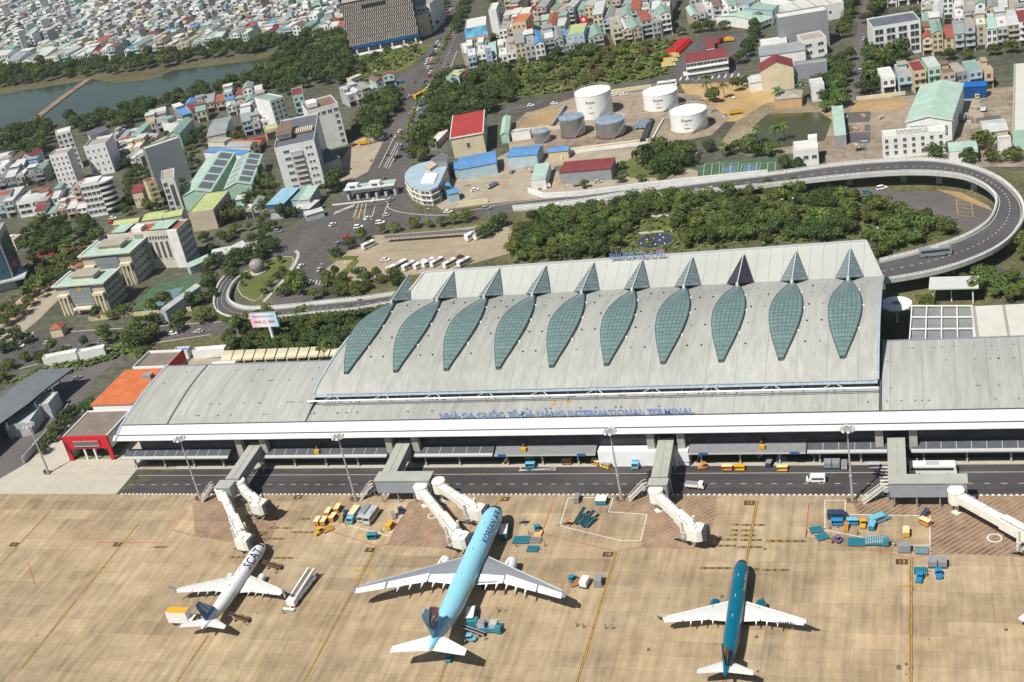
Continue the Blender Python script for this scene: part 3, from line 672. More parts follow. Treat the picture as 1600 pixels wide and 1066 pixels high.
# =================================================================== LANDSIDE STRUCTURES EAST
def roofbox(name, label, cat, FLp, FRp, BRp, h, wallm, roofm, par=0.0, ov=0.0, roofname='roof', group=None, thick=.4):
    """a block given by the photo place of three roof corners at height h; returns thing, w, d"""
    a=W(*FLp,h); c=W(*FRp,h); e=W(*BRp,h); ux=(c-a); w_=ux.length; ux.normalize(); uy=Vector((-ux.y,ux.x,0)); d_=max(1.5,(e-c).dot(uy))
    t=thing(name,label,cat,(a.x,a.y,0),math.atan2(ux.y,ux.x),group)
    if wallm:
        b=MB(); b.box(0,w_,0,d_,0,h-thick); b.build('wall',wallm,t)
    b=MB(); b.box(-ov,w_+ov,-ov,d_+ov,h-thick,h)
    if par:
        s=.25
        for (x0,x1,y0,y1) in ((-ov,w_+ov,-ov,-ov+s),(-ov,w_+ov,d_+ov-s,d_+ov),(-ov,-ov+s,-ov+s,d_+ov-s),(w_+ov-s,w_+ov,-ov+s,d_+ov-s)): b.box(x0,x1,y0,y1,h+.002,h+par,1)
    b.build(roofname,[roofm, wallm or roofm],t)
    return t,w_,d_
t,w_,d_ = roofbox('link_building','long pale link roof with skeleton pergola east of the vaulted hall','building',(1526,533),(1720,525),(1720,470),11,greyM,mat('cream_roof',(.54,.535,.49),.6,n1=(.2,.06),seam=(9.0,0,.10,.55)),0,.5)
t2=thing('pergola','white steel pergola over a sunken court beside the vaulted hall','pergola',tuple(W(1420,535,0)))
a0=W(1421,533,10.5); a1=W(1522,532,10.5); a2=W(1519,478,10.5); a3=W(1425,478,10.5); off=Vector(t2.location)
b=MB(); b.M=Matrix.Translation(-off)
for i in range(5):
    u=i/4; b.beam(a0.lerp(a1,u),a3.lerp(a2,u),.35,.5)
for i in range(4):
    u=i/3; b.beam(a0.lerp(a3,u),a1.lerp(a2,u),.3,.4)
b.build('frame',trimM,t2)
b=MB(); b.M=Matrix.Translation(-off)
for i in range(64):
    u=(i+.5)/64; b.beam(a0.lerp(a1,u)-Vector((0,0,.9)),a3.lerp(a2,u)-Vector((0,0,.9)),.22,.3)
b.build('louvre',greyM,t2)
b=MB(); b.M=Matrix.Translation(-off)
for q in (a0,a1,a2,a3): b.tube((q.x,q.y,0),(q.x,q.y,10.2),.3)
b.build('post',trimM,t2)
p=W(1400,474,7.5); t=thing('disc_canopy','round white disc canopy with a dark hub on one column','canopy',(p.x,p.y,0))
b=MB(); n=40; rr=[(1.6,7.2),(1.6,7.75),(2.8,7.7),(5.2,7.5),(5.3,7.1),(1.6,7.0)]
b.rings([[(r*math.cos(2*math.pi*k/n),r*math.sin(2*math.pi*k/n),z) for k in range(n)] for r,z in rr],cap0=False,cap1=False); b.build('disc',mat('white_panel',(.8,.81,.82)),t)
b=MB(); b.tube((0,0,7.0),(0,0,7.5),1.6,n=20); b.build('hub',steelM,t)
b=MB(); b.tube((0,0,0),(0,0,7.1),.5,.4,n=12); b.build('column',trimM,t)
roofbox('road_canopy','long pale grey flat canopy standing over the road by the east viaduct','canopy',(1451,452),(1529,450),(1527,431),6.5,None,mat('pale_flat_roof',(.52,.53,.52),.6,n1=(.3,.05)),0,0)
t=COL.objects['road_canopy'] if 'road_canopy' in COL.objects else None
b=MB(); b.box(1,1.4,1,1.4,0,6.1); b.box(14,14.4,1,1.4,0,6.1); b.box(7,7.4,3,3.4,0,6.1); b.build('post',trimM,t)

# =================================================================== FIXED BRIDGES
cab_white = mat('bridge_cream', (.74,.73,.66), .55, n1=(.6,.06))
steel2 = mat('galvanised', (.36,.37,.37), .5, metal=.3, n1=(.8,.15))
def boarding_gallery(label, pA, pB, wid, box_px, h=8.6):
    a=W(*pA,h); c=W(*pB,h); o=Vector((c.x,c.y,0)); t=thing('boarding_gallery',label,'walkway',tuple(o),group='grey boarding galleries between terminal and apron'); M0=Matrix.Translation(-o)
    d=(c-a).normalized(); l=Vector((-d.y,d.x,0))
    b=MB(); b.M=M0; a2=Vector((a.x,318.4,h)) if False else a
    a2=a-d*max(0,(a.y-318.2)/-d.y if False else 0)
    b.beam(a+Vector((0,0,-1.9)),c+Vector((0,0,-1.9)),wid-.3,3.3); b.build('corridor',greyM,t)
    b=MB(); b.M=M0; b.beam(a+Vector((0,0,-.12)),c+Vector((0,0,-.12)),wid,.24); b.beam(a+Vector((0,0,.06)),c+Vector((0,0,.06)),.15,.14); b.build('corridor_roof',greyRoofM,t)
    b=MB(); b.M=M0
    for s in (-1,1):
        for u in (.25,.8):
            q=a.lerp(c,u)+l*s*(wid/2-.2); b.tube((q.x,q.y,0),(q.x,q.y,h-3.5),.28,n=8)
    b.build('column',steel2,t)
    (x0,y0),(x1,y1),(x2,y2) = box_px
    A=W(x0,y0,h);B=W(x1,y1,h);C_=W(x2,y2,h); wv=B-A; wl=wv.length; ux=wv.normalized(); uy=Vector((-ux.y,ux.x,0)); dp=max(2.5,(C_-B).dot(uy)); ang=math.atan2(ux.y,ux.x)
    b=MB(); b.M=M0@Matrix.Translation((A.x,A.y,0))@Matrix.Rotation(ang,4,'Z'); b.box(0,wl,0,dp,3.9,h-.25); b.build('end_room',mat('grey_panel',(.27,.295,.33),.6,n1=(.4,.06),seam=[(1.3,2,.05,.85),(5,0,.02,.8)]),t)
    b=MB(); b.M=M0@Matrix.Translation((A.x,A.y,0))@Matrix.Rotation(ang,4,'Z'); b.box(-.25,wl+.25,-.25,dp+.25,h-.24,h+.05); b.build('end_roof',greyRoofM,t)
    b=MB(); b.M=M0@Matrix.Translation((A.x,A.y,0))@Matrix.Rotation(ang,4,'Z')
    for x in (.6,wl*.35,wl*.65,wl-.6):
        b.tube((x,.6,0),(x,.6,3.9),.22,n=8); b.box(x-.4,x+.4,.2,1.0,0,.2)
    b.build('end_leg',steel2,t); return t
boarding_gallery('grey boarding gallery ending in a small square room beside the white narrow plane',(402,690),(362,748),4.6,((336,762),(358,762),(366,751)))
boarding_gallery('grey boarding gallery with a wide end room serving the light blue plane',(632,688),(606,742),4.8,((585,751),(669,750.5),(674,737)))
boarding_gallery('grey boarding gallery with a narrow end room beside the empty middle stand',(1041,684),(1030,745),4.8,((1013,757),(1041,757),(1044,748)))
boarding_gallery('grey boarding gallery with the longest end room at the right stand',(1400,684),(1402,742),4.8,((1389,755),(1511,754),(1507,741)))
def stair(label, p0, p1, h=4.2):
    a=W(*p0,0); c=W(*p1,0); o=a.copy(); t=thing('apron_stair',label,'stairs',tuple(o),group='stairs down from the boarding galleries'); c=c-o; d=c.normalized(); L_=c.length; l=Vector((-d.y,d.x,0))
    b=MB(); n=14
    for k in range(n): 
        u=(k+.5)/n*.8+.02; p=d*(L_*u); b.box(p.x-.35,p.x+.35,p.y-.8,p.y+.8,h*(k+1)/n-.12,h*(k+1)/n)
    b.box(*sorted((d.x*L_*.82,d.x*L_)),-.9,.9,h-.15,h); b.build('tread',steel2,t)
    b=MB()
    for s in (-1,1):
        p=l*s*.9
        for z in (0,1.0): b.beam((p.x,p.y,.2+z),(p.x+d.x*L_*.82,p.y+d.y*L_*.82,h+z),.12,.16 if z else .4); b.beam((p.x+d.x*L_*.82,p.y+d.y*L_*.82,h+z),(p.x+d.x*L_,p.y+d.y*L_,h+z),.12,.16)
    b.build('railing',cab_white,t)
    b=MB(); b.box(-.8,.8,-1,1,0,2.3) if False else b.tube((d.x*L_*.5,d.y*L_*.5,0),(d.x*L_*.5,d.y*L_*.5,h*.55),.12); b.tube((d.x*L_*.95,d.y*L_*.95,0),(d.x*L_*.95,d.y*L_*.95,h),.12); b.build('post',steel2,t)
stair('white apron stair beside the small square gallery room',(315,785),(340,775)); stair('white apron stair left of the wide gallery room',(564,780),(588,775))
stair('white apron stair beside the narrow gallery room',(983,782),(1014,775)); stair('white apron stair left of the longest gallery room',(1348,786),(1390,778))

# =================================================================== PASSENGER BOARDING BRIDGES
def jet_bridge(label, pr, pc, stand_off=0.0, long=True):
    h=6.0; a=W(*pr,h); c=W(*pc,h); o=Vector((a.x,a.y,0)); c=c-o; c.z=0; d=c.normalized(); L_=c.length
    t=thing('jet_bridge',label,'jet bridge',tuple(o),math.atan2(d.y,d.x),'white passenger boarding bridges')
    b=MB(); b.tube((0,0,3.6),(0,0,7.3),2.1,n=20); b.tube((0,0,7.3),(0,0,7.6),2.25,2.0,n=20); b.build('rotunda',cab_white,t,smooth=True)
    b=MB(); b.tube((0,0,0),(0,0,3.6),.55,n=12); b.box(-1,1,-1,1,0,.25); b.build('rotunda_column',cab_white,t)
    m=L_*.52
    def tun(x0,x1,wd,z0,z1,nm):
        b=MB(); b.box(x0,x1,-wd/2,wd/2,z0,z1-.25); b.add([(x0,-wd/2,z1-.25),(x1,-wd/2,z1-.25),(x1,-wd/4,z1),(x0,-wd/4,z1),(x0,wd/4,z1),(x1,wd/4,z1),(x1,wd/2,z1-.25),(x0,wd/2,z1-.25)],[(0,1,2,3),(3,2,5,4),(4,5,6,7)])
        x=x0+.4
        while x<x1: b.box(x,x+.14,-wd/2-.08,wd/2+.08,z0,z1-.28); x+=1.5
        return b.build(nm,cab_white,t)
    tun(1.2,m+1.0,2.5,4.25,6.85,'tunnel'); tun(m,L_-2.2,3.0,3.95,7.15,'outer_tunnel')
    hh=math.atan2(d.y,d.x); CM_=Matrix.Translation((L_-1.8,0,0))@Matrix.Rotation(-hh-.15,4,'Z')@Matrix.Translation((-L_+1.6,0,0))
    b=MB(); b.M=CM_
    b.prism([(L_-3.6,-1.9),(L_-.6,-2.2),(L_+.6,-1.6),(L_+.6,1.6),(L_-.6,2.2),(L_-3.6,1.9)],3.8,7.2); b.box(L_-3.2,L_-1.2,-1.2,.3,7.2,7.6); b.box(L_-.9,L_-.3,-1.9,1.9,7.2,7.35); b.build('cab',cab_white,t)
    b=MB(); b.M=CM_
    for k in range(4): b.box(L_+.6+k*.35,L_+.8+k*.35,-1.55-.05*k,1.55+.05*k,3.9,7.25+.06*k)
    b.box(L_+.6,L_+1.7,-1.4,1.4,4.0,7.1); b.build('bellows',gutterM,t)
    x=L_*.74
    b=MB(); b.box(x-.3,x+.3,-2.3,-1.75,.9,7.3); b.box(x-.3,x+.3,1.75,2.3,.9,7.3); b.box(x-.45,x+.45,-2.3,2.3,2.9,3.6); b.box(x-.6,x+.6,-1.6,1.6,.5,1.1); b.build('lift_column',cab_white,t)
    for s in (-1.2,1.2):
        b=MB(); b.tube((x,s-.3,.55),(x,s+.3,.55),.55,n=14); b.build('wheel',mat('rubber',(.03,.03,.03),.9),t)
    for q,s_ in ((.15,1),(.3,-1),(.42,1),(.6,-1),(.82,1),(.9,-1)):
        c=MB(); xx=L_*q; zt=6.85 if q<.52 else 7.15; c.box(xx,xx+1.1,s_*.9-.25,s_*.9+.25,zt-.05,zt+.35); c.build('roof_box',steel2 if s_>0 else cab_white,t)
    c=MB(); c.beam((2,.9,6.95),(m,.9,6.95),.18,.2); c.beam((m,-1.2,7.25),(L_-3,-1.2,7.25),.18,.2); c.build('cable_tray',steel2,t)
    b=MB(); b.box(x+2.0,x+3.6,-1.1,.4,7.1,7.75); b.build('roof_unit',cab_white,t); b=MB(); b.box(m*.5,m*.5+2.2,-.5,.5,6.8,7.2); b.build('roof_unit',cab_white,t)
    b=MB(); s=-1
    b.beam((L_-4.4,s*3.0,3.8),(L_-9.2,s*3.0,.3),.9,.12); b.beam((L_-4.4,s*3.4,4.8),(L_-9.2,s*3.4,1.3),.08,.1); b.beam((L_-4.4,s*2.6,4.8),(L_-9.2,s*2.6,1.3),.08,.1); b.box(L_-4.6,L_-3.2,-3.5,-2.3,3.7,3.85); b.build('service_stair',steel2,t)
    return t
jet_bridge('long white jet bridge reaching the nose of the white narrow plane',(347,768),(383,849))
jet_bridge('short retracted white jet bridge behind the white narrow plane',(374,757),(409,793))
jet_bridge('long white jet bridge to the light blue plane, nearer the camera',(658,765),(724,846))
jet_bridge('white jet bridge to the front door of the light blue plane, farther from the camera',(686,757),(751,801))
jet_bridge('white jet bridge standing free at the empty middle stand',(1025,771),(1092,834))
jet_bridge('very long white jet bridge leaving the right edge of the picture',(1494,772),(1640,852))

# =================================================================== FLOODLIGHT MASTS
def mast(label, pb, h=23.5):
    p=W(*pb); t=thing('floodlight_mast',label,'floodlight mast',(p.x,p.y,0),group='tall floodlight masts on the apron edge')
    b=MB(); b.tube((0,0,0),(0,0,h),.42,.16,n=10); b.tube((0,0,h*.35),(0,0,h*.35+.5),.5,.5,n=10); b.build('pole',mat('mast_grey',(.40,.41,.42),.5,metal=.2),t,smooth=True)
    b=MB(); b.box(-.9,.9,-.9,.9,0,.5); b.box(-1.6,-1.0,-.7,.2,0,1.5); b.build('base',mat('brown_base',(.20,.14,.10),.8),t)
    b=MB(); n=18; b.rings([[(1.35*math.cos(2*math.pi*k/n),1.35*math.sin(2*math.pi*k/n),h+dz) for k in range(n)] for dz in (0,.12)]); 
    for k in range(6): a=k*math.pi/3; b.beam((0,0,h+.05),(1.3*math.cos(a),1.3*math.sin(a),h+.05),.1,.1)
    b.build('head_ring',steel2,t)
    for k in range(8):
        a=k*math.pi/4+.2; b=MB(); b.box(-.42,.42,-.2,.2,-.3,.3); o=b.build('floodlight',mat('lamp_case',(.50,.51,.52),.4),t,loc=(1.75*math.cos(a),1.75*math.sin(a),h+.15),rz=a+math.pi/2); o.rotation_euler=(rad(-35),0,a+math.pi/2)
mast('leftmost floodlight mast, standing on the pale concrete yard',(76.4,739.5),20)
mast('floodlight mast beside the gallery of the white narrow plane',(314.2,781)); mast('floodlight mast beside the gallery of the light blue plane',(556.5,782))
mast('floodlight mast beside the stair of the empty middle stand',(971.5,781)); mast('floodlight mast at the right stand beside the longest gallery room',(1332.4,783.5))
# =================================================================== AIRCRAFT
rubber = mat('rubber', (.03,.03,.03), .9)
def paint(name, col, r=.32): return mat(name, col, r, n1=(.5,.03), spec=.5, coat=.3)
wWhite = paint('plane_white', (.78,.79,.80)); wBelly = paint('plane_belly', (.50,.52,.55)); wWing = paint('wing_grey_white', (.60,.61,.60), .5)
wGrey = paint('wing_grey', (.22,.24,.27), .5); kBlue = paint('pale_sky_blue', (.27,.60,.74)); kTail = paint('pale_sky_blue_tail', (.22,.50,.66))
vTeal = paint('deep_teal', (.0,.125,.20), .22); sBlue = paint('tail_blue', (.02,.13,.36)); dNavy = paint('navy_lettering', (.02,.05,.22)); dark = mat('dark_void', (.02,.02,.025), .5)
vCream = paint('cream_lettering', (.60,.62,.55)); vBrown = paint('brown_tail_shade', (.22,.15,.10)); vOr = paint('amber_mark', (.62,.25,.04)); kRed=paint('emblem_red',(.35,.02,.07)); kWht=paint('emblem_white',(.8,.8,.85)); kNavy=paint('emblem_blue',(.03,.05,.20)); sPale=paint('tail_pale_blue',(.30,.42,.55))
metalM = mat('bare_metal', (.45,.46,.48), .3, metal=.8)
def aircraft(label, nose, tail, L_, span, r, zc, le, rootc, tipc, eng_y, eng_r, eng_l, stab, fin_h, top, belly, wingm, flapm, finm, engm, winglet, text, textm, tsz, ts0, tphi, decal):
    a=W(*nose,zc-.3); c=W(*tail,zc+1.0); h=math.atan2(a.y-c.y,a.x-c.x); m=(a+c)/2
    t=thing('airliner',label,'airplane',(m.x,m.y,0),h,'airliners parked nose-in on the apron')
    X=lambda s: L_/2-s
    # stations: s, radius scale, centre height
    st=[(0,.04,-.28),(.12,.16,-.27),(.4,.32,-.24),(.9,.5,-.2),(1.7,.68,-.13),(2.8,.83,-.07),(4.2,.95,-.02),(5.8,1,0),(L_*.25,1,0),(L_*.33,1,0),(L_*.42,1,0),(L_*.5,1,0),(L_*.6,1,0),(L_*.68,.985,.015),(L_*.74,.92,.07),(L_*.80,.80,.17),(L_*.86,.64,.29),(L_*.91,.48,.40),(L_*.95,.33,.49),(L_*.985,.18,.56),(L_,.07,.58)]
    k0=r/2.0
    n=28; rs=[]
    for s,q,dz in st:
        ss = s*(k0**.8) if s<6 else s
        rs.append([(X(ss), r*q*math.sin(2*math.pi*k/n), zc+dz*r+r*q*math.cos(2*math.pi*k/n)) for k in range(n)])
    def mi(i,k):
        an=360*(k+.5)/n; an=min(an,360-an)
        return 0 if an<(108 if belly is not top else 360) else 1
    b=MB(); b.rings(rs,mi=mi)
    b.f=[tuple(reversed(f)) for f in b.f]
    body=b.build('fuselage',[top,belly],t,smooth=True)
    # belly fairing
    b=MB(); rr=[]
    for s,q in ((le*L_-1.5,.3),(le*L_+1,.9),(le*L_+rootc*.6,1.0),(le*L_+rootc+1,.85),(le*L_+rootc+4,.25)):
        rr.append([(X(s), r*1.02*q*math.sin(a_), zc-r*.55-r*.52*q*math.cos(a_)) for a_ in [math.pi*(-.62)+1.24*math.pi*k/10 for k in range(11)]])
    b.rings(rr,closed=False); b.build('belly_fairing',belly if belly is not top else wWing,t,smooth=True)
    def surf(nm, stations, mt, thick=.11, sgn=1, vertical=False):
        """stations: (lateral, s of leading edge, chord, height)"""
        b=MB(); rs=[]
        for y,s,cch,z in stations:
            th=thick*cch; sec=[(0,0),(.12,.42),(.35,.55),(.7,.3),(1,.03),(1,-.03),(.6,-.35),(.25,-.45),(.08,-.3)]
            if vertical: rs.append([(X(s+u*cch), v*th, z) for u,v in sec])
            else: rs.append([(X(s+u*cch), sgn*y, z+v*th) for u,v in sec])
        b.rings(rs); 
        if sgn>0 and not vertical: b.f=[tuple(reversed(f)) for f in b.f]
        return b.build(nm,mt,t,smooth=True)
    semi=span/2; s0=le*L_; tanle=math.tan(rad(33 if r>2.5 else 28)); zr=zc-r*.55; dih=math.tan(rad(5.5))
    yk=semi*.36; sle=lambda y: s0+(y-r*.8)*tanle
    def te(y):
        sk=s0+rootc
        if y<=yk: return sk
        return sk+(y-yk)/(semi-yk)*(sle(semi)+tipc-sk)
    zw=lambda y: zr+(y-r*.6)*dih
    for sg in (-1,1):
        sts=[(y,sle(y),te(y)-sle(y),zw(y)) for y in (r*.5,yk*.6,yk,semi*.6,semi*.8,semi*.93)]
        sts.append((semi, sle(semi)+ (1.0 if r>2.5 else .3), tipc*.6, zw(semi)+.25))
        wing_=surf('wing',sts,wingm,.10,sg)
        # trailing flaps in two spans, leading edge strip
        for (ya,yb,ch) in (((r*1.05,yk*.98,.30),(yk*1.02,semi*.70,.40),(semi*.72,semi*.96,.42)) if r>2.5 else ((r*1.05,yk*.98,.17),(yk*1.02,semi*.70,.22),(semi*.72,semi*.96,.24))):
            b=MB(); rs=[]
            for y in (ya,yb):
                cc=(te(y)-sle(y))*ch; e=te(y); z=zw(y)
                rs.append([(X(e-cc),sg*y,z+(.50 if r>2.5 else .22)),(X(e+.35),sg*y,z-.05),(X(e+.30),sg*y,z-.18),(X(e-cc),sg*y,z+.0)])
            b.rings(rs); 
            if sg>0: b.f=[tuple(reversed(f)) for f in b.f]
            b.build('flap',flapm,wing_)
        b=MB(); rs=[]
        for y in (r*1.1,semi*.95):
            z=zw(y); s=sle(y); w_=.55 if r>2.5 else .4
            rs.append([(X(s-.12),sg*y,z-.1),(X(s+w_*.5),sg*y,z+.30),(X(s+w_),sg*y,z+.44 if r>2.5 else z+.30),(X(s+w_),sg*y,z-.2)])
        b.rings(rs)
        if sg>0: b.f=[tuple(reversed(f)) for f in b.f]
        b.build('slat',flapm,wing_)
        for y in ([semi*q for q in ((.2,.3,.4,.5,.6) if r>2.5 else (.3,.45,.6))]):
            b=MB(); e=te(y); b.tube((X(e-2.2*k0),sg*y,zw(y)-.35),(X(e+.2),sg*y,zw(y)-.3),.3*k0,.26*k0,8); b.tube((X(e+.2),sg*y,zw(y)-.3),(X(e+1.5*k0),sg*y,zw(y)-.45),.26*k0,.05,8); b.build('flap_fairing',flapm,wing_,smooth=True)
        if winglet=='split':
            b=MB(); y=semi; z=zw(y)+.25
            for dy,dz,ds in ((.9,2.3,1.9),(.7,-1.1,1.4)):
                s=sle(semi)+.3; c0=tipc*.7
                b.rings([[(X(s),sg*(y-.1),z),(X(s+c0),sg*(y-.1),z),(X(s+c0),sg*(y-.1),z+.1),(X(s),sg*(y-.1),z+.1)],[(X(s+ds),sg*(y+dy),z+dz),(X(s+ds+.5),sg*(y+dy),z+dz),(X(s+ds+.5),sg*(y+dy-.06),z+dz+.05),(X(s+ds),sg*(y+dy-.06),z+dz+.05)]])
            b.build('winglet',flapm,t)
        elif winglet is not None:
            b=MB(); y=semi; z=zw(y)+.25; s=sle(semi)+.3; c0=tipc*.75
            b.rings([[(X(s),sg*(y-.15),z),(X(s+c0),sg*(y-.15),z),(X(s+c0),sg*(y-.05),z-.1),(X(s),sg*(y-.05),z-.1)],[(X(s+1.0),sg*(y+.35),z+1.0),(X(s+c0+.6),sg*(y+.35),z+1.0),(X(s+c0+.6),sg*(y+.45),z+.95),(X(s+1.0),sg*(y+.45),z+.95)],[(X(s+1.9),sg*(y+.5),z+2.3),(X(s+2.5),sg*(y+.5),z+2.3),(X(s+2.5),sg*(y+.6),z+2.3),(X(s+1.9),sg*(y+.6),z+2.3)]])
            b.build('winglet',winglet,t)
        # engine
        es=sle(eng_y)-eng_l*.62; ez=zw(eng_y)-eng_r*1.15
        b=MB(); rr=[(0,.86),(.1,.96),(.35,1.0),(.55,1.0),(.8,.88),(1.0,.72)]
        b.rings([[(X(es+q*eng_l),sg*eng_y+eng_r*w_*math.sin(a_),ez+eng_r*w_*math.cos(a_)) for a_ in [2*math.pi*k/20 for k in range(20)]] for q,w_ in rr],cap0=False); b.f=[tuple(reversed(f)) for f in b.f]
        en=b.build('engine',engm,t,smooth=True)
        b=MB(); b.rings([[(X(es+q*eng_l),sg*eng_y+eng_r*w_*math.sin(a_),ez+eng_r*w_*math.cos(a_)) for a_ in [2*math.pi*k/20 for k in range(20)]] for q,w_ in ((.0,.86),(.0,.80),(.18,.76))],cap0=False,cap1=True); b.build('intake',dark,en)
        b=MB(); b.tube((X(es+eng_l*.95),sg*eng_y,ez),(X(es+eng_l*1.25),sg*eng_y,ez),eng_r*.5,eng_r*.22,12); b.build('exhaust_cone',metalM,en,smooth=True)
        b=MB(); b.rings([[(X(es+eng_l*.2),sg*eng_y-.15,ez+eng_r*.9),(X(es+eng_l*.2),sg*eng_y+.15,ez+eng_r*.9),(X(es+eng_l*.2),sg*eng_y,ez+eng_r*1.05)],[(X(sle(eng_y)+1.2),sg*eng_y-.2,zw(eng_y)),(X(sle(eng_y)+1.2),sg*eng_y+.2,zw(eng_y)),(X(sle(eng_y)+1.2),sg*eng_y,zw(eng_y)+.5)]]); b.build('pylon',engm,t)
        # tailplane
        zt=zc+r*.35; s1=L_-(5.6 if r>2.5 else 4.6)*1.0-1.2; cr=(6.2 if r>2.5 else 4.1); ct=(2.4 if r>2.5 else 1.5)
        surf('tailplane',[(r*.12,s1,cr,zt),(stab*.5,s1+stab*.5*.62,ct,zt+stab*.5*.10)],wWhite if wingm is wGrey else wingm,.09,sg)
        # main gear
        gy=r*1.35; gs=s0+rootc*.72
        b=MB(); b.tube((X(gs),sg*gy,.6),(X(gs),sg*gy*.95,zr),.16,n=8); g=b.build('landing_gear',metalM,t)
        for dx in ((-.9,.9) if r>2.5 else (0,)):
            for dy in (-.45,.45):
                b=MB(); b.tube((X(gs+dx),sg*gy+dy-.2,.62),(X(gs+dx),sg*gy+dy+.2,.62),.62,n=14); b.build('wheel',rubber,g)
    b=MB(); b.tube((X(L_*.12),0,.5),(X(L_*.12),0,zc-r*.8),.13,n=8); g=b.build('landing_gear',metalM,t)
    for dy in (-.3,.3):
        b=MB(); b.tube((X(L_*.12),dy-.12,.42),(X(L_*.12),dy+.12,.42),.42,n=12); b.build('wheel',rubber,g)
    # fin
    fc=(8.2 if r>2.5 else 5.9); ft=(3.0 if r>2.5 else 2.1); fs=L_-fc-(3.4 if r>2.5 else 2.6); zt=zc+r*.75; sweep=fin_h*.80
    fin=surf('tail_fin',[(0,fs-2.2,fc+2.2,zt-.9),(0,fs,fc,zt+.2),(0,fs+sweep*.5,(fc+ft)/2,zt+fin_h*.5),(0,fs+sweep,ft,zt+fin_h)],finm,.10,1,True)
    b=MB(); s=fs+fc*.74; b.add([(X(s),-.24,zt+.6),(X(s+.14),-.24,zt+.6),(X(s+sweep*.62+.1),-.16,zt+fin_h*.9),(X(s+sweep*.62),-.16,zt+fin_h*.9)],[(0,1,2,3)]); b.build('rudder_seam',dark,fin)
    if decal=='round':
        cx,cz=fs+fc*.62,zt+fin_h*.42; R_=fin_h*.30
        def disc(rr,m_,nm,y,fn=None):
            b=MB(); n2=26; pts=[(math.cos(2*math.pi*k/n2)*rr,math.sin(2*math.pi*k/n2)*rr) for k in range(n2)]
            if fn: pts=fn
            b.add([(X(cx-p[0]),-y,cz+p[1]) for p in pts]+[(X(cx-p[0]),y,cz+p[1]) for p in pts],[tuple(range(len(pts))),tuple(range(2*len(pts)-1,len(pts)-1,-1))]); b.build(nm,m_,fin)
        disc(R_,kNavy,'emblem',.46); disc(R_*.88,kRed,'emblem',.475)
        sw=[]
        for k in range(13): a_=math.pi*k/12; sw.append((-R_*.44-R_*.44*math.cos(a_),R_*.44*math.sin(a_)))
        for k in range(1,13): a_=math.pi*k/12; sw.append((R_*.44-R_*.44*math.cos(a_),-R_*.44*math.sin(a_)))
        up=[(p[0],p[1]+R_*.07) for p in sw]; lo=[(p[0],p[1]-R_*.07) for p in sw][::-1]
        b=MB(); n3=len(sw); vs=[(X(cx-p[0]),-.49,cz+p[1]+R_*.08) for p in sw]+[(X(cx-p[0]),-.49,cz+p[1]-R_*.08) for p in sw]
        b.add(vs,[(k,k+1,n3+k+1,n3+k) for k in range(n3-1)]); b.build('emblem',kWht,fin)
        b=MB(); vs=[(X(cx+R_*.85*math.cos(a_)),-.482,cz+R_*.85*math.sin(a_)) for a_ in [math.pi+math.pi*k/12 for k in range(13)]]; b.add(vs,[tuple(range(13))]); b.build('emblem',kNavy,fin)
    if decal=='stripes':
        for u0,u1 in ((.12,.30),(.42,.60)):
            b=MB(); vs=[]
            for z,q0,q1 in ((.25,u0,u1),(.92,u0,u1)):
                c0=fs+sweep*z; cc=fc+(ft-fc)*z
                vs += [(X(c0+cc*q0),-.34*(1.2-z*.6),zt+fin_h*z),(X(c0+cc*q1),-.36*(1.2-z*.6),zt+fin_h*z)]
            b.add(vs,[(0,1,3,2)]); b.build('tail_stripe',sPale,fin)
    if decal=='lotus':
        b=MB(); vs=[]
        for z,q0,q1 in ((.05,.02,.98),(.97,.05,.95)):
            c0=fs+sweep*z; cc=fc+(ft-fc)*z; vs += [(X(c0+cc*q0),-.36*(1.2-z*.6),zt+fin_h*z),(X(c0+cc*q1),-.36*(1.2-z*.6),zt+fin_h*z)]
        b.add(vs,[(0,1,3,2)]); b.build('tail_shade',vBrown,fin)  # partial shade on the fin's starboard side, painted as a brown sheet
        for k in range(5):
            a_=math.pi*(.15+.175*k); b=MB(); c0=X(fs+fc*.62+sweep*.25); z0=zt+fin_h*.2; l=fin_h*.36
            b.add([(c0,-.45,z0),(c0+l*.5*math.cos(a_)-.3*math.sin(a_),-.45,z0+l*.5*math.sin(a_)+.3*math.cos(a_)),(c0+l*math.cos(a_),-.45,z0+l*math.sin(a_)),(c0+l*.5*math.cos(a_)+.3*math.sin(a_),-.45,z0+l*.5*math.sin(a_)-.3*math.cos(a_))],[(0,1,2,3)]); b.build('petal',vOr,fin)
    # cockpit glass
    b=MB()
    gs0=1.9*k0**.8; gs1=2.9*k0**.8
    rr=[]
    for s,q,dz in ((gs0,.71,-.12),(gs1,.84,-.065)):
        rr.append([(X(s),r*q*1.012*math.sin(a_),zc+dz*r+r*q*1.012*math.cos(a_)) for a_ in [rad(-62+124*k/12) for k in range(13)]])
    b.rings(rr,closed=False); b.build('cockpit_window',dark,body)
    # cabin windows, one small pane each row end: a row is one thin strip of panes
    for sg in (-1,1):
        b=MB(); s=L_*.13; a_=rad(78)
        while s<L_*.80:
            y=sg*r*1.006*math.sin(a_); z=zc+r*1.006*math.cos(a_); y2=sg*r*1.006*math.sin(a_+.12); z2=zc+r*1.006*math.cos(a_+.12)
            b.add([(X(s),y,z),(X(s+.28),y,z),(X(s+.28),y2,z2),(X(s),y2,z2)],[(0,1,2,3)]); s+=.8
        o=b.build('cabin_window_row',dark,body); o['kind']='stuff'
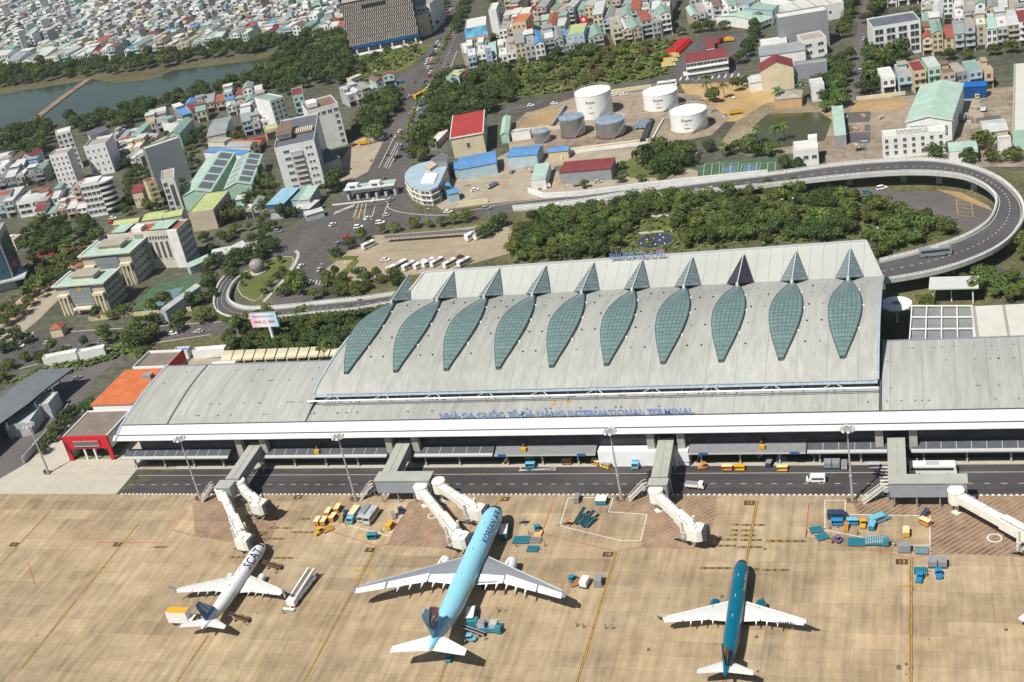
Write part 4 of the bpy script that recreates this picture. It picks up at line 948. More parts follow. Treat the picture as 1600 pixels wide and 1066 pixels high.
    for s in (L_*.10,L_*.84):
        for sg in (-1,1):
            b=MB(); vs=[]
            for a_ in (58,72,86,100):
                q=.99 if s<L_*.5 else .72; dz=0 if s<L_*.5 else .21
                for d_ in (0,1.0): vs.append((X(s+d_),sg*(r*q+.03)*math.sin(rad(a_)),zc+dz*r+(r*q+.03)*math.cos(rad(a_))))
            b.add(vs,[(2*i,2*i+1,2*i+3,2*i+2) for i in range(3)]); b.build('cabin_door',wBelly if top is wWhite else belly,body)
    for s in [L_*q for q in (.16,.24,.32,.44,.52,.60,.68,.76,.82)]:
        q,dz=1,0
        for (a0,q0,d0),(a1,q1,d1) in zip(st[:-1],st[1:]):
            if a0<=s<=a1: u=(s-a0)/(a1-a0); q=q0+(q1-q0)*u; dz=(d0+(d1-d0)*u)*r
        b=MB(); RR=r*q+.012; b.rings([[(X(s+o_),RR*math.sin(a_),zc+dz+RR*math.cos(a_)) for a_ in [rad(-110+220*k/20) for k in range(21)]] for o_ in (0,.05)],closed=False); b.build('panel_seam',mat('seam_teal',(.0,.09,.145),.4) if top is vTeal else mat('seam_grey',(.33,.42,.47),.6),body)
    # antennas
    for s in (L_*.2,L_*.38,L_*.55):
        b=MB(); b.box(X(s+.5),X(s),-.06,.06,zc+r*.98,zc+r*1.0+.45); b.build('antenna',wWhite,body)
    if text:
        vs,fs=tri_text(text,tsz,0.0,.45); b=MB(); xm=max(v[0] for v in vs)
        SS=[((s if s>=6 else s*(k0**.8)),q,dz) for s,q,dz in st]
        def RZ(s):
            for (a0,q0,d0),(a1,q1,d1) in zip(SS[:-1],SS[1:]):
                if a0<=s<=a1: u=(s-a0)/max(1e-6,a1-a0); return r*(q0+(q1-q0)*u),(d0+(d1-d0)*u)*r
            return r,0
        P_=[]
        for v in vs:
            s_=ts0+(xm-v[0]); R1,dz_=RZ(s_); a_=rad(tphi)-v[1]/r; R1+=.05; P_.append((X(s_),-R1*math.sin(a_),zc+dz_+R1*math.cos(a_)))
        b.add(P_,fs); b.build('lettering',textm,body)
    return t
def call(**k): return aircraft(k['label'],k['nose'],k['tail'],k['L_'],k['span'],k['r'],k['zc'],k['le'],k['rootc'],k['tipc'],k['ey'],k['er'],k['el'],k['stab'],k['fh'],k['top'],k['belly'],k['wm'],k['fm'],k['finm'],k['em'],k['wl'],k['text'],k['tm'],k['tsz'],k['ts0'],k['tphi'],k['decal'])
call(label='white narrow airliner with a blue striped tail and split wingtips',nose=(414,847),tail=(313,987),L_=39.5,span=34.6,r=1.95,zc=3.4,le=.345,rootc=7.6,tipc=1.7,ey=5.2,er=1.15,el=4.4,stab=14.0,fh=7.0,top=wWhite,belly=wWhite,wm=wWing,fm=wWing,finm=sBlue,em=wWhite,wl='split',text='SCAT',tm=dNavy,tsz=3.6,ts0=4.6,tphi=40,decal='stripes')
call(label='big light blue airliner with grey wings and a red and blue tail emblem',nose=(777.5,792),tail=(672,1018),L_=63.5,span=60.5,r=2.95,zc=5.4,le=.335,rootc=12.4,tipc=2.6,ey=9.8,er=1.75,el=6.6,stab=20.0,fh=9.8,top=kBlue,belly=wWhite,wm=wGrey,fm=wWhite,finm=kTail,em=wWhite,wl=None,text='KOREAN AIR',tm=dNavy,tsz=2.55,ts0=5.2,tphi=48,decal='round')
call(label='dark teal narrow airliner with pale wings and teal engines',nose=(1161,872),tail=(1132,1061),L_=44.5,span=35.2,r=1.98,zc=3.7,le=.345,rootc=7.4,tipc=1.6,ey=5.75,er=1.35,el=4.9,stab=13.0,fh=6.9,top=vTeal,belly=vTeal,wm=wWing,fm=wWhite,finm=vTeal,em=vTeal,wl=vTeal,text='Vietnam Airlines',tm=vCream,tsz=1.15,ts0=6.5,tphi=58,decal='lotus')
vs,fs=tri_text('VN-A607',1.3); p=W(1229,967,5.2); b=MB(); b.add([(v[0],v[1],0) for v in vs],fs)
regm=b.build('registration_lettering',dark,[o for o in COL.objects if o.name.startswith('airliner')][-1])
pt=[o for o in COL.objects if o.name.startswith('airliner')][-1]
mw=Matrix.Translation(pt.location)@Matrix.Rotation(pt.rotation_euler.z,4,'Z'); q=mw.inverted()@Vector((p.x,p.y,0)); yy=abs(q.y); regm.location=(q.x,q.y,3.7-1.98*.55+(yy-1.2)*math.tan(rad(5.5))+.22); regm.rotation_euler=(rad(5.5)*0,-rad(0),-pt.rotation_euler.z)
# tip of another airliner entering at the right edge
p=W(1591,965,3.2); t=thing('airliner_nose','white airliner nose just entering at the right edge','airplane',(p.x,p.y,0),math.pi)
b=MB(); n=20; b.rings([[(-s,1.95*q*math.sin(2*math.pi*k/n),3.4+dz+1.95*q*math.cos(2*math.pi*k/n)) for k in range(n)] for s,q,dz in ((0,.05,-.5),(.3,.22,-.45),(.9,.42,-.35),(2,.65,-.2),(3.6,.85,-.05),(6,1,0),(14,1,0),(30,1,0))]); b.f=[tuple(reversed(f)) for f in b.f]; b.build('fuselage',wWhite,t,smooth=True)
b=MB(); b.tube((-5,0,.4),(-5,0,2.2),.15); b.build('landing_gear',metalM,t)
# =================================================================== VEHICLES
def vm(name, col, r=.45): return mat('paint_'+name, col, r, n1=(1.5,.08), spec=.4)
PC = {'cream':(.72,.60,.34),'yellow':(.62,.36,.03),'orange':(.52,.22,.05),'teal':(.03,.22,.30),'blue':(.02,.22,.46),'sky':(.15,.42,.55),'grey':(.24,.25,.27),'silver':(.42,.43,.45),'white':(.76,.76,.75),'navy':(.03,.05,.12),'darkteal':(.02,.12,.17),'red':(.45,.02,.015),'maroon':(.18,.02,.05),'black':(.025,.027,.03),'green':(.03,.35,.22),'brown':(.22,.12,.07),'purple':(.17,.14,.26),'pink':(.45,.30,.28)}
glassV = mat('vehicle_glass', (.03,.04,.05), .15, spec=.6)
def wheels(t, xs, hw, r=.32):
    for x in xs:
        for s in (-1,1):
            me = WH.get(r)
            if me is None:
                b=MB(); b.tube((0,-.12,0),(0,.12,0),r,n=10); me=b.mesh('wheel',mat('rubber',(.03,.03,.03))); WH[r]=me
            inst(me,'wheel',t,(x,s*hw,r))
WH={}
def k_cart(t,ca,cb,L_=2.9,Wd=1.6,H=1.75):      # covered luggage cart
    b=MB(); b.box(-L_/2,L_/2,-Wd/2,Wd/2,.35,.55); b.box(-L_/2,-L_/2+.12,-Wd/2,Wd/2,.55,H); b.box(L_/2-.12,L_/2,-Wd/2,Wd/2,.55,H); b.box(-L_/2,L_/2,-.04,.04,.55,H); b.build('body',cb,t)
    b=MB(); b.add([(-L_/2-.08,-Wd/2-.05,H),(L_/2+.08,-Wd/2-.05,H),(L_/2+.08,0,H+.12),(-L_/2-.08,0,H+.12),(L_/2+.08,Wd/2+.05,H),(-L_/2-.08,Wd/2+.05,H)],[(0,1,2,3),(3,2,4,5),(0,3,5),(1,4,2)]); b.build('roof',ca,t)
    b=MB(); b.box(L_/2,L_/2+.9,-.05,.05,.38,.46); b.build('drawbar',cb,t); wheels(t,(-L_*.34,L_*.34),Wd*.42,.25)
def k_dolly(t,ca,cb,L_=3.3,Wd=2.5):
    b=MB(); b.box(-L_/2,L_/2,-Wd/2,Wd/2,.3,.42); b.build('deck',cb,t)
    b=MB(); n=int(L_/.42)
    for k in range(n): x=-L_/2+.1+k*(L_-.2)/max(1,n-1); b.box(x-.09,x+.09,-Wd/2+.08,Wd/2-.08,.42,.52)
    b.box(-L_/2,L_/2,-Wd/2-.04,-Wd/2+.08,.42,.6); b.box(-L_/2,L_/2,Wd/2-.08,Wd/2+.04,.42,.6); b.build('roller_frame',ca,t); b=MB(); b.box(L_/2,L_/2+1.0,-.05,.05,.32,.4); b.build('drawbar',cb,t); wheels(t,(-L_*.36,L_*.36),Wd*.4,.2)
def k_longdolly(t,ca,cb): k_dolly(t,ca,cb,4.8,3.2)
def k_container(t,ca,cb):
    k_dolly(t,cb,cb,3.3,2.4); b=MB(); pr=[(-1.5,.55),(1.1,.55),(1.55,1.0),(1.55,2.15),(-1.5,2.15)]
    b.rings([[(x,-1.0,z) for x,z in pr],[(x,1.0,z) for x,z in pr]]); b.build('container',ca,t)
def k_containers(t,ca,cb):
    k_dolly(t,cb,cb,4.6,2.8)
    for x in (-1.15,1.15):
        b=MB(); b.box(x-1.05,x+1.05,-1.25,1.1,.55,2.0); b.add([(x-1.05,-1.25,2.0),(x+1.05,-1.25,2.0),(x+1.05,1.1,2.2),(x-1.05,1.1,2.2)],[(0,1,2,3)]); b.build('container',ca,t)
def k_tug(t,ca,cb,L_=2.9):
    b=MB(); b.prism([(-L_/2,-.75),(L_/2-.25,-.75),(L_/2,-.45),(L_/2,.45),(L_/2-.25,.75),(-L_/2,.75)],.35,.85); b.prism([(.2,-.6),(L_/2-.2,-.5),(L_/2-.2,.5),(.2,.6)],.85,1.05); b.build('body',ca,t)
    b=MB(); b.box(-.75,-.35,-.5,.5,.85,1.1); b.box(-.85,-.72,-.5,.5,.85,1.45); b.build('seat',mat('rubber',(.03,.03,.03)),t)
    b=MB()
    for x,y in ((-1.0,-.68),(-1.0,.68),(.15,-.68),(.15,.68)): b.beam((x,y,.85),(x,y,1.85),.07,.07)
    b.build('cab_frame',cb,t); b=MB(); b.box(-1.1,.3,-.75,.75,1.85,1.92); b.build('roof',ca,t); wheels(t,(-L_*.33,L_*.33),.72,.33)
def k_loader(t,ca,cb,L_=6.2):                  # belt loader
    b=MB(); b.box(-L_/2+.6,L_/2-1.2,-1.0,.35,.4,1.0); b.box(-.4,.8,-1.0,-.35,1.0,1.35); b.build('chassis',ca,t)
    b=MB(); b.beam((-L_/2,.45,.8),(L_/2,.45,2.2),.95,.18); b.build('belt',mat('rubber',(.03,.03,.03)),t)
    b=MB(); b.beam((-L_/2,-.05,.95),(L_/2,-.05,2.35),.08,.3); b.beam((-L_/2,.95,.95),(L_/2,.95,2.35),.08,.3); b.build('belt_rail',cb,t); wheels(t,(-L_*.28,L_*.22),.85,.33)
def k_cargoloader(t,ca,cb):
    b=MB(); b.box(-2.9,2.6,-1.5,1.5,.5,1.0); b.build('platform',ca,t)
    b=MB()
    for k in range(9): b.box(-2.8+k*.58,-2.62+k*.58,-1.5,1.5,1.0,1.1)
    b.build('roller_frame',cb,t); b=MB(); b.box(1.6,3.0,-1.8,-.6,.5,2.4); b.build('cab',ca,t); b=MB(); b.beam((-2.8,-1.5,1.0),(2.4,-1.5,1.9),.12,.12); b.beam((-2.8,1.5,1.0),(2.4,1.5,1.9),.12,.12); b.build('railing',cb,t); wheels(t,(-2.0,1.8),1.3,.4)
def car_body(t,ca,L_,Wd,H,hood,tail,roofm=None):
    """car from a side profile: lower body, glass house, roof"""
    z0=.32; zb=H*.56
    b=MB(); rs=[]
    for x,w_,zt in ((-L_/2,.86,zb*.9),(-L_/2+.25,.97,zb),(-L_*.2,1,zb),(L_*.2,1,zb),(L_/2-.5,.96,zb*.93),(L_/2-.1,.86,zb*.78),(L_/2,.74,zb*.66)):
        h=Wd/2*w_; rs.append([(x,-h,z0),(x,h,z0),(x,h,zt*.78),(x,h*.93,zt),(x,-h*.93,zt),(x,-h,zt*.78)])
    b.rings(rs); b.f=[tuple(reversed(f)) for f in b.f]; b.build('body',ca,t,smooth=True)
    x0=-L_/2+tail; x1=L_/2-hood; h=Wd/2
    b=MB(); b.rings([[(x0,-h*.9,zb-.02),(x1,-h*.9,zb-.02),(x1,h*.9,zb-.02),(x0,h*.9,zb-.02)],[(x0+.35,-h*.74,H-.06),(x1-.65,-h*.74,H-.06),(x1-.65,h*.74,H-.06),(x0+.35,h*.74,H-.06)]]); b.build('window_glass',glassV,t)
    b=MB(); b.rings([[(x0+.28,-h*.77,H-.09),(x1-.58,-h*.77,H-.09),(x1-.58,h*.77,H-.09),(x0+.28,h*.77,H-.09)],[(x0+.42,-h*.68,H),(x1-.75,-h*.68,H),(x1-.75,h*.68,H),(x0+.42,h*.68,H)]]); b.build('roof',roofm or ca,t); wheels(t,(-L_*.31,L_*.31),h-.1,.33)
def k_car(t,ca,cb): car_body(t,ca,4.3,1.8,1.5,1.15,.55)
def k_suv(t,ca,cb): car_body(t,ca,4.7,1.9,1.8,1.2,.1)
def boxy(t,ca,L_,Wd,H,cb=None,nose=.6,win=True,roofcol=None):
    b=MB(); z0=.4
    prf=[(-L_/2,z0),(L_/2,z0),(L_/2+.05,z0+.7),(L_/2-nose*.4,H*.62),(L_/2-nose,H-.12),(L_/2-nose-.3,H),(-L_/2+.15,H),(-L_/2,H-.2)]
    b.rings([[(x,-Wd/2,z) for x,z in prf],[(x,Wd/2,z) for x,z in prf]]); b.build('body',ca,t)
    if win:
        b=MB(); n=max(2,int(L_/1.5))
        for s in (-1,1):
            b.box(-L_/2+.4,L_/2-nose-.5,s*(Wd/2+.01)-.012,s*(Wd/2+.01)+.012,H*.55,H*.82)
        b.build('side_window',glassV,t); b=MB(); b.add([(L_/2-nose*.38,-Wd/2+.12,H*.63),(L_/2-nose*.38,Wd/2-.12,H*.63),(L_/2-nose+.04,Wd/2-.15,H-.16),(L_/2-nose+.04,-Wd/2+.15,H-.16)],[(0,1,2,3)]); b.build('windscreen',glassV,t)
    b=MB(); b.box(-L_*.15,L_*.12,-Wd*.3,Wd*.3,H,H+.22 if L_>7 else H+.05); b.build('roof_unit',cb or ca,t); wheels(t,(-L_*.3,L_*.32),Wd/2-.1,.42 if L_>7 else .34)
def k_van(t,ca,cb): boxy(t,ca,5.3,1.95,2.2,cb,1.1)
def k_bus(t,ca,cb): boxy(t,ca,11.0,2.5,3.2,cb,.35)
def k_minibus(t,ca,cb): boxy(t,ca,7.2,2.2,2.7,cb,.5)
def k_apronbus(t,ca,cb): boxy(t,ca,12.5,2.9,3.1,cb,.3)
def k_truck(t,ca,cb,L_=6.6,Wd=2.2,H=2.7,box=True):
    b=MB(); prf=[(L_/2-1.6,.5),(L_/2,.5),(L_/2,1.25),(L_/2-.35,2.1),(L_/2-1.6,2.15)]; b.rings([[(x,-Wd/2+.05,z) for x,z in prf],[(x,Wd/2-.05,z) for x,z in prf]]); b.build('cab',ca,t)
    b=MB(); b.add([(L_/2+.01,-Wd/2+.2,1.3),(L_/2+.01,Wd/2-.2,1.3),(L_/2-.33,Wd/2-.2,2.06),(L_/2-.33,-Wd/2+.2,2.06)],[(0,1,2,3)]); b.build('windscreen',glassV,t)
    b=MB(); b.box(-L_/2,L_/2-1.75,-Wd/2,Wd/2,.85,H,0,1); b.build('cargo_box',[ca,cb],t); b=MB(); b.box(-L_/2,L_/2-.3,-.5,.5,.4,.85); b.build('chassis',mat('rubber',(.03,.03,.03)),t); wheels(t,(-L_*.28,L_*.33),Wd/2-.15,.42)
def k_catering(t,ca,cb):
    k_truck(t,ca,cb,8.2,2.5,4.6)
def k_fuelstairs(t,ca,cb,L_=13.0):              # long boarding ramp vehicle
    b=MB(); b.box(-L_/2,L_/2-.6,-1.25,1.25,.6,1.3); b.build('chassis',ca,t)
    b=MB(); b.beam((-L_/2,.0,1.6),(L_/2,.0,2.9),1.3,.12); b.build('ramp',mat('ramp_grey',(.22,.19,.17),.8),t)
    for s in (-1,1):
        b=MB(); b.beam((-L_/2,s*.95,2.0),(L_/2,s*.95,3.3),.45,.7); b.build('side_rail',ca,t)
    b=MB(); b.box(-L_/2-.3,-L_/2+1.5,-1.35,1.35,.6,2.3); b.build('cab',ca,t); b=MB(); b.box(-L_/2-2.0,-L_/2-1.2,-1.8,1.8,.5,.7); b.box(-L_/2-1.3,-L_/2-.3,-.15,.15,.5,.7); b.build('bumper_frame',ca,t); wheels(t,(-L_*.33,-L_*.1,L_*.3),1.15,.45)
def k_forkstair(t,ca,cb):
    b=MB(); 
    for k in range(8): b.box(-1.4+k*.3,-1.05+k*.3,-.5,.5,.3+k*.2,.38+k*.2)
    b.build('tread',ca,t); b=MB(); b.beam((-1.4,-.55,.4),(1.1,-.55,2.0),.08,.3); b.beam((-1.4,.55,.4),(1.1,.55,2.0),.08,.3); b.build('railing',cb,t); wheels(t,(-1,1),.45,.2)
def k_pickup(t,ca,cb):
    k_truck(t,ca,cb,5.6,1.95,1.75)
def k_fire(t,ca,cb): k_truck(t,ca,cb,8.5,2.5,3.1)
def k_bike(t,ca,cb):
    b=MB(); b.box(-.55,.55,-.12,.12,.35,.75); b.beam((.5,0,.5),(.7,0,1.05),.08,.08); b.build('frame',ca,t)
    for x in (-.62,.62): b=MB(); b.tube((x,-.06,.3),(x,.06,.3),.3,n=10); b.build('wheel',mat('rubber',(.03,.03,.03)),t)
    b=MB(); b.rings([[( -.1+dx*.0+r*math.cos(a),r*1.2*math.sin(a),z) for a in [2*math.pi*k/8 for k in range(8)]] for z,r,dx in ((.75,.2,0),(1.0,.19,0),(1.3,.22,0),(1.42,.08,0),(1.5,.11,0),(1.62,.12,0),(1.7,.05,0))]); b.build('rider',cb,t)
KIND={'cart':(k_cart,'baggage_cart','baggage cart'),'dolly':(k_dolly,'cargo_dolly','dolly'),'longdolly':(k_longdolly,'pallet_dolly','dolly'),'container':(k_container,'container_dolly','cargo container'),'containers':(k_containers,'container_dolly','cargo container'),'tug':(k_tug,'baggage_tractor','tractor'),'loader':(k_loader,'belt_loader','belt loader'),'cargoloader':(k_cargoloader,'cargo_loader','cargo loader'),'car':(k_car,'parked_car','car'),'suv':(k_suv,'parked_car','car'),'van':(k_van,'van','van'),'bus':(k_bus,'bus','bus'),'minibus':(k_minibus,'minibus','minibus'),'apronbus':(k_apronbus,'apron_bus','bus'),'truck':(k_truck,'truck','truck'),'catering':(k_catering,'catering_truck','truck'),'ramp':(k_fuelstairs,'boarding_ramp_truck','ramp truck'),'stair':(k_forkstair,'mobile_stair','stairs'),'pickup':(k_pickup,'pickup_truck','truck'),'fire':(k_fire,'fire_engine','fire engine'),'bike':(k_bike,'motorcycle','motorcycle')}
PROTO={}
def veh(kind, px, py, hd, ca, cb, label, group=None, z=0.0, sc=None):
    fn,name,cat=KIND[kind]; p=W(px,py,z+.8); key=(kind,ca,cb)
    if key in PROTO:
        src,kids=PROTO[key]; r=copy_tree(src,kids,(p.x,p.y,z+.03),rad(hd),label,group)
        if not group and 'group' in r: del r['group']
        return r
    t=thing(name,label,cat,(p.x,p.y,z+.03),rad(hd),group); before=len(COL.objects)
    fn(t,vm(ca,PC[ca]),vm(cb,PC[cb])); PROTO[key]=(t,[o for o in COL.objects[before:]] if False else list(t.children)); return t
G1='covered baggage carts on the apron'; G2='flat cargo dollies on the apron'; G3='baggage tractors on the apron'
V=[('cart',496.4,815,90,'cream','orange','cream topped orange cart, leftmost of the cart cluster near the white narrow plane',G1),('cart',506.6,815,90,'cream','orange','cream topped orange cart, second from the left in the front row of the cart cluster',G1),
('cart',520.6,809,85,'cream','orange','cream topped orange cart between the yellow tractor and the dark blue tractor',G1),('cart',513.3,801,90,'cream','orange','cream topped orange cart in the back row of the left cluster',G1),('cart',528,795,88,'cream','orange','cream topped orange cart farthest back in the left cluster',G1),
('tug',497.6,831,240,'yellow','black','yellow baggage tractor at the front of the left cart cluster',G3),('dolly',512,825,40,'yellow','brown','yellow flat dolly hitched behind the yellow tractor',G2),('tug',542,802,80,'navy','navy','dark blue tractor parked beside the sky blue truck',G3),('stair',533,811,100,'orange','green','small orange and green mobile stair beside the dark blue tractor',None),
('truck',553,807,-95,'sky','cream','sky blue truck with a cream top in the parking box',None),('truck',569.6,805,-95,'silver','grey','silver truck with a white cab beside the sky blue truck',None),('minibus',580.5,808,-95,'silver','silver','silver minibus at the right of the row of trucks',None),
('cart',609,822,85,'yellow','yellow','long yellow cart alone at the edge of the hatched zone',G1),('cart',582,838,5,'teal','darkteal','grey green cart standing crosswise below the silver minibus',G1),('stair',615,805,120,'grey','grey','grey mobile stair lying beside the wide gallery column',None),('tug',626,797,110,'navy','grey','small dark tractor at the foot of the wide gallery',G3),
('cart',901.8,779.5,90,'grey','grey','grey covered cart in the white outlined box',G1),('cart',935.7,782.5,90,'white','teal','white topped teal cart, left one of the pair beside the mast',G1),('cart',944,782.5,90,'white','teal','white topped teal cart, right one of the pair beside the mast',G1),
('loader',909,809,72,'darkteal','teal','dark teal belt loader, left one of the pair in the outlined box',None),('loader',922,814,66,'darkteal','teal','dark teal belt loader, right one of the pair in the outlined box',None),('stair',887,817,-25,'yellow','brown','small yellow and brown mobile stair by the outlined box corner',None),
('tug',839,825,100,'teal','teal','teal tractor right of the light blue plane nose',G3),('dolly',840,832,90,'orange','cream','orange and cream dolly behind the teal tractor',G2),('longdolly',814,842,2,'teal','darkteal','long slatted teal dolly right of the light blue plane nose',G2),('dolly',836.5,842,0,'pink','darkteal','dolly loaded with pink and white baggage',G2),('dolly',831.8,856,0,'teal','darkteal','teal slatted dolly nearest the camera by the light blue plane nose',G2),
('truck',789,832,100,'darkteal','white','dark teal truck with flat white top at the front door of the light blue plane',None),('stair',817.5,815,-20,'grey','grey','grey folded mobile stair lying right of the light blue plane nose',None),
('cart',841,712,0,'teal','teal','grey teal cart parked on the grass by the awning',G1),('cart',828,718,0,'cream','teal','cream topped cart behind the blue green cart by the road edge',G1),('cart',829,727,0,'sky','teal','sky blue cart inside the white box on the service road',G1),('cart',891,712,5,'cream','brown','cream topped cart standing on the strip of lawn',G1),('cart',886,722,0,'cream','brown','cream topped brown cart at the kerb before the lawn',G1),
('cart',932,723,-30,'cream','orange','cream topped orange cart before the white annexe',G1),('cart',947.5,728,-28,'grey','yellow','grey topped yellow cart hitched before the white annexe',G1),('cart',969,724,0,'silver','yellow','silver topped yellow cart right of the mast by the annexe',G1),('truck',995.5,722,-92,'sky','sky','sky blue box truck parked against the white annexe',None),('dolly',1012.5,723,-5,'silver','yellow','silver dolly between the sky blue truck and the gallery',G2),('cart',1070,724,0,'grey','grey','small grey cart right of the narrow gallery',G1),('tug',1098,729,200,'orange','black','orange tractor on the road mark right of the narrow gallery',G3),
('pickup',1086,759,-8,'white','grey','white truck with a dark load driving on the service road',None),('cart',1136.4,731,0,'cream','orange','cream topped brown cart hitched left of the yellow cart',G1),('cart',1155.8,731,0,'yellow','yellow','all yellow cart on the service road',G1),('stair',1190.4,711,30,'orange','white','orange and white mobile stair on the lawn strip',None),('cart',1202,724,80,'grey','navy','grey topped dark blue cart by the kerb',G1),('cart',1221,718,5,'grey','grey','grey cart behind the black and yellow cart',G1),('cart',1222.4,732,0,'cream','yellow','cream topped black and yellow cart at the kerb',G1),
('van',1275,749,180,'white','white','white van driving left on the service road',None),('containers',1300,726,0,'grey','darkteal','pair of grey containers on a dolly under the smoked awning',None),('cart',1319.4,727,90,'grey','silver','grey cart half hidden by the mast under the awning',G1),('cart',1365.8,728,0,'silver','grey','silver wrapped cart left of the longest gallery',G1),('apronbus',1458,735,0,'white','silver','long white apron bus behind the longest gallery room',None),
('van',1308.5,806,0,'navy','navy','dark blue van behind the bright blue cart',None),('cart',1308,816,0,'blue','blue','bright blue cart in front of the dark blue van',G1),('cart',1332,815,0,'sky','blue','light blue cart between the dark van and the grey yellow tractor',G1),('tug',1348,819,-85,'yellow','grey','yellow tractor with a grey roof among the blue carts',G3),('van',1374,811,35,'sky','sky','sky blue van standing at an angle',None),('cart',1362.8,822,80,'sky','teal','sky blue cart in front of the angled sky blue van',G1),('stair',1322,824,85,'orange','yellow','narrow orange mobile stair between two blue carts',None),
('dolly',1274.8,826,15,'teal','darkteal','teal dolly at the far left of the right stand cluster',G2),('dolly',1284.5,837,28,'teal','darkteal','teal dolly turned askew beside the leftmost dolly of the right stand',G2),('tug',1307,842,150,'purple','purple','purple grey tractor right of the two askew dollies',G3),('longdolly',1339,845,-2,'teal','darkteal','long slatted teal dolly at the centre of the right stand cluster',G2),('cargoloader',1370,845,0,'teal','silver','teal cargo loader with rollers at the right stand',None),('cart',1416,832,90,'cream','yellow','tall cream topped yellow cart alone in the right stand box',G1),('cart',1446,816,-40,'cream','orange','cream topped orange cart askew beside the stand leg',G1),('stair',1446,802,50,'navy','navy','dark blue folded stair at the stand leg',None),('container',1413,857,0,'grey','grey','grey wrapped container on a dolly near stand thirteen line',None),('dolly',1440,859,0,'teal','grey','grey and teal dolly right of the wrapped container',G2),('dolly',1438,890,0,'teal','darkteal','teal dolly behind the left tractor on the right stand line',G2),('tug',1437,903,-100,'blue','teal','bright teal tractor, left one beside the right stand line',G3),('containers',1465,880,0,'grey','darkteal','pair of grey containers towed by the right teal tractor',None),('tug',1467,897,-80,'blue','teal','bright teal tractor, right one towing two grey containers',G3),
('truck',737,962,100,'darkteal','white','dark teal truck with flat white top at the rear door of the light blue plane',None),('cargoloader',768,981,0,'teal','teal','teal cargo loader platform beside the light blue plane tail',None),('container',738,974,5,'teal','darkteal','teal container dolly under the light blue plane tail',None),('loader',742,987,170,'darkteal','silver','dark belt loader at the rear hold of the light blue plane',None),('tug',736,997,0,'sky','teal','small sky blue tractor beside the belt loader',G3),('tug',702,1027,90,'teal','teal','teal tractor right behind the light blue plane tail',G3),
('loader',427,884,172,'brown','brown','brown belt loader at the front hold of the white narrow plane',None),('loader',376,966,172,'brown','brown','brown belt loader at the rear hold of the white narrow plane',None),('ramp',473,922,84,'white','white','long white boarding ramp truck right of the white narrow plane',None),('catering',287,970,0,'white','yellow','white catering truck with a bright orange roof by the blue striped tail',None),
('tug',895,904,60,'teal','teal','teal tractor alone right of the light blue plane wingtip',G3),('dolly',899,909,30,'orange','brown','small orange dolly beside the lone teal tractor',G2),('container',914,911,80,'white','navy','white container on a blue dolly right of the light blue wingtip',None),('container',935,909,95,'grey','grey','grey container beside the yellow stand line',None)]
for v in V: veh(*v)
p=W(752,975,1.3)
for i,(px,py) in enumerate(((752.5,975),(771.5,975.5))):
    p=W(px,py,1.8); t=thing('air_cargo_container',('grey box container on the left half of the teal platform','silver box container on the right half of the teal platform')[i],'cargo container',(p.x,p.y,1.12))
    b=MB(); b.box(-1.0,1.0,-1.0,1.0,0,1.5); b.build('box',vm('silver' if i else 'grey',PC['grey']),t)
    b=MB(); b.box(-1.02,1.02,-1.06,-1.0,.1,1.4); b.build('curtain',vm('silver',PC['silver']),t)
# people on the apron
def person(px,py,label,shirt,z=0.02,hd=0):
    p=W(px,py,.8); t=thing('person',label,'person',(p.x,p.y,z),rad(hd),'ground crew walking on the apron')
    def ell(cx,cy,z,rx,ry): return [(cx+rx*math.cos(2*math.pi*k/8),cy+ry*math.sin(2*math.pi*k/8),z) for k in range(8)]
    b=MB(); b.rings([ell(0,0,z_,rx,ry) for z_,rx,ry in ((.80,.11,.16),(.95,.10,.15),(1.2,.12,.19),(1.38,.11,.21),(1.46,.06,.09),(1.52,.06,.06),(1.58,.09,.08),(1.68,.10,.09),(1.76,.06,.05))])
    for s in (-1,1):
        b.tube((0,s*.09,.84),(s*.12,s*.10,.46),.085,.06,6); b.tube((s*.12,s*.10,.46),(s*.1-.03,s*.11,.06),.06,.045,6); b.tube((s*.1-.05,s*.11,.05),(s*.1+.17,s*.11,.04),.05,.04,6)
        b.tube((0,s*.21,1.38),(-s*.08,s*.26,1.10),.05,.04,6); b.tube((-s*.08,s*.26,1.10),(-s*.02,s*.27,.84),.04,.035,6)
    b.build('body',shirt,t)
    b=MB(); b.rings([ell(0,0,z_,rx,ry) for z_,rx,ry in ((.88,.13,.18),(1.1,.13,.2),(1.4,.12,.21),(1.44,.05,.08))]); b.build('vest',mat('vest_lime',(.35,.42,.05),.8),t)
shM=mat('dark_clothes',(.04,.04,.06),.9)
for i,(px,py,l) in enumerate([(851,851,'crew member walking right of the teal dollies'),(900.7,976,'crew member, leftmost of four walking between the light blue and the teal plane'),(911,978,'crew member, second from left between the light blue and teal planes'),(946,980,'crew member, third from left beside the yellow stand line'),(956.7,980,'crew member just right of the yellow stand line'),(778,953,'crew member right of the rear white topped truck'),(266,951,'crew member left of the orange roofed catering truck'),(443,956,'crew member below the long boarding ramp truck'),(430,893,'crew member by the front belt loader of the white plane'),(384,974,'crew member by the rear belt loader of the white plane'),(806,852,'crew member near the long slatted dolly'),(826,832,'crew member between the teal tractor and long dolly'),(757,997,'crew member behind the small sky blue tractor'),(727,1003,'crew member at the light blue plane tail'),(1340,832,'crew member before the yellow tractor'),(1398,850,'crew member left of the tall yellow cart'),(1300,846,'crew member beside the purple tractor'),(540,819,'crew member in front of the dark blue tractor'),(596,830,'crew member between grey green and yellow carts'),(1448,897,'crew member between the two bright teal tractors')]): person(px,py,l,shM,hd=i*50)
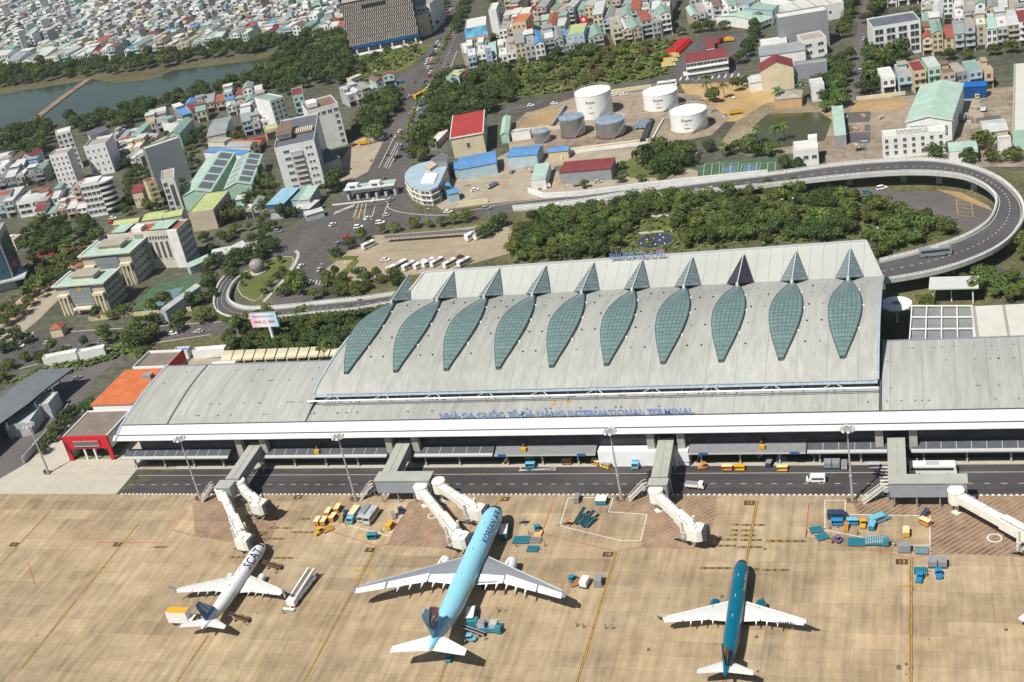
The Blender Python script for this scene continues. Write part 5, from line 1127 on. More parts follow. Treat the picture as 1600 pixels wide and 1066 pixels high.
for i,(px,py,l) in enumerate([(1013,1014,'grey marker cone on the bare apron between two planes'),(1572,983,'dark marker cone by the right edge'),(1309,868-46,'brown marker cone left of the bright blue cart'),(1297,824,'brown marker cone right of the askew dolly'),(1128,931,'marker cone ahead of the left teal engine'),(1191,935,'marker cone ahead of the right teal engine'),(1182,994,'marker cone behind the right teal engine')]):
    p=W(px,py,.3); t=thing('marker_cone',l,'cone',(p.x,p.y,.02)); b=MB(); b.box(-.35,.35,-.35,.35,0,.08); b.build('base',rubber,t); b=MB(); b.tube((0,0,.08),(0,0,.8),.25,.05,10); b.build('body',mat('cone_grey',(.25,.16,.12),.7),t)
# =================================================================== BUILDING KIT
WC = {'off white':(.60,.565,.49),'white':(.72,.73,.72),'cream':(.60,.54,.38),'pale grey':(.42,.44,.46),'grey':(.28,.29,.30),'beige':(.46,.40,.31),'mint':(.38,.56,.47),'pink':(.52,.36,.32),'pale blue':(.38,.50,.57),'yellow':(.55,.47,.28),'brown':(.22,.15,.11),'orange':(.50,.33,.18),'green':(.15,.42,.22),'peach':(.60,.43,.28)}
RC = {'grey tin':(.27,.29,.30),'pale tin':(.48,.50,.50),'green tin':(.22,.34,.29),'mint tin':(.36,.50,.43),'red tile':(.30,.10,.065),'maroon tin':(.20,.045,.05),'blue tin':(.10,.25,.50),'bare concrete':(.34,.31,.27),'white tiled':(.58,.58,.55),'brown tin':(.20,.13,.10),'olive tin':(.40,.46,.20),'sky tin':(.24,.42,.55),'dark tin':(.12,.13,.16),'orange tile':(.48,.17,.08)}
def wallm(c): return mat('wall_'+c.replace(' ','_'), WC[c], .85, n1=(.25,.10), n2=(1.5,.07))
def roofm(c): return mat('roof_'+c.replace(' ','_'), RC[c], .6, n1=(.2,.12), n2=(1.2,.1), seam=None if 'concrete' in c or 'tiled' in c else (.9,0,.16,.86))
glassM = mat('window_glass', (.045,.06,.07), .2, spec=.6, n1=(.2,.4)); frameM = mat('window_frame', (.50,.51,.50), .6)
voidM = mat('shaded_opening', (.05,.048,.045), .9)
def _win(fr):
    b=MB(); b.add([(0,-.02,0),(1,-.02,0),(1,-.02,1),(0,-.02,1)],[(0,1,2,3)],1)
    if fr:
        b.box(-.06,1.06,-.10,0,1.0,1.07); b.box(-.08,1.08,-.16,0,-.09,0); b.box(-.06,0,-.08,0,0,1); b.box(1,1.06,-.08,0,0,1); b.box(.47,.53,-.05,0,0,1)
    me=b.mesh('window',[frameM,glassM]); return me
WIN=_win(True)
def _bal():
    b=MB(); b.box(0,1,-1,0,-.12,0); b.box(0,1,-1,-.94,0,.9); b.box(0,.02,-.94,0,0,.9); b.box(.98,1,-.94,0,0,.9); return b
BALS={}
def bal_mesh(m):
    if m.name not in BALS: BALS[m.name]=_bal().mesh('balcony',m)
    return BALS[m.name]
def _tank():
    b=MB(); b.tube((-.8,0,.9),(.8,0,.9),.5,n=10); b.box(-.6,-.5,-.4,.4,0,.5); b.box(.5,.6,-.4,.4,0,.5); return b.mesh('water_tank',mat('tank_steel',(.5,.51,.52),.35,metal=.5))
TANK=_tank()
def put_windows(t,w,d,h,face,nx,nz,ww,wh,z0=None,x0=0,x1=None,zt=None):
    L_=w if face in 'fb' else d; x1=L_ if x1 is None else x1
    z0=1.1 if z0 is None else z0; zt=h-.5 if zt is None else zt; fh=(zt-z0)/nz
    for i in range(nx):
        x=x0+(x1-x0)*(i+.5)/nx-ww/2
        for k in range(nz):
            z=z0+fh*(k+.5)-wh/2
            if face=='f': inst(WIN,'window',t,(x,0,z),0,(ww,1,wh))
            elif face=='r': inst(WIN,'window',t,(w,x,z),math.pi/2,(ww,1,wh))
            elif face=='l': inst(WIN,'window',t,(0,x+ww,z),-math.pi/2,(ww,1,wh))
def roof_shape(b,w,d,h,style,ov=.3,rise=1.6):
    if style=='flat': b.box(-ov*.3,w+ov*.3,-ov*.3,d+ov*.3,h,h+.18)
    elif style=='shed': b.add([(-ov,-ov,h),(w+ov,-ov,h),(w+ov,d+ov,h+rise),(-ov,d+ov,h+rise),(-ov,-ov,h-.15),(w+ov,-ov,h-.15),(w+ov,d+ov,h+rise-.15),(-ov,d+ov,h+rise-.15)],[(0,1,2,3),(4,5,1,0),(5,6,2,1),(7,4,0,3),(6,7,3,2)])
    elif style=='gabley':   # ridge along y
        b.add([(-ov,-ov,h),(w/2,-ov,h+rise),(w+ov,-ov,h),(-ov,d+ov,h),(w/2,d+ov,h+rise),(w+ov,d+ov,h),(-ov,-ov,h-.2),(w/2,-ov,h+rise-.2),(w+ov,-ov,h-.2)],[(0,1,4,3),(1,2,5,4),(6,7,1,0),(7,8,2,1)])
    elif style=='gablex':
        b.add([(-ov,-ov,h),(w+ov,-ov,h),(-ov,d/2,h+rise),(w+ov,d/2,h+rise),(-ov,d+ov,h),(w+ov,d+ov,h),(w+ov,-ov,h-.2),(-ov,-ov,h-.2),(w+ov,d/2,h+rise-.2)],[(0,1,3,2),(2,3,5,4),(7,6,1,0),(1,6,8,3)])
    elif style=='hip':
        i=min(w,d)/2
        if w>=d: a,c=(i,d/2),(w-i,d/2); fs=[(0,1,5,4),(1,2,5),(2,3,4,5),(3,0,4)]
        else: a,c=(w/2,i),(w/2,d-i); fs=[(0,1,4),(1,2,5,4),(2,3,5),(3,0,4,5)]
        b.add([(-ov,-ov,h),(w+ov,-ov,h),(w+ov,d+ov,h),(-ov,d+ov,h),(a[0],a[1],h+rise),(c[0],c[1],h+rise)],fs)
    return b
def house(label,org,rz,w,d,h,wc,rc,style='flat',floors=None,cat='house',name='house',group=None,front=True,side=None,bal=True,par=.7,rise=1.5,ov=.3,hut=False,tank=False,roof=True):
    t=thing(name,label,cat,(org[0],org[1],0),rz,group); wm=wallm(wc) if wc in WC else MATS[wc]; rm=roofm(rc) if rc in RC else MATS[rc]
    b=MB(); b.box(0,w,0,d,0,h)
    if style=='gabley': b.add([(0,0,h),(w,0,h),(w/2,0,h+rise*.97),(0,d,h),(w,d,h),(w/2,d,h+rise*.97)],[(0,1,2),(4,3,5)])
    if style=='gablex': b.add([(0,0,h),(0,d,h),(0,d/2,h+rise*.97),(w,0,h),(w,d,h),(w,d/2,h+rise*.97)],[(1,0,2),(3,4,5)])
    if style=='shed': b.add([(0,0,h),(w,0,h),(w,d,h+rise*.9),(0,d,h+rise*.9),(w,d,h),(0,d,h)],[(1,4,2),(0,3,5),(4,5,3,2)])
    if style=='flat' and par:
        s=.2
        for q in ((0,w,0,s),(0,w,d-s,d),(0,s,s,d-s),(w-s,w,s,d-s)): b.box(*q,h,h+par)
    b.build('wall',wm,t)
    if roof:
        b=MB()
        if style=='flat' and par: b.box(.2,w-.2,.2,d-.2,h,h+.12)
        else: roof_shape(b,w,d,h,style,ov,rise)
        b.build('roof',rm,t)
    fl=floors or max(1,int(h/3.2)); fh=h/fl
    if front:
        nx=max(1,int(w/2.6))
        for k in range(fl):
            if k==0: 
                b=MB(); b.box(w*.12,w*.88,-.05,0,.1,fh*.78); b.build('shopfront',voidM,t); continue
            if bal and k%1==0 and w<9: inst(bal_mesh(wm),'balcony',t,(w*.04,0,k*fh),0,(w*.92,1.1,1))
            for i in range(nx): 
                ww=min(1.6,w/nx*.6); inst(WIN,'window',t,(w*(i+.5)/nx-ww/2,0,k*fh+.75),0,(ww,1,fh*.52))
    if side:
        put_windows(t,w,d,h,side,max(1,int(d/3.4)),fl,1.1,1.3)
    if hut:
        b=MB(); b.box(w*.15,w*.75,d*.5,d*.85,h+.12,h+2.5); b.build('roof_hut',wm,t); b=MB(); b.box(w*.1,w*.8,d*.47,d*.88,h+2.5,h+2.65); b.build('hut_roof',rm,t)
    if tank: inst(TANK,'water_tank',t,(w*.5,d*.28,h+.15),random.uniform(0,3))
    return t
def hb(label,FL,FR,BR,h,wc,rc,style='flat',**k):
    """house from three roof corners in the photograph"""
    a=W(*FL,h);c=W(*FR,h);e=W(*BR,h)
    if k.pop('ax',None):
        v=(e-c); d=v.length; v.normalize(); u=Vector((v.y,-v.x,0)); w=abs((c-a).dot(u)); a=c-u*w
    else:
        u=(c-a); w=u.length; u.normalize(); v=Vector((-u.y,u.x,0)); d=max(3,(e-c).dot(v))
    sw=k.pop('swin',None); fw=k.pop('fwin',None)
    t=house(label,(a.x,a.y),math.atan2(u.y,u.x),w,d,h,wc,rc,style,**k)
    if fw: put_windows(t,w,d,h,'f',*fw)
    if sw: put_windows(t,w,d,h,'r',*sw)
    return t,w,d
NF=dict(front=False,bal=False)
# =================================================================== WEST SIDE OF THE TERMINAL: FIRE STATION, SHEDS
redM=mat('bright_red_wall',(.50,.015,.03),.5,n1=(.4,.06)); brownRoof=mat('dusty_brown_roof',(.20,.165,.14),.9,n1=(.2,.15)); orangeRoof=mat('orange_tile_roof',(.52,.15,.055),.7,n1=(.3,.15),seam=(.5,1,.2,.88))
t,w_,d_=roofbox('fire_station','red fronted airport fire station with brown flat roof and open garage bays','fire station',(97,685),(166,683),(205,641),9.5,None,brownRoof)
b=MB(); 
b.box(-.2,w_+.2,-.2,.6,5.0,9.9); b.box(-.2,1.5,-.2,.6,0,5.0); b.box(w_-1.3,w_+.2,-.2,.6,0,5.0); b.build('front_wall',redM,t)
b=MB(); b.box(0,.4,.6,d_,0,9.9); b.box(w_-.4,w_,.6,d_,4.5,9.9); b.box(.4,w_-.4,d_-.4,d_,0,9.9); b.build('side_wall',mat('white_panel',(.8,.81,.82)),t)
b=MB(); b.box(w_*.2,w_*.82,-.5,-.2,6.0,8.6); b.build('window_bay',redM,t)
for k in range(9): inst(WIN,'window',t,(w_*.23+k*w_*.063,-.5,6.3),0,(w_*.05,1,1.9))
for x in (w_*.38,w_*.6): b=MB(); b.box(x-.3,x+.3,.2,.7,0,5); b.box(x-.3,x+.3,6,6.6,0,5); b.build('column',trimM,t)
b=MB(); b.box(.4,w_-.4,.7,d_-.4,.02,.04); b.build('garage_floor',mat('garage_green',(.20,.24,.12),.8),t)
t,w_,d_=roofbox('fire_station_hall','orange tiled middle block behind the red fire station','building',(143,632),(207,630),(259,576),11.5,mat('white_panel',(.8,.81,.82)),orangeRoof,0,.4)
b=MB(); b.box(w_*.7,w_*.9,d_*.68,d_*.78,11.5,13.2); b.build('rooftop_unit',greyM,t)
t,w_,d_=roofbox('fire_station_annexe','long brown roofed rear block with white parapet and red end wall','building',(208,577),(262,575),(297,549),10.5,mat('white_panel',(.8,.81,.82)),brownRoof,1.0,0)
b=MB(); b.box(w_,w_+.2,d_*.1,d_+.1,0,11.6); b.build('red_side',redM,t)
for k in range(3): inst(WIN,'window',t,(w_+.22,d_*(.35+.2*k),4),math.pi/2,(2.2,1,3))
# long curved shed
t=thing('long_shed','long grey curved shed roof on posts at the left edge','building',tuple(W(60,650,0))); off=Vector(t.location)
A=[W(-120,706,9.0),W(-40,600,9.5),W(63,578,9),W(115,575,7.5)]; P=[(W(-150,760,8),W(-110,640,8)),(W(-60,718,8.5),W(0,623,8.5)),(W(0,662,9),W(35,594,9)),(W(45,630,9),W(63,578,9)),(W(72,607,8.6),W(88,576,8.6)),(W(115,575,8),W(113,574.5,8))]
b=MB(); b.M=Matrix.Translation(-off); b.rings([[tuple(p),tuple(q)] for p,q in P],closed=False); b.f=[f for f in b.f]; b.rings([[tuple(q-Vector((0,0,.6))),tuple(p-Vector((0,0,.6)))] for p,q in P],closed=False); b.build('roof',mat('slate_shed_roof',(.14,.155,.17),.6,n1=(.2,.1)),t)
b=MB(); b.M=Matrix.Translation(-off)
for p,q in P[1:-1]: b.tube((p.x+1,p.y+2,0),(p.x+1,p.y+2,8),.25); b.tube((q.x+1,q.y-2,0),(q.x+1,q.y-2,8),.25)
b.build('post',steelM,t)
hb('low lilac white block under the long curved shed, nearest the camera',(8,668),(46,662),(79,632),5,'pale grey','pale tin','flat',name='shed_block',cat='building',**NF)
hb('low lilac white block under the long curved shed, farther from the camera',(50,636),(76,633),(95,614),5.5,'pale grey','pale tin','flat',name='shed_block',cat='building',**NF)
b=MB(); 
for p0,p1 in (((38,725),(92,665)),((92,665),(110,640))): a=W(*p0);c=W(*p1); b.beam((a.x,a.y,1.4),(c.x,c.y,1.4),.3,2.8)
o=b.build('boundary_wall',wallm('pale grey')); tag(o,'lilac grey boundary wall beside the pale concrete yard','wall')
# curved pale canopies behind the left roof wing and tent
t=thing('wavy_canopy','row of cream arched canopies behind the left roof wing','canopy',tuple(W(430,556,0))); off=Vector(t.location)
for k in range(11):
    x0=344+k*17; b=MB(); b.M=Matrix.Translation(-off); rs=[]
    for j in range(7):
        u=j/6; y=565-u*17-(k*.75); zz=4+1.6*math.sin(u*math.pi); rs.append([tuple(W(x0+u*6,y,zz)),tuple(W(x0+15+u*6,y-.6,zz))])
    b.rings(rs,closed=False); b.build('canopy_bay',mat('cream_canvas',(.62,.55,.40),.8,n1=(.5,.08)),t)
hb('white arched tent beside the cream canopies',(330,575),(364,573),(370,563),4,'white','white tiled','gablex',name='white_tent',cat='tent',rise=1.2,**NF)
# low pale blocks left of the boulevard
for i,(a,c,e,h,l) in enumerate([((66,562),(118,552),(124,546),3.5,'long low white blocks beneath the boulevard trees, left one'),((122,553),(162,545),(168,540),3.5,'low white block beneath the boulevard trees, middle one'),((300,551),(350,547),(352,541),3,'long low white hoarding roof beneath the boulevard, right one'),((270,552),(292,550),(296,543),3.2,'small blue kiosk behind the red annexe')]):
    hb(l,a,c,e,h,'white','blue tin' if 'blue' in l else 'white tiled','flat',name='low_block',cat='building',**NF)
# billboard
p=W(433,548,0); t=thing('billboard','tall roadside billboard with pink and blue poster on one steel post','billboard',(p.x,p.y,0)); off=Vector(t.location)
# the post reaches from the ground to the board
zb=12.0; q0=W(398,521,zb); best=None
b=MB(); b.tube((0,0,0),(0,0,15),.7,.6,12); b.build('post',trimM,t,smooth=True)
bw=11.8; b=MB(); b.box(-bw*.62,bw*.38,-.5,.5,11.0,17.2); b.build('panel',steelM,t)
b=MB(); b.add([(-bw*.62,-.52,11.0),(bw*.38,-.52,11.0),(bw*.38,-.52,17.2),(-bw*.62,-.52,17.2)],[(0,1,2,3)])
pm=mat('poster',(.6,.6,.7),.5); nt_=pm.node_tree; tc=nt_.nodes.new('ShaderNodeTexCoord'); sp=nt_.nodes.new('ShaderNodeSeparateXYZ'); nt_.links.new(tc.outputs['Generated'],sp.inputs[0]); cr=nt_.nodes.new('ShaderNodeValToRGB'); nt_.links.new(sp.outputs[0],cr.inputs[0]); cr.color_ramp.elements[0].color=(.70,.45,.62,1); cr.color_ramp.elements[1].color=(.35,.62,.80,1); e_=cr.color_ramp.elements.new(.45); e_.color=(.78,.78,.85,1); nt_.links.new(cr.outputs[0],nt_.nodes['Principled BSDF'].inputs['Base Color'])
b.build('poster',pm,t)
for body,z,s,c in (('FREE QUẢNG CÁO',15.6,1.1,(.12,.08,.30)),('0968 22 9889',13.2,1.7,(.50,.02,.05))):
    vs,fs=tri_text(body,s); b=MB(); b.add([(v[0]-bw*.12,-.55,z+v[1]) for v in vs],fs); b.build('lettering',mat('poster_ink_%d'%int(z),c,.6),t)
# =================================================================== VIADUCT
vdeck=mat('viaduct_asphalt',(.085,.08,.085),.85,n1=(.06,.15)); vpar=mat('viaduct_parapet',(.56,.57,.55),.7,n1=(.2,.10),seam=(3.0,0,.04,.7)); vgird=mat('viaduct_girder',(.60,.63,.62),.7,n1=(.15,.1)); vpier=mat('viaduct_pier',(.36,.41,.44),.8,n1=(.3,.1))
def viaduct(label,outer,inner,zs,piers,ivy=False,dashes=True,posts=True):
    O=[W(x,y,z) for (x,y),z in zip(outer,zs)]; I=[W(x,y,z) for (x,y),z in zip(inner,zs)]
    O=smooth_path(O,5); I=smooth_path(I,5); off=Vector((O[0].x,O[0].y,0)); t=thing('viaduct',label,'viaduct',tuple(off)); M0=Matrix.Translation(-off)
    n=len(O); U=[(I[i]-O[i]).normalized() for i in range(n)]
    zoff=lambda p,z: (p.x,p.y,p.z+z)
    b=MB(); b.M=M0; b.rings([[zoff(O[i]+U[i]*.9,-.9),zoff(I[i]-U[i]*.9,-.9)] for i in range(n)],closed=False)
    o=b.build('road_deck',vdeck,t)
    for nm,P,sg in (('outer',O,1),('inner',I,-1)):
        b=MB(); b.M=M0
        b.rings([[zoff(P[i],0),zoff(P[i]+U[i]*sg*.9,0),zoff(P[i]+U[i]*sg*1.0,-.9),zoff(P[i]+U[i]*sg*1.4,-1.9),zoff(P[i]+U[i]*sg*.2,-1.9)] for i in range(n)],cap0=True,cap1=True); b.build('parapet',vpar,t)
    b=MB(); b.M=M0; b.rings([[zoff(O[i]+U[i]*.3,-1.2),zoff(I[i]-U[i]*.3,-1.2),zoff(I[i]-U[i]*3.0,-3.2),zoff(O[i]+U[i]*3.0,-3.2)] for i in range(n)]); b.build('girder',vgird,t)
    if posts:
        for P,sg in ((O,1),(I,-1)):
            b=MB(); b.M=M0
            for i in range(n-1):
                for u in (.25,.75): q=P[i].lerp(P[i+1],u)+U[i]*sg*.45; b.box(q.x-.1,q.x+.1,q.y-.1,q.y+.1,q.z,q.z+.55)
                q0=P[i]+U[i]*sg*.45; q1=P[i+1]+U[i+1]*sg*.45; b.beam(zoff(q0,.5),zoff(q1,.5),.12,.12)
            b.build('handrail',trimM,t)
    if dashes:
        b=MB(); b.M=M0
        for i in range(0,n-1,1):
            m0=(O[i]+I[i])/2; m1=(O[i+1]+I[i+1])/2; d=m1-m0; a=m0+d*.1; c=m0+d*.45; l=Vector((-d.y,d.x,0)).normalized()*.12
            b.add([zoff(a-l,-.87),zoff(c-l,-.87),zoff(c+l,-.87),zoff(a+l,-.87)],[(0,1,2,3)])
        for P,sg in ((O,1),(I,-1)):
            b.rings([[zoff(P[i]+U[i]*sg*1.5,-.875),zoff(P[i]+U[i]*sg*1.7,-.875)] for i in range(n)],closed=False)
        b.build('lane_marking',whiteL,t)
    for k,(u,gr) in enumerate(piers):
        f=u*(n-1); i=int(f); m=(O[i].lerp(O[min(i+1,n-1)],f-i)+I[i].lerp(I[min(i+1,n-1)],f-i))/2
        b=MB(); b.M=M0; b.rings([[(m.x+1.2*a,m.y+1.0*c,0) for a,c in ((-1,-1),(1,-1),(1,1),(-1,1))],[(m.x+1.2*a,m.y+1.0*c,m.z-4.6) for a,c in ((-1,-1),(1,-1),(1,1),(-1,1))],[(m.x+3.0*a,m.y+1.1*c,m.z-3.1) for a,c in ((-1,-1),(1,-1),(1,1),(-1,1))]]); b.build('pier',wallm('green') if gr else vpier,t)
    if ivy:
        random.seed(3); b=MB(); b.M=M0
        for i in range(n-1):
            for _ in range(26):
                q=O[i].lerp(O[i+1],random.random())-U[i]*random.uniform(0,.5); z=random.uniform(-2.2,.1); a=random.random()*6; r=.35
                b.add([(q.x-r,q.y-.1,q.z+z-r),(q.x+r,q.y-.2,q.z+z-r*.5),(q.x+r*.6,q.y+.1,q.z+z+r),(q.x-r,q.y,q.z+z+r*.6)],[(0,1,2,3)])
        o=b.build('ivy',mat('ivy_green',(.07,.10,.02),.9),t); o['kind']='stuff'
    return t
viaduct('curved grey viaduct looping round the right side and back to the terminal',
 [(800,322),(900,312),(1000,296),(1100,282),(1200,270),(1300,256),(1380,249),(1450,247),(1510,256),(1560,275),(1592,302),(1602,330),(1590,358),(1560,385),(1510,408),(1450,425),(1376,438)],
 [(802,328),(902,318),(1003,306),(1103,297),(1205,287),(1303,276),(1385,269),(1450,268),(1503,274),(1535,287),(1553,304),(1554,322),(1543,343),(1518,361),(1483,376),(1435,390),(1374,405)],
 [1.0,1.4,2.5,4.0,5.5,7,7.6,7.8,7.8,7.8,7.8,7.8,7.8,7.8,7.8,7.8,7.8],[(.33,False),(.40,True),(.455,False),(.52,False),(.80,False),(.92,False)])
viaduct('smaller viaduct ramp curving from the left round up to the terminal, edged with ivy',
 [(640,466),(560,482),(500,488),(450,494),(400,498),(362,496),(338,486),(333,466),(342,440),(365,418)],
 [(645,452),(565,464),(505,470),(455,476),(410,479),(380,478),(362,470),(358,458),(366,440),(385,424)],
 [7.5,7.2,6.8,6.2,5.5,4.6,3.7,2.8,1.9,1.2],[(.10,False),(.22,False),(.36,False)],ivy=True)
veh('bus',1462,396,8,'grey','silver','grey bus driving on the right viaduct loop',z=6.9)
# service posts along the viaduct sign
p=W(1353,253,7.8); 
# =================================================================== TANK FARM
def tank(label,px,py,r,h,m_,rm,ringm=None,letters=False,stair=True):
    p=W(px,py,0); t=thing('storage_tank',label,'fuel tank',(p.x,p.y,0),group=None); n=40
    b=MB(); b.rings([[(r*math.cos(2*math.pi*k/n),r*math.sin(2*math.pi*k/n),z) for k in range(n)] for z in (0,h)],cap0=False,cap1=False); b.build('shell',m_,t,smooth=True)
    b=MB(); b.rings([[(q*math.cos(2*math.pi*k/n),q*math.sin(2*math.pi*k/n),z) for k in range(n)] for q,z in ((r+.1,h-.1),(r+.1,h+.15),(r*.5,h+.9),(.3,h+1.2))],cap0=False); b.build('roof',rm,t,smooth=True)
    b=MB()
    for k in range(n): a=2*math.pi*k/n; b.beam((r*math.cos(a),r*math.sin(a),h),(r*math.cos(a),r*math.sin(a),h+1.2),.07,.07); a2=2*math.pi*(k+1)/n; b.beam((r*math.cos(a),r*math.sin(a),h+1.2),(r*math.cos(a2),r*math.sin(a2),h+1.2),.07,.07)
    b.build('handrail',trimM,t)
    b=MB()
    for k in range(30):
        a=-1.35+k*.045; z=h*k/30; b.box(0,0,0,0,0,0) if False else None
        q=Vector(((r+.55)*math.cos(a),(r+.55)*math.sin(a),z)); b.box(q.x-.45,q.x+.45,q.y-.3,q.y+.3,z,z+.1)
    b.build('spiral_stair',steelM,t)
    if ringm: b=MB(); b.rings([[(q*math.cos(2*math.pi*k/n),q*math.sin(2*math.pi*k/n),z) for k in range(n)] for q,z in ((r+.5,0),(r+.5,.7),(r,.7))],cap0=False,cap1=False); b.build('base_ring',ringm,t)
    for k in range(3): 
        a=2.4+k*1.1; b=MB(); b.tube((r*math.cos(a),r*math.sin(a),h),(r*math.cos(a),r*math.sin(a),h+4),.09); b.build('lightning_rod',steelM,t)
    if letters:
        for body,z,s in (('Skypec',h*.74,2.0),('J-A1',h*.52,1.0),('▬▬',h*.30,1.4)):
            vs,fs=tri_text(body,s); b=MB(); R2=r+.06; b.add([(R2*math.sin(v[0]/R2+rad(2)),-R2*math.cos(v[0]/R2+rad(2)),z+v[1]) for v in vs],fs); b.build('lettering',mat('faded_ink',(.14,.12,.12),.7),t)
    return t
tW=mat('tank_white',(.78,.79,.78),.5,n1=(.3,.03)); tS=mat('tank_bare_steel',(.38,.38,.38),.35,metal=.7,n1=(.3,.15)); tSr=mat('tank_steel_roof',(.33,.44,.55),.35,metal=.4,n1=(.5,.2)); rust=mat('rust_ring',(.16,.05,.06),.8)
tank('tallest white storage tank, leftmost of the three white ones',931,178,9.9,13.0,tW,tW,letters=True)
tank('white storage tank farthest to the back right',1034,167,9.4,9.0,tW,tW,mat('sand_ring',(.45,.38,.26),.9),letters=True)
tank('white storage tank nearest the bare orange lot',1078,199,9.4,9.2,tW,tW,mat('sand_ring',(.45,.38,.26)),letters=True)
tank('bare steel tank, left one of the two big steel tanks',897,210,6.6,9.8,tS,tSr,rust)
tank('bare steel tank with rusty base ring, right one of the two big steel tanks',956,210,7.7,8.0,tS,tSr,rust)
tank('small dull steel tank beside the blue roofs',848,220,4.7,5.6,tS,tSr)
for k,(px,py) in enumerate(((997,196),(1004,195.5),(1010,195))):
    p=W(px,py,1.5); t=thing('fuel_drum_tank',('short horizontal steel tank, left of three','short horizontal steel tank, middle of three','short horizontal steel tank, right of three')[k],'fuel tank',(p.x,p.y,0),rad(75),'horizontal steel tanks between the big tanks')
    b=MB(); b.tube((-3,0,2.0),(3,0,2.0),1.3,n=14); b.build('shell',tSr,t,smooth=True); b=MB(); b.box(-2.2,-1.8,-1,1,0,1.2); b.box(1.8,2.2,-1,1,0,1.2); b.build('saddle',rust,t)
def wall_line(label,pts,h,m_,th=.35,name='boundary_wall',cat='wall'):
    b=MB(); P=[W(*p) for p in pts]; off=P[0].copy(); 
    for a,c in zip(P[:-1],P[1:]): b.beam((a.x-off.x,a.y-off.y,h/2),(c.x-off.x,c.y-off.y,h/2),th,h)
    o=b.build(name,m_); o.location=(off.x,off.y,0); tag(o,label,cat); return o
wall_line('dark retaining wall on the right of the orange earth square',[(884,168),(862,200)],2.0,wallm('grey'),1.4)
wall_line('dark pipe trench wall between the steel and white tanks',[(1018,190),(1004,226)],1.6,mat('pipe_dark',(.05,.05,.05),.7),3.0,'pipe_rack','pipes')
wall_line('pair of white pipes beside the dark pipe rack',[(1037,187),(1016,225)],1.0,trimM,.5,'white_pipe','pipes')
wall_line('cream wall in front of the steel tanks',[(890,237),(1014,222)],1.6,wallm('cream'),1.6)
wall_line('white wall just below the cream tank farm wall',[(878,250),(893,240),(1012,226)],1.6,wallm('white'),.6)
wall_line('cream yard wall behind the white tanks',[(905,152),(958,146),(1018,138)],2.2,wallm('cream'),.8)
wall_line('pale wall behind the small steel tank',[(805,206),(865,202),(900,198)],1.5,wallm('cream'),1.0)
wall_line('long white wall between the works yard and the road',[(826,301),(850,309),(900,307),(1000,294),(1100,283),(1200,273)],2.4,wallm('white'),.5)
wall_line('yellow wall at the works gate, left of the gate',[(718,322),(763,316)],2.0,wallm('cream'),.5)
wall_line('white fence on the seaward side of the fire yard',[(1068,119),(1095,117)],2.4,wallm('white'),.5)
wall_line('white wall bay in front of the fire brigade building',[(1108,118),(1135,115)],2.4,wallm('white'),.5)
wall_line('white wall with creeper along the depot yard',[(1338,157),(1415,148)],1.8,wallm('cream'),.6)
wall_line('yellow painted wall below the government offices',[(140,502),(180,497),(240,492),(300,486)],2.0,wallm('yellow'),.4)
# =================================================================== NAMED BUILDINGS
# office block with patterned facade
a=W(530,6,38);c=W(640,-16,38)
fac=mat('louvred_facade',(.035,.033,.04),.6)
t,w_,d_=hb('big dark office block clad in rows of tall pale fins with a blue ground floor',(531,8),(640,-14),(652,-60),37,'grey','bare concrete','flat',name='office_block',cat='office block',**NF)
w0=[o for o in t.children if o.name.startswith('wall')][0]; w0.data.materials[0]=fac
finM=mat('facade_fin',(.56,.52,.47),.7,n1=(.4,.15))
nz=11
for k in range(nz):
    z0=6.5+k*2.75; b=MB(); n=38
    for i in range(n):
        x=(i+(.5 if k%2 else .1))*w_/n
        if k in (9,) and .28*w_<x<.62*w_: continue
        if k==10 and .60*w_<x<.96*w_: continue
        b.box(x,x+w_/n*.42,-.5,0,z0,z0+2.45)
    b.build('fin_band',finM,t)
b=MB(); b.box(0,w_,-.3,0,4.2,6.2); b.build('blue_band',mat('band_blue',(.01,.09,.28),.5),t)
b=MB(); b.box(w_*.6,w_*.96,-.35,0,34.3,36.6); b.build('screen_panel',wallm('mint'),t)
b=MB(); b.box(-1,w_+1,-5,0,0,.6); 
for k in range(6): b.box(w_*(.08+k*.17),w_*(.08+k*.17)+1,-4.5,-3.5,.6,4.2)
b.build('podium',wallm('white'),t)
hb('white building with terrace tucked behind the dark office block',(643,12),(671,8),(682,-10),20,'white','bare concrete','flat',name='apartment_building',cat='building',fwin=(4,4,2,1.4),**NF)
hb('lower cream block right behind the dark office block',(646,28),(669,22),(674,14),15,'cream','white tiled','flat',name='apartment_building',cat='building',**NF)
# pale hotels beside the highway
t,w_,d_=hb('big office building with slate roof, grey side wall and dark sign panel',(429,234),(491,221),(527,172),25,'white','dark tin','flat',name='office_building',cat='office building',par=.9,swin=None,front=False,bal=False)
put_windows(t,w_,d_,25,'f',2,6,1.5,1.5,x0=w_*.2,x1=w_*.33); put_windows(t,w_,d_,25,'f',2,6,1.2,1.2,x0=w_*.74,x1=w_*.92)
b=MB(); b.box(w_*.36,w_*.66,-.4,0,1,22); b.build('stair_bay',wallm('pale grey'),t)
for k in range(7): b=MB(); b.box(w_*.38,w_*.64,-1.2,-.4,2+k*2.9,2.3+k*2.9); b.build('bay_ledge',wallm('beige'),t)
b=MB(); b.box(w_,w_+.4,d_*.02,d_*.30,3,24); b.build('side_panel',wallm('pale grey'),t)
b=MB(); b.box(w_,w_+.3,d_*.33,d_*.36,1,25); b.box(w_,w_+.3,d_*.0,d_*.015,1,25); b.build('glass_strip',mat('strip_teal',(.04,.10,.11),.3),t)
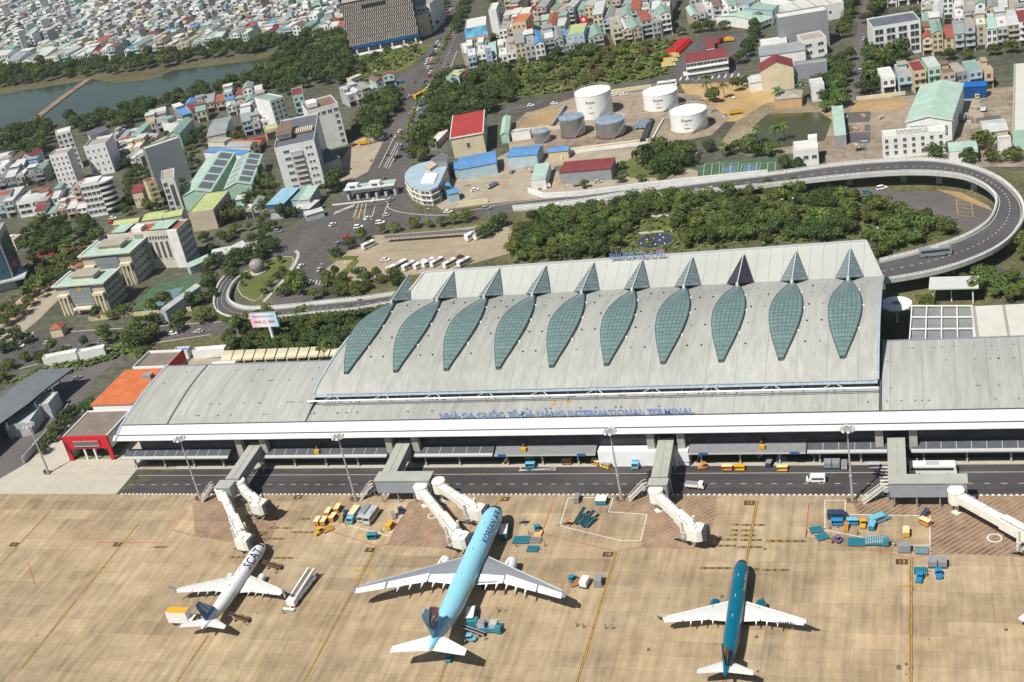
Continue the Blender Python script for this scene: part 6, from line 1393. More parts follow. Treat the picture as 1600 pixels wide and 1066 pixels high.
b=MB(); b.box(w_*.05,w_*.4,d_*.25,d_*.62,25.9,28.5); b.build('roof_block',wallm('white'),t); b=MB(); b.box(w_*.02,w_*.43,d_*.22,d_*.65,28.5,28.8); b.build('roof_block_cover',roofm('brown tin'),t)
b=MB()
for k in range(9): b.box(w_*(.45+.055*k),w_*(.45+.055*k)+.6,d_*.35,d_*.5,25.9,26.8)
b.build('roof_pergola',wallm('cream'),t)
t,w_,d_=hb('tall white building with window column behind the slate roofed office',(480,176),(528,163),(541,144),24,'white','brown tin','flat',name='apartment_building',cat='building',par=1.0,front=False,bal=False)
put_windows(t,w_,d_,24,'f',1,6,1.9,1.7,x0=w_*.82,x1=w_*.95); put_windows(t,w_,d_,24,'f',5,1,2.4,1.6,z0=20,zt=23)
b=MB(); b.box(w_*.1,w_*.4,d_*.2,d_*.6,24.8,27.5); b.build('roof_block',wallm('white'),t)
sgn=W(455,252,9); t,w_,d_=hb('low wing with a sloping dark sign panel beside the slate roofed office',(489,262),(531,246),(534,232),9,'pale grey','dark tin','shed',name='sign_wing',cat='building',rise=3.0,**NF)
t,w_,d_=hb('white townhouse with green balconies left of the slate roofed office',(422,160),(443,152),(459,132),19,'white','green tin','flat',name='apartment_building',cat='building',floors=6,side=None)
t,w_,d_=hb('mint sided house beside the white green balconied townhouse',(457,152),(474,148),(481,134),15,'mint','maroon tin','flat',name='apartment_building',cat='building')
hb('small yellow house with a red tent roof by the scrub',(549,125),(566,118),(571,112),9,'cream','white tiled','flat',name='house',cat='house')
t,w_,d_=hb('tiny pale blue house with red tent roof by the cross road',(597,118),(615,115),(618,112),8,'pale blue','red tile','gabley',name='house',cat='house')
# workshops with skylit roofs
for (F0,F1,B1,l) in [((291,296),(329,300),(367,239),'mint gabled workshop with a row of dark roof panels, left one'),((350,296),(392,288),(410,241),'mint gabled workshop with dark roof panels, right one under trees')]:
    h=8; t,w_,d_=hb(l,F0,F1,B1,h,'mint','mint tin','gabley',name='workshop',cat='workshop',rise=2.6,ax=1,**NF)
    for k in range(5):
        b=MB(); y0=d_*(.06+.19*k); y1=y0+d_*.15; z=lambda x: h+2.6*(1-abs(x-w_/2)/(w_/2+.3))+.06
        b.add([(w_*.56,y0,z(w_*.56)),(w_*.95,y0,z(w_*.95)),(w_*.95,y1,z(w_*.95)),(w_*.56,y1,z(w_*.56))],[(0,1,2,3)]); b.build('roof_panel',roofm('dark tin'),t)
        if 'right' in l:
            b=MB(); b.add([(w_*.06,y0,z(w_*.06)),(w_*.42,y0,z(w_*.42)),(w_*.42,y1-1,z(w_*.42)),(w_*.06,y1-1,z(w_*.06))],[(0,1,2,3)]); b.build('roof_panel',roofm('grey tin'),t)
t,w_,d_=hb('beige school block with olive roof and blue grey window bays',(296,332),(333,329),(358,299),10,'beige','olive tin','flat',ax=1,name='school_building',cat='building',par=.6,swin=(7,3,1.6,1.8),**NF)
# government offices with green roofs
govM=mat('grey_stone',(.43,.42,.37),.8,n1=(.4,.1),seam=(1.6,0,.12,.75)); colM=wallm('cream')
MATS['grey_stone']=govM
def gov(label,FL,FR,BR,h,emblem):
    t,w_,d_=hb(label,FL,FR,BR,h,'grey_stone','mint tin','flat',name='government_office',cat='office building',par=.35,swin=(6,4,1.8,1.5),**NF)
    b=MB(); b.box(-1.2,w_+1.2,-1.2,0,h-.2,h+.5); b.box(-1.2,0,0,d_+1.2,h-.2,h+.5); b.box(w_,w_+1.2,0,d_+1.2,h-.2,h+.5); b.build('cornice',mat('cornice_pale',(.50,.52,.47),.7),t)
    b=MB(); b.box(w_*.28,w_*.72,d_*.3,d_*.75,h+.12,h+2.2); b.build('roof_lantern',colM,t); b=MB(); b.box(w_*.24,w_*.76,d_*.25,d_*.8,h+2.2,h+2.5); b.build('lantern_roof',roofm('bare concrete'),t)
    for x0 in (.02,.76):
        b=MB(); b.box(w_*x0,w_*(x0+.22),-2.0,0,h*.62,h*.70); b.build('portico_beam',colM,t)
        for k in range(3): b=MB(); x=w_*(x0+.02+.08*k); b.box(x,x+.8,-1.9,-1.1,0,h*.62); b.build('column',colM,t)
    b=MB(); b.box(w_*.27,w_*.73,-.5,0,h*.28,h*.93); b.build('curtain_wall',mat('office_glass',(.24,.27,.28),.3,n1=(.3,.1),seam=[(1.8,0,.08,.6),(1.8,2,.08,.6)]),t)
    b=MB(); b.box(w_*.3,w_*.7,-3.4,0,h*.2,h*.25); b.build('entrance_canopy',colM,t)
    if emblem:
        b=MB(); n=20; b.add([(w_*.5+1.3*math.cos(2*math.pi*k/n),-.62,h*.86+1.3*math.sin(2*math.pi*k/n)) for k in range(n)],[tuple(range(n))]); b.build('emblem',mat('gold_emblem',(.50,.30,.06),.5),t)
    return t
gov('grey government office with green roof, cream columns and gold emblem',(85,448),(160,442),(183,420),14,True)
gov('grey government office with green roof, behind the one with the emblem',(126,401),(202,394),(228,371),16,False)
t,w_,d_=hb('large beige office with striped windows and red and mint roof panels',(168,370),(277,361),(304,344),18.5,'off white','red tile','flat',name='office_building',cat='office building',par=1.0,front=False,bal=False,swin=(6,5,1.2,1.5))
for k in range(2):
    put_windows(t,w_,d_,18.5,'f',4,1,1.3,8.5,z0=5,zt=14,x0=w_*(.04 if k==0 else .54),x1=w_*(.34 if k==0 else .84)); put_windows(t,w_,d_,18.5,'f',8,1,.9,1.7,z0=14.5,zt=17.3,x0=w_*(.03 if k==0 else .53),x1=w_*(.35 if k==0 else .85))
b=MB(); b.box(w_*.38,w_*.50,-.3,0,3,18.5); b.build('grey_recess',wallm('grey'),t)
b=MB(); b.box(w_*.87,w_+.1,-.9,0,0,19.3); b.build('white_tower',wallm('white'),t)
for a0,a1 in ((.04,.24),(.60,.86)):
    b=MB(); b.box(w_*a0,w_*a1,d_*.1,d_*.95,19.6,19.9); 
    for x in (w_*a0+.5,w_*a1-.5):
        for y in (d_*.15,d_*.85): b.box(x-.15,x+.15,y-.15,y+.15,18.6,19.6)
    b.build('roof_canopy',roofm('mint tin'),t)
b=MB(); b.box(w_*.32,w_*.46,d_*.2,d_*.6,18.6,20.6); b.build('roof_hut',wallm('white'),t)
for (F0,F1,B1,h,l,rc) in [((177,352),(215,347),(235,338),8,'olive green roofed shed behind the beige office, left one','olive tin'),((222,345),(252,341),(272,327),8,'olive green roofed shed behind the beige office, middle one','olive tin'),((255,341),(283,336),(296,325),8,'olive green roofed shed behind the beige office, right one','olive tin'),
    ((296,418),(330,403),(347,396),4,'mint green shed roof right of the beige office','mint tin'),((258,486),(312,447),(322,432),6,'pale blue grey sports shed beside the green court','pale tin'),((358,392),(382,380),(388,374),5,'white roofed shed beyond the sports shed','white tiled'),((330,402),(400,388),(402,380),4,'long pale shed along the hedge','pale tin')]:
    hb(l,F0,F1,B1,h,'pale grey',rc,'gablex' if 'sports' in l or 'olive' in l else 'shed',name='shed',cat='shed',rise=1.2,**NF)
hb('small guard house with red roof by the boulevard crossing',(77,516),(95,513),(105,503),4,'cream','red tile','hip',name='guard_house',cat='hut',rise=1.5,**NF)
hb('small red roofed gate house beside the brick walk',(118,418),(133,413),(139,407),4,'cream','red tile','hip',name='guard_house',cat='hut',rise=1.2,**NF)
wall_line('red fence wall along the brick walk',[(45,404),(130,392)],2.4,mat('brick_red_fence',(.28,.06,.06),.8,n1=(.4,.1)),.6)
# glass tower at the left edge
t,w_,d_=hb('blue glass office tower cut by the left edge',(-60,385),(-4,372),(30,345),27,'pale grey','bare concrete','flat',name='glass_tower',cat='office building',par=1.0,**NF)
b=MB(); b.box(w_,w_+.5,d_*.12,d_*.92,6,24.5); b.build('glass_wall',mat('blue_glass_wall',(.03,.085,.12),.15,spec=.7,n1=(.3,.4),seam=[(1.7,1,.08,.5),(3.2,2,.06,.5)]),t)
b=MB(); b.box(w_*.05,w_*.95,-.5,0,6,24.5); b.build('glass_wall',mat('blue_glass_wall',(.03,.085,.12)),t)
b=MB(); b.box(w_*.3,w_+6,-3,d_*.7,5,5.8); b.build('podium_canopy',wallm('pale grey'),t)
# residential towers by the lake
t,w_,d_=hb('white seven storey tower with glass balconies beside the lake trees',(87,211),(110,205),(118,197),24,'white','white tiled','flat',name='apartment_tower',cat='apartment building',floors=7,swin=(4,7,1.6,1.5))
t,w_,d_=hb('white slab building with few windows in front of the glass balconied tower',(77,245),(105,240),(118,230),21,'white','bare concrete','flat',name='apartment_tower',cat='apartment building',fwin=(4,6,.9,1.2),**NF)
t,w_,d_=hb('broad white apartment wall with dark roof behind, right of the white slab building',(131,232),(165,226),(176,213),18,'white','bare concrete','flat',name='apartment_building',cat='apartment building',par=1.2,fwin=(4,4,.9,1.2),**NF)
t,w_,d_=hb('grey roofed block behind the broad white apartment wall',(141,213),(169,203),(180,196),21,'pale grey','dark tin','shed',name='apartment_building',cat='apartment building',rise=2,**NF)
t,w_,d_=hb('white hotel with gridded windows and rounded balconies',(124,290),(152,285),(158,276),19,'white','white tiled','flat',name='hotel',cat='hotel',floors=6,front=False,bal=False,fwin=(4,5,2.0,1.7))
for k in range(6):
    b=MB(); n=12; pts=[(w_,-0.2)]+[(w_+6.2*math.sin(math.pi*.5*i/n)*1.15,6.5-6.7*math.cos(math.pi*.5*i/n)) for i in range(n+1)]+[(w_,d_)]
    b.prism(pts,k*3.1+2.2,k*3.1+3.2,bottom=True); b.build('rounded_balcony',wallm('white'),t)
    b=MB(); pts=[(w_,.6)]+[(w_+5.2*math.sin(math.pi*.5*i/n)*1.1,7.2-6.4*math.cos(math.pi*.5*i/n)) for i in range(n+1)]+[(w_,d_-.5)]; b.prism(pts,k*3.1,k*3.1+2.2); b.build('curved_glazing',glassM,t)
t,w_,d_=hb('narrow pink balconied house left of the white hotel',(112,293),(123,291),(130,284),16,'pink','green tin','flat',name='house',cat='house',floors=5)
t,w_,d_=hb('broad grey windowless apartment wall with white roof edge',(227,235),(281,217),(288,210),24,'grey','white tiled','flat',name='apartment_building',cat='apartment building',par=.9,**NF)
w0=[o for o in t.children if o.name.startswith('wall')][0]; w0.data.materials[0]=mat('lead_grey_wall',(.25,.265,.29),.8,n1=(.1,.06))
t,w_,d_=hb('white striped hotel with tall window slot in front of the grey apartment wall',(252,284),(272,279),(281,262),19,'white','bare concrete','flat',name='hotel',cat='hotel',floors=6,front=False,bal=False,swin=(6,6,1.3,1.8))
put_windows(t,w_,d_,19,'f',1,5,1.9,2.0,x0=w_*.1,x1=w_*.35); put_windows(t,w_,d_,19,'f',1,1,1.8,12,x0=w_*.55,x1=w_*.8)
hb('narrow yellow house left of the striped hotel',(229,287),(243,282),(248,275),15,'yellow','maroon tin','flat',name='house',cat='house',floors=5)
hb('cream house with small windows and maroon roof edge left of the yellow house',(206,302),(222,299),(228,291),9,'cream','maroon tin','shed',name='house',cat='house',fwin=(3,1,.8,1.2),rise=2,**NF)
t,w_,d_=hb('white modern house with long framed opening at the left edge',(25,318),(69,310),(80,300),9,'white','pale tin','flat',name='house',cat='house',fwin=(2,2,6.5,1.9),**NF)
hb('grey house with red roof edge at the far left',(-10,311),(16,305),(24,295),12,'pale grey','red tile','flat',name='house',cat='house',**NF)
hb('long green tin roofed workshop behind the lead grey wall',(262,212),(280,209),(299,186),9,'mint','green tin','gabley',name='workshop',cat='workshop',rise=2,**NF)
hb('grey corrugated roof house cluster beside the lake trees',(323,214),(352,208),(360,182),8,'pale grey','grey tin','gablex',name='house',cat='house',**NF)
hb('olive roofed yellow house near the maroon fence',(413,206),(434,201),(440,193),6,'yellow','olive tin','flat',name='house',cat='house')
wall_line('maroon wall behind the workshops',[(325,236),(375,226),(420,218)],2.5,mat('brick_red_fence',(.28,.06,.06)),2.5)
# kiosks by the junction
hb('bright sky blue roofed shop with dark blue side',(416,320),(443,318),(459,295),7,'orange','sky tin','shed',name='shop',cat='shop',rise=.6,**NF)
b=[o for o in COL.objects if o.get('label','').startswith('bright sky blue roofed shop')][0]; w0=[o for o in b.children if o.name.startswith('wall')][0]; w0.data.materials[0]=mat('deep_blue_wall',(.02,.13,.24),.6,n1=(.4,.1))
hb('green roofed market hall, brighter right one',(467,313),(483,311),(506,290),7,'pale grey','mint tin','shed',name='shop',cat='shop',rise=.6,**NF); w=None
hb('green roofed market hall, duller left one',(455,313),(468,312),(486,292),7,'pale grey','green tin','shed',name='shop',cat='shop',rise=.4,**NF)
hb('pale grey lean-to roof below the green market halls',(457,326),(483,326),(494,314),4.5,'grey','pale tin','shed',name='shop',cat='shop',rise=.5,**NF)
hb('low long pale roof at the junction kerb',(478,337),(505,329),(516,321),3.5,'pale grey','pale tin','shed',name='shop',cat='shop',rise=.5,**NF)
hb('low rusty roofed shack below the sky blue shop',(407,333),(440,330),(446,322),4,'pale grey','brown tin','shed',name='shop',cat='shop',rise=.6,**NF)
# toll plaza
t=thing('toll_plaza','mint roofed toll plaza gantry with two white sign boxes over the highway','toll plaza',tuple(W(580,305,0))); off=Vector(t.location); A=W(537,298,6);B=W(616,289,6);C=W(619,280,6);D=W(541,290,6)
b=MB(); b.M=Matrix.Translation(-off); b.prism([(q.x,q.y) for q in (A,B,C,D)],5.6,6.1,0); b.build('roof',roofm('mint tin'),t)
b=MB(); b.M=Matrix.Translation(-off); b.beam((A.x,A.y,6.2),(B.x,B.y,6.2),.5,.9); b.beam((A.x-1,A.y-14,4.2),(B.x,B.y-14,4.2),.4,.5); b.build('edge_beam',trimM,t)
for k,u in enumerate((.18,.62)):
    q=A.lerp(B,u); b=MB(); b.M=Matrix.Translation(-off)@Matrix.Translation((q.x,q.y,6.1)); b.box(-3.0,3.0,0,3,0,2.6); b.build('sign_box',wallm('white'),t)
    b=MB(); b.M=Matrix.Translation(-off)@Matrix.Translation((q.x,q.y,6.1)); b.box(-1.5,1.5,-.15,-.02,.3,1.7); b.build('blue_screen',mat('board_blue',(.03,.10,.30)),t)
for k in range(6):
    q=A.lerp(B,.04+k*.184); b=MB(); b.M=Matrix.Translation(-off); b.box(q.x-.6,q.x+.6,q.y+1,q.y+4,0,5.6 if k in (0,5) else 2.4); b.build('booth',wallm('pale grey'),t)
# round fronted building
a=W(664,262,8); p=W(632,275,8); c=W(690,282,8)
t=thing('round_fronted_building','curved cream building with blue and silver roof at the junction corner','building',(p.x,p.y,0)); off=Vector(t.location)
pr=[(632,279),(633,271),(641,262),(655,256),(672,252),(690,240),(700,243),(698,262),(688,285),(684,292),(672,298),(655,297),(640,290)]
P=[W(x,y,8) for x,y in pr]
b=MB(); b.M=Matrix.Translation(-off); b.prism([(q.x,q.y) for q in P],0,7.8); b.build('wall',wallm('cream'),t)
b=MB(); b.M=Matrix.Translation(-off); b.prism([(q.x,q.y) for q in P],7.8,8.2); b.build('roof',mat('muted_blue_roof',(.33,.43,.52),.6,n1=(.3,.1)),t)
for z in (2.4,5.2):
    b=MB(); b.M=Matrix.Translation(-off); m=sum(P,Vector())/len(P); Q=[m+(q-m)*1.025 for q in P]; b.prism([(q.x,q.y) for q in Q],z,z+.5,bottom=True); b.build('floor_band',wallm('white'),t)
for z in (3.3,5.9,.6):
    for i in (8,9,10,11,12):
        A0=P[i];B0=P[(i+1)%len(P)]; d=B0-A0; 
        for u in (.25,.65): q=A0+d*u-off; inst(WIN,'window',t,(q.x,q.y,z),math.atan2(d.y,d.x)+(math.pi if d.x<0 else 0) ,(1.6,1,1.5)) if False else inst(WIN,'window',t,((A0+d*(u+.2)-off).x,(A0+d*(u+.2)-off).y,z),math.atan2(-d.y,-d.x),(2.0,1,1.5))
b=MB(); b.M=Matrix.Translation(-off); Q=[W(x,y,9) for x,y in ((657,285),(664,270),(684,270),(678,284))]; b.prism([(q.x,q.y) for q in Q],8.2,8.8); b.build('white_roof_frame',wallm('white'),t)
b=MB(); b.M=Matrix.Translation(-off); Q=[W(x,y,9) for x,y in ((662,262),(682,250),(690,254),(672,266))]; b.prism([(q.x,q.y) for q in Q],8.2,9.6); b.build('roof_block',wallm('beige'),t)
b=MB(); b.M=Matrix.Translation(-off); Q=[W(x,y,11) for x,y in ((673,248),(688,240),(700,242),(698,252),(682,254))]; b.prism([(q.x,q.y) for q in Q],0,11.0); b.build('silver_drum',tS,t)
# works yard
t,w_,d_=hb('cream hall with a large red hipped roof',(704,217),(754,208),(766,171),11,'cream','maroon tin','flat',name='red_roof_hall',cat='building',par=0,fwin=(1,1,1.6,2.6),swin=(3,2,2.2,2.4),**NF)
w0=[o for o in t.children if o.name.startswith('roof')][0]; w0.data.materials[0]=mat('bright_red_roof',(.36,.045,.04),.6,n1=(.2,.12))
for x0,x1,y0,y1 in ((-.4,w_+.4,-.5,-.1),(w_+.1,w_+.5,-.1,d_+.3),(-.5,-.1,-.1,d_+.3)): 
    b=MB(); b.box(x0,x1,y0,y1,10.9,11.5); b.build('white_gutter',wallm('white'),t)
def blueshed(label,FL,FR,BR,h,rc='blue tin',wc='pale blue',**k):
    return hb(label,FL,FR,BR,h,wc,rc,'gablex',name='shed',cat='shed',rise=1.0,**NF)
blueshed('long blue roofed workshop with white trucks under its eaves',(716,265),(775,254),(779,235),6); blueshed('small blue extension left of the long blue workshop',(709,264),(717,262),(720,250),5.5)
blueshed('blue lean-to beside the round fronted building, farther one',(694,296),(705,293),(713,280),4.5); blueshed('blue lean-to beside the round fronted building, nearer one',(700,304),(716,300),(719,291),4.5)
blueshed('blue folded canopy roof on posts in the works yard',(792,245),(838,241),(843,227),6); blueshed('narrow blue roofed shed with yellow wall by the steel tanks',(856,238),(887,235),(890,228),4.5,wc='yellow')
t,w_,d_=hb('mint gabled long hall beside the orange earth square',(782,211),(794,209),(807,180),5,'mint','mint tin','gabley',name='shed',cat='shed',rise=1.2,**NF)
hb('pale green narrow flat shed in the works yard',(829,283),(852,280),(867,253),5,'white','mint tin','flat',name='shed',cat='shed',par=0,**NF)
hb('long maroon roofed open hall above the white wall',(874,270),(954,263),(960,248),6,'grey','maroon tin','shed',name='shed',cat='shed',rise=.6,par=0,**NF)
hb('small white lilac shed beside the small steel tank',(799,210),(828,206),(831,201),4,'white','grey tin','flat',name='shed',cat='shed',**NF)
hb('low long whitish shed roof between highway and red hall',(669,225),(681,224),(690,204),3.5,'grey','white tiled','flat',name='shed',cat='shed',par=0,**NF)
# fire brigade building
t,w_,d_=hb('white three storey fire brigade building with red roof in the dark yard',(1072,98),(1136,88),(1134,74),10,'white','maroon tin','gablex',name='fire_brigade_building',cat='building',rise=1.6,fwin=(6,3,3.6,1.7),**NF)
b=MB(); b.box(-.3,w_+.3,-1.8,0,6.2,7.0); b.box(-.3,w_+.3,-1.8,0,2.9,3.6); b.build('balcony',wallm('white'),t)
hb('narrow maroon roofed wing behind the fire brigade building',(1104,77),(1117,75),(1124,56),5,'white','maroon tin','flat',name='fire_brigade_building',cat='building',par=0,**NF)
for i in range(9):
    px,py=1050+i*2.6,86-i*2.5; veh('fire',px,py,6,'red','red','red fire engine, %s in the parked row counted from the near end'%('1st 2nd 3rd 4th 5th 6th 7th 8th 9th'.split()[i]),'red fire engines parked in a row')
for i in range(3): veh('fire',1045+i*3,103-i*7,10,'cream','yellow','cream truck parked below the red fire engines, %s from the near end'%('1st 2nd 3rd'.split()[i]),'cream trucks beside the scrub field')
veh('fire',1129,64,60,'red','maroon','red truck behind the maroon wing',None); veh('fire',1146,93,80,'red','maroon','red truck right of the fire brigade building',None); veh('truck',1140,63,-5,'yellow','yellow','yellow truck in the dark asphalt yard',None)
# east blocks
t,w_,d_=hb('white four storey house with large black windows near the side street',(1364,45),(1438,33),(1436,18),17,'white','dark tin','flat',name='villa',cat='house',par=.8,fwin=(4,4,4.2,2.6),**NF)
t,w_,d_=hb('long white three storey depot office with cream roof and rooftop lettering',(1378,215),(1477,206),(1475,197),10,'white','white tiled','flat',name='depot_office',cat='office building',par=.6,fwin=(7,3,1.3,1.5),**NF)
vs,fs=tri_text('DANAPASCO',2.2,.15); b=MB(); b.add([(w_*.48+v[0],1.0-v[2],11.6+v[1]) for v in vs],fs); b.build('roof_lettering',mat('roof_lettering',(.30,.28,.22),.7),t)
t,w_,d_=hb('big mint green gabled depot warehouse',(1416,189),(1487,186),(1478,132),11,'white','mint tin','gabley',name='warehouse',cat='warehouse',rise=2.4,**NF)
b=MB(); b.box(w_*.1,w_*.9,-.6,0,4.5,8.5); b.build('louvre_panel',roofm('grey tin'),t)
b=MB(); b.add([(-.6,-.5,10.9),(w_/2,-.5,13.3),(w_+.6,-.5,10.9),(w_+.6,-.5,10.3),(w_/2,-.5,12.6),(-.6,-.5,10.3)],[(0,5,4,1),(1,4,3,2)]); b.build('gable_trim',wallm('white'),t)
hb('long mint roofed canopy at the left of the depot yard',(1304,213),(1322,211),(1326,164),5,'grey','mint tin','flat',name='shed',cat='shed',par=0,**NF)
t,w_,d_=hb('bright blue roofed shed behind the depot yard',(1497,137),(1541,134),(1539,129),6,'blueish','blue tin','shed',name='shed',cat='shed',rise=.8,**NF) if False else hb('bright blue roofed shed behind the depot yard',(1497,137),(1541,134),(1539,129),6,'pale blue','blue tin','shed',name='shed',cat='shed',rise=.8,**NF)
[o for o in t.children if o.name.startswith('roof')][0].data.materials[0]=mat('vivid_blue',(.01,.11,.40),.5,n1=(.3,.1)); [o for o in t.children if o.name.startswith('wall')][0].data.materials[0]=mat('vivid_blue_wall',(.01,.07,.22),.6)
t,w_,d_=hb('large cream and mint industrial hall at the right edge',(1582,205),(1700,198),(1660,95),9,'mint','cream_roof','flat',name='warehouse',cat='warehouse',par=.3,**NF)
hb('mint roofed low shed with round roof vents beside the depot office',(1483,238),(1528,234),(1530,219),5,'white','mint tin','flat',name='shed',cat='shed',par=0,**NF)
hb('pale yellow and grey workshop right of the mint warehouse',(1538,207),(1575,203),(1572,185),7,'cream','pale tin','gablex',name='workshop',cat='workshop',rise=1.2,**NF)
hb('small white house near the right edge above the viaduct',(1560,221),(1580,219),(1580,213),6,'white','bare concrete','flat',name='house',cat='house',**NF)
t,w_,d_=hb('white two storey house with roof hut beside the pond',(1239,237),(1278,233),(1281,219),7.5,'white','white tiled','flat',name='house',cat='house',par=.6,fwin=(3,1,2,1.6),**NF)
b=MB(); b.box(w_*.62,w_*.98,d_*.6,d_*.98,7.6,10.8); b.build('roof_hut',wallm('white'),t)
t,w_,d_=hb('long windowless grey slab wall building in the east quarter',(1215,31),(1293,18),(1291,10),20,'pale grey','white tiled','flat',name='apartment_building',cat='apartment building',par=1,**NF)
[o for o in t.children if o.name.startswith('wall')][0].data.materials[0]=mat('lead_grey_wall',(.25,.265,.29))
t,w_,d_=hb('pale yellow gabled house end with maroon roof rim',(1188,111),(1239,104),(1240,92),12,'cream','maroon tin','gabley',name='gabled_hall',cat='building',rise=4,**NF)
t,w_,d_=hb('grey blank sided hall right of the pale yellow gable',(1241,104),(1292,98),(1294,92),11,'grey','grey tin','flat',name='hall',cat='building',**NF)
[o for o in t.children if o.name.startswith('wall')][0].data.materials[0]=mat('lead_grey_wall',(.25,.265,.29))
hb('white villa with terrace roofs in front of the long grey slab wall',(1254,66),(1291,59),(1289,48),10,'white','bare concrete','flat',name='villa',cat='house',fwin=(2,2,3,1.6),**NF)
hb('blue grey striped roof house left of the white villa',(1187,88),(1258,78),(1255,68),8,'white','grey tin','shed',name='house',cat='house',**NF)
hb('white lower terrace house left of the striped roof',(1188,73),(1230,67),(1228,58),9,'white','white tiled','flat',name='house',cat='house',**NF)
hb('pale yellow long villa at the top beside the side street',(1232,22),(1318,4),(1314,-12),9,'white','cream_roof','flat',name='villa',cat='house',fwin=(2,1,1.5,1.5),**NF)
hb('white front canteen with pale roof before the pond',(1172,130),(1240,118),(1242,108),5,'white','pale tin','shed',name='canteen',cat='building',rise=.8,**NF)
hb('round thatched pale roof hall beside the palms',(1210,156),(1252,152),(1262,138),5,'orange','bare concrete','hip',name='canteen',cat='building',rise=1.8,**NF)
hb('grey and mint small house right of the thatched hall',(1268,136),(1288,133),(1289,122),8,'white','pale tin','flat',name='house',cat='house',**NF)
# front row of the east quarter
row=[(1378,124,1399,121,'white','white tiled',8),(1403,118,1426,115,'pale blue','bare concrete',9),(1427,113,1447,110,'yellow','maroon tin',11),(1450,107,1470,104,'mint','pale tin',12),(1473,117,1493,114,'beige','brown tin',10),(1495,115,1512,112,'grey','bare concrete',9),(1514,113,1535,110,'pale blue','green tin',10),(1538,112,1552,110,'peach','bare concrete',9)]
for k,(x0,y0,x1,y1,wc,rc,h) in enumerate(row):
    hb('%s narrow house with %s roof, %s from left behind mint depot'%(wc,rc,'1st 2nd 3rd 4th 5th 6th 7th 8th'.split()[k]),(x0,y0),(x1,y1),(x1+1,y1-17),h,wc,rc,'flat',name='house',cat='house',hut=k%3==1,par=.5)
# west highway front
t,w_,d_=hb('white hotel with blue and orange rooftop hoarding beside the highway',(727,48),(759,42),(773,24),20,'white','white tiled','flat',name='hotel',cat='hotel',floors=6,front=False,bal=False,swin=(6,6,1.6,1.3))
b=MB(); b.box(-.6,w_+.6,-1.2,-.9,15,21.5); b.build('hoarding',mat('hoarding_blue',(.14,.42,.62),.6,n1=(.35,.5)),t); b=MB(); b.box(-.6,w_+.6,-1.25,-.9,13.2,14.9); b.build('hoarding_strip',mat('hoarding_orange',(.5,.25,.16),.6,n1=(.5,.3)),t)
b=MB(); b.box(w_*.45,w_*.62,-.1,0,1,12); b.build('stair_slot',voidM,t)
hb('white blank wall block behind the hoarding hotel',(763,18),(775,16),(785,4),19,'white','white tiled','flat',name='apartment_building',cat='apartment building',**NF)
hb('striped cream canopy roof restaurant below the hoarding hotel',(724,84),(757,77),(762,62),8,'beige','cream_roof','shed',name='restaurant',cat='restaurant',rise=1,**NF)
t,w_,d_=hb('peach hotel with columned front in the upper town',(799,38),(821,35),(822,22),19,'peach','orange tile','flat',name='hotel',cat='hotel',floors=6,fwin=(3,5,1.4,1.7),front=False,bal=False)
hb('tall thin pale blue house above the trees by the highway',(758,78),(767,76),(771,70),14,'pale blue','pale tin','flat',name='house',cat='house',fwin=(1,4,.9,1),**NF)
t,w_,d_=hb('lime terrace house with pale blue front at the highway corner',(697,122),(717,120),(721,110),8,'pale blue','olive tin','flat',name='house',cat='house',**NF)
hb('maroon awning house right of the lime terrace house',(719,120),(739,116),(742,110),7,'beige','maroon tin','shed',name='house',cat='house')
t,w_,d_=hb('blue grey sided long house with yellow roof terrace over the scrub field',(885,56),(912,52),(911,38),12,'pale blue','olive tin','flat',name='house',cat='house',fwin=(3,3,.9,.9),**NF)
for px,py,l in ((912,33,'tall red rooftop sign board in the upper town'),(831,48,'narrow red upright sign beside the peach hotel')):
    p=W(px,py,12); t=thing('sign_board',l,'sign',(p.x,p.y,0)); b=MB(); b.box(-2.6 if px>900 else -1,2.6 if px>900 else 1,-.2,.2,8,15); b.build('panel',mat('sign_red',(.60,.02,.02),.5),t); b=MB(); b.box(-.2,.2,0,.4,0,8); b.build('post',steelM,t)
    if px>900:
        b=MB(); n=14; b.add([(1.1*math.cos(2*math.pi*k/n),-.22,13+1.1*math.sin(2*math.pi*k/n)) for k in range(n)],[tuple(range(n))]); b.build('emblem',mat('plane_white',(.78,.79,.80)),t)
        b=MB(); b.box(-2,2,-.24,-.21,10,10.5); b.box(-1.6,1.6,-.24,-.21,9.2,9.6); b.build('lettering',mat('plane_white',(.78,.79,.80)),t)
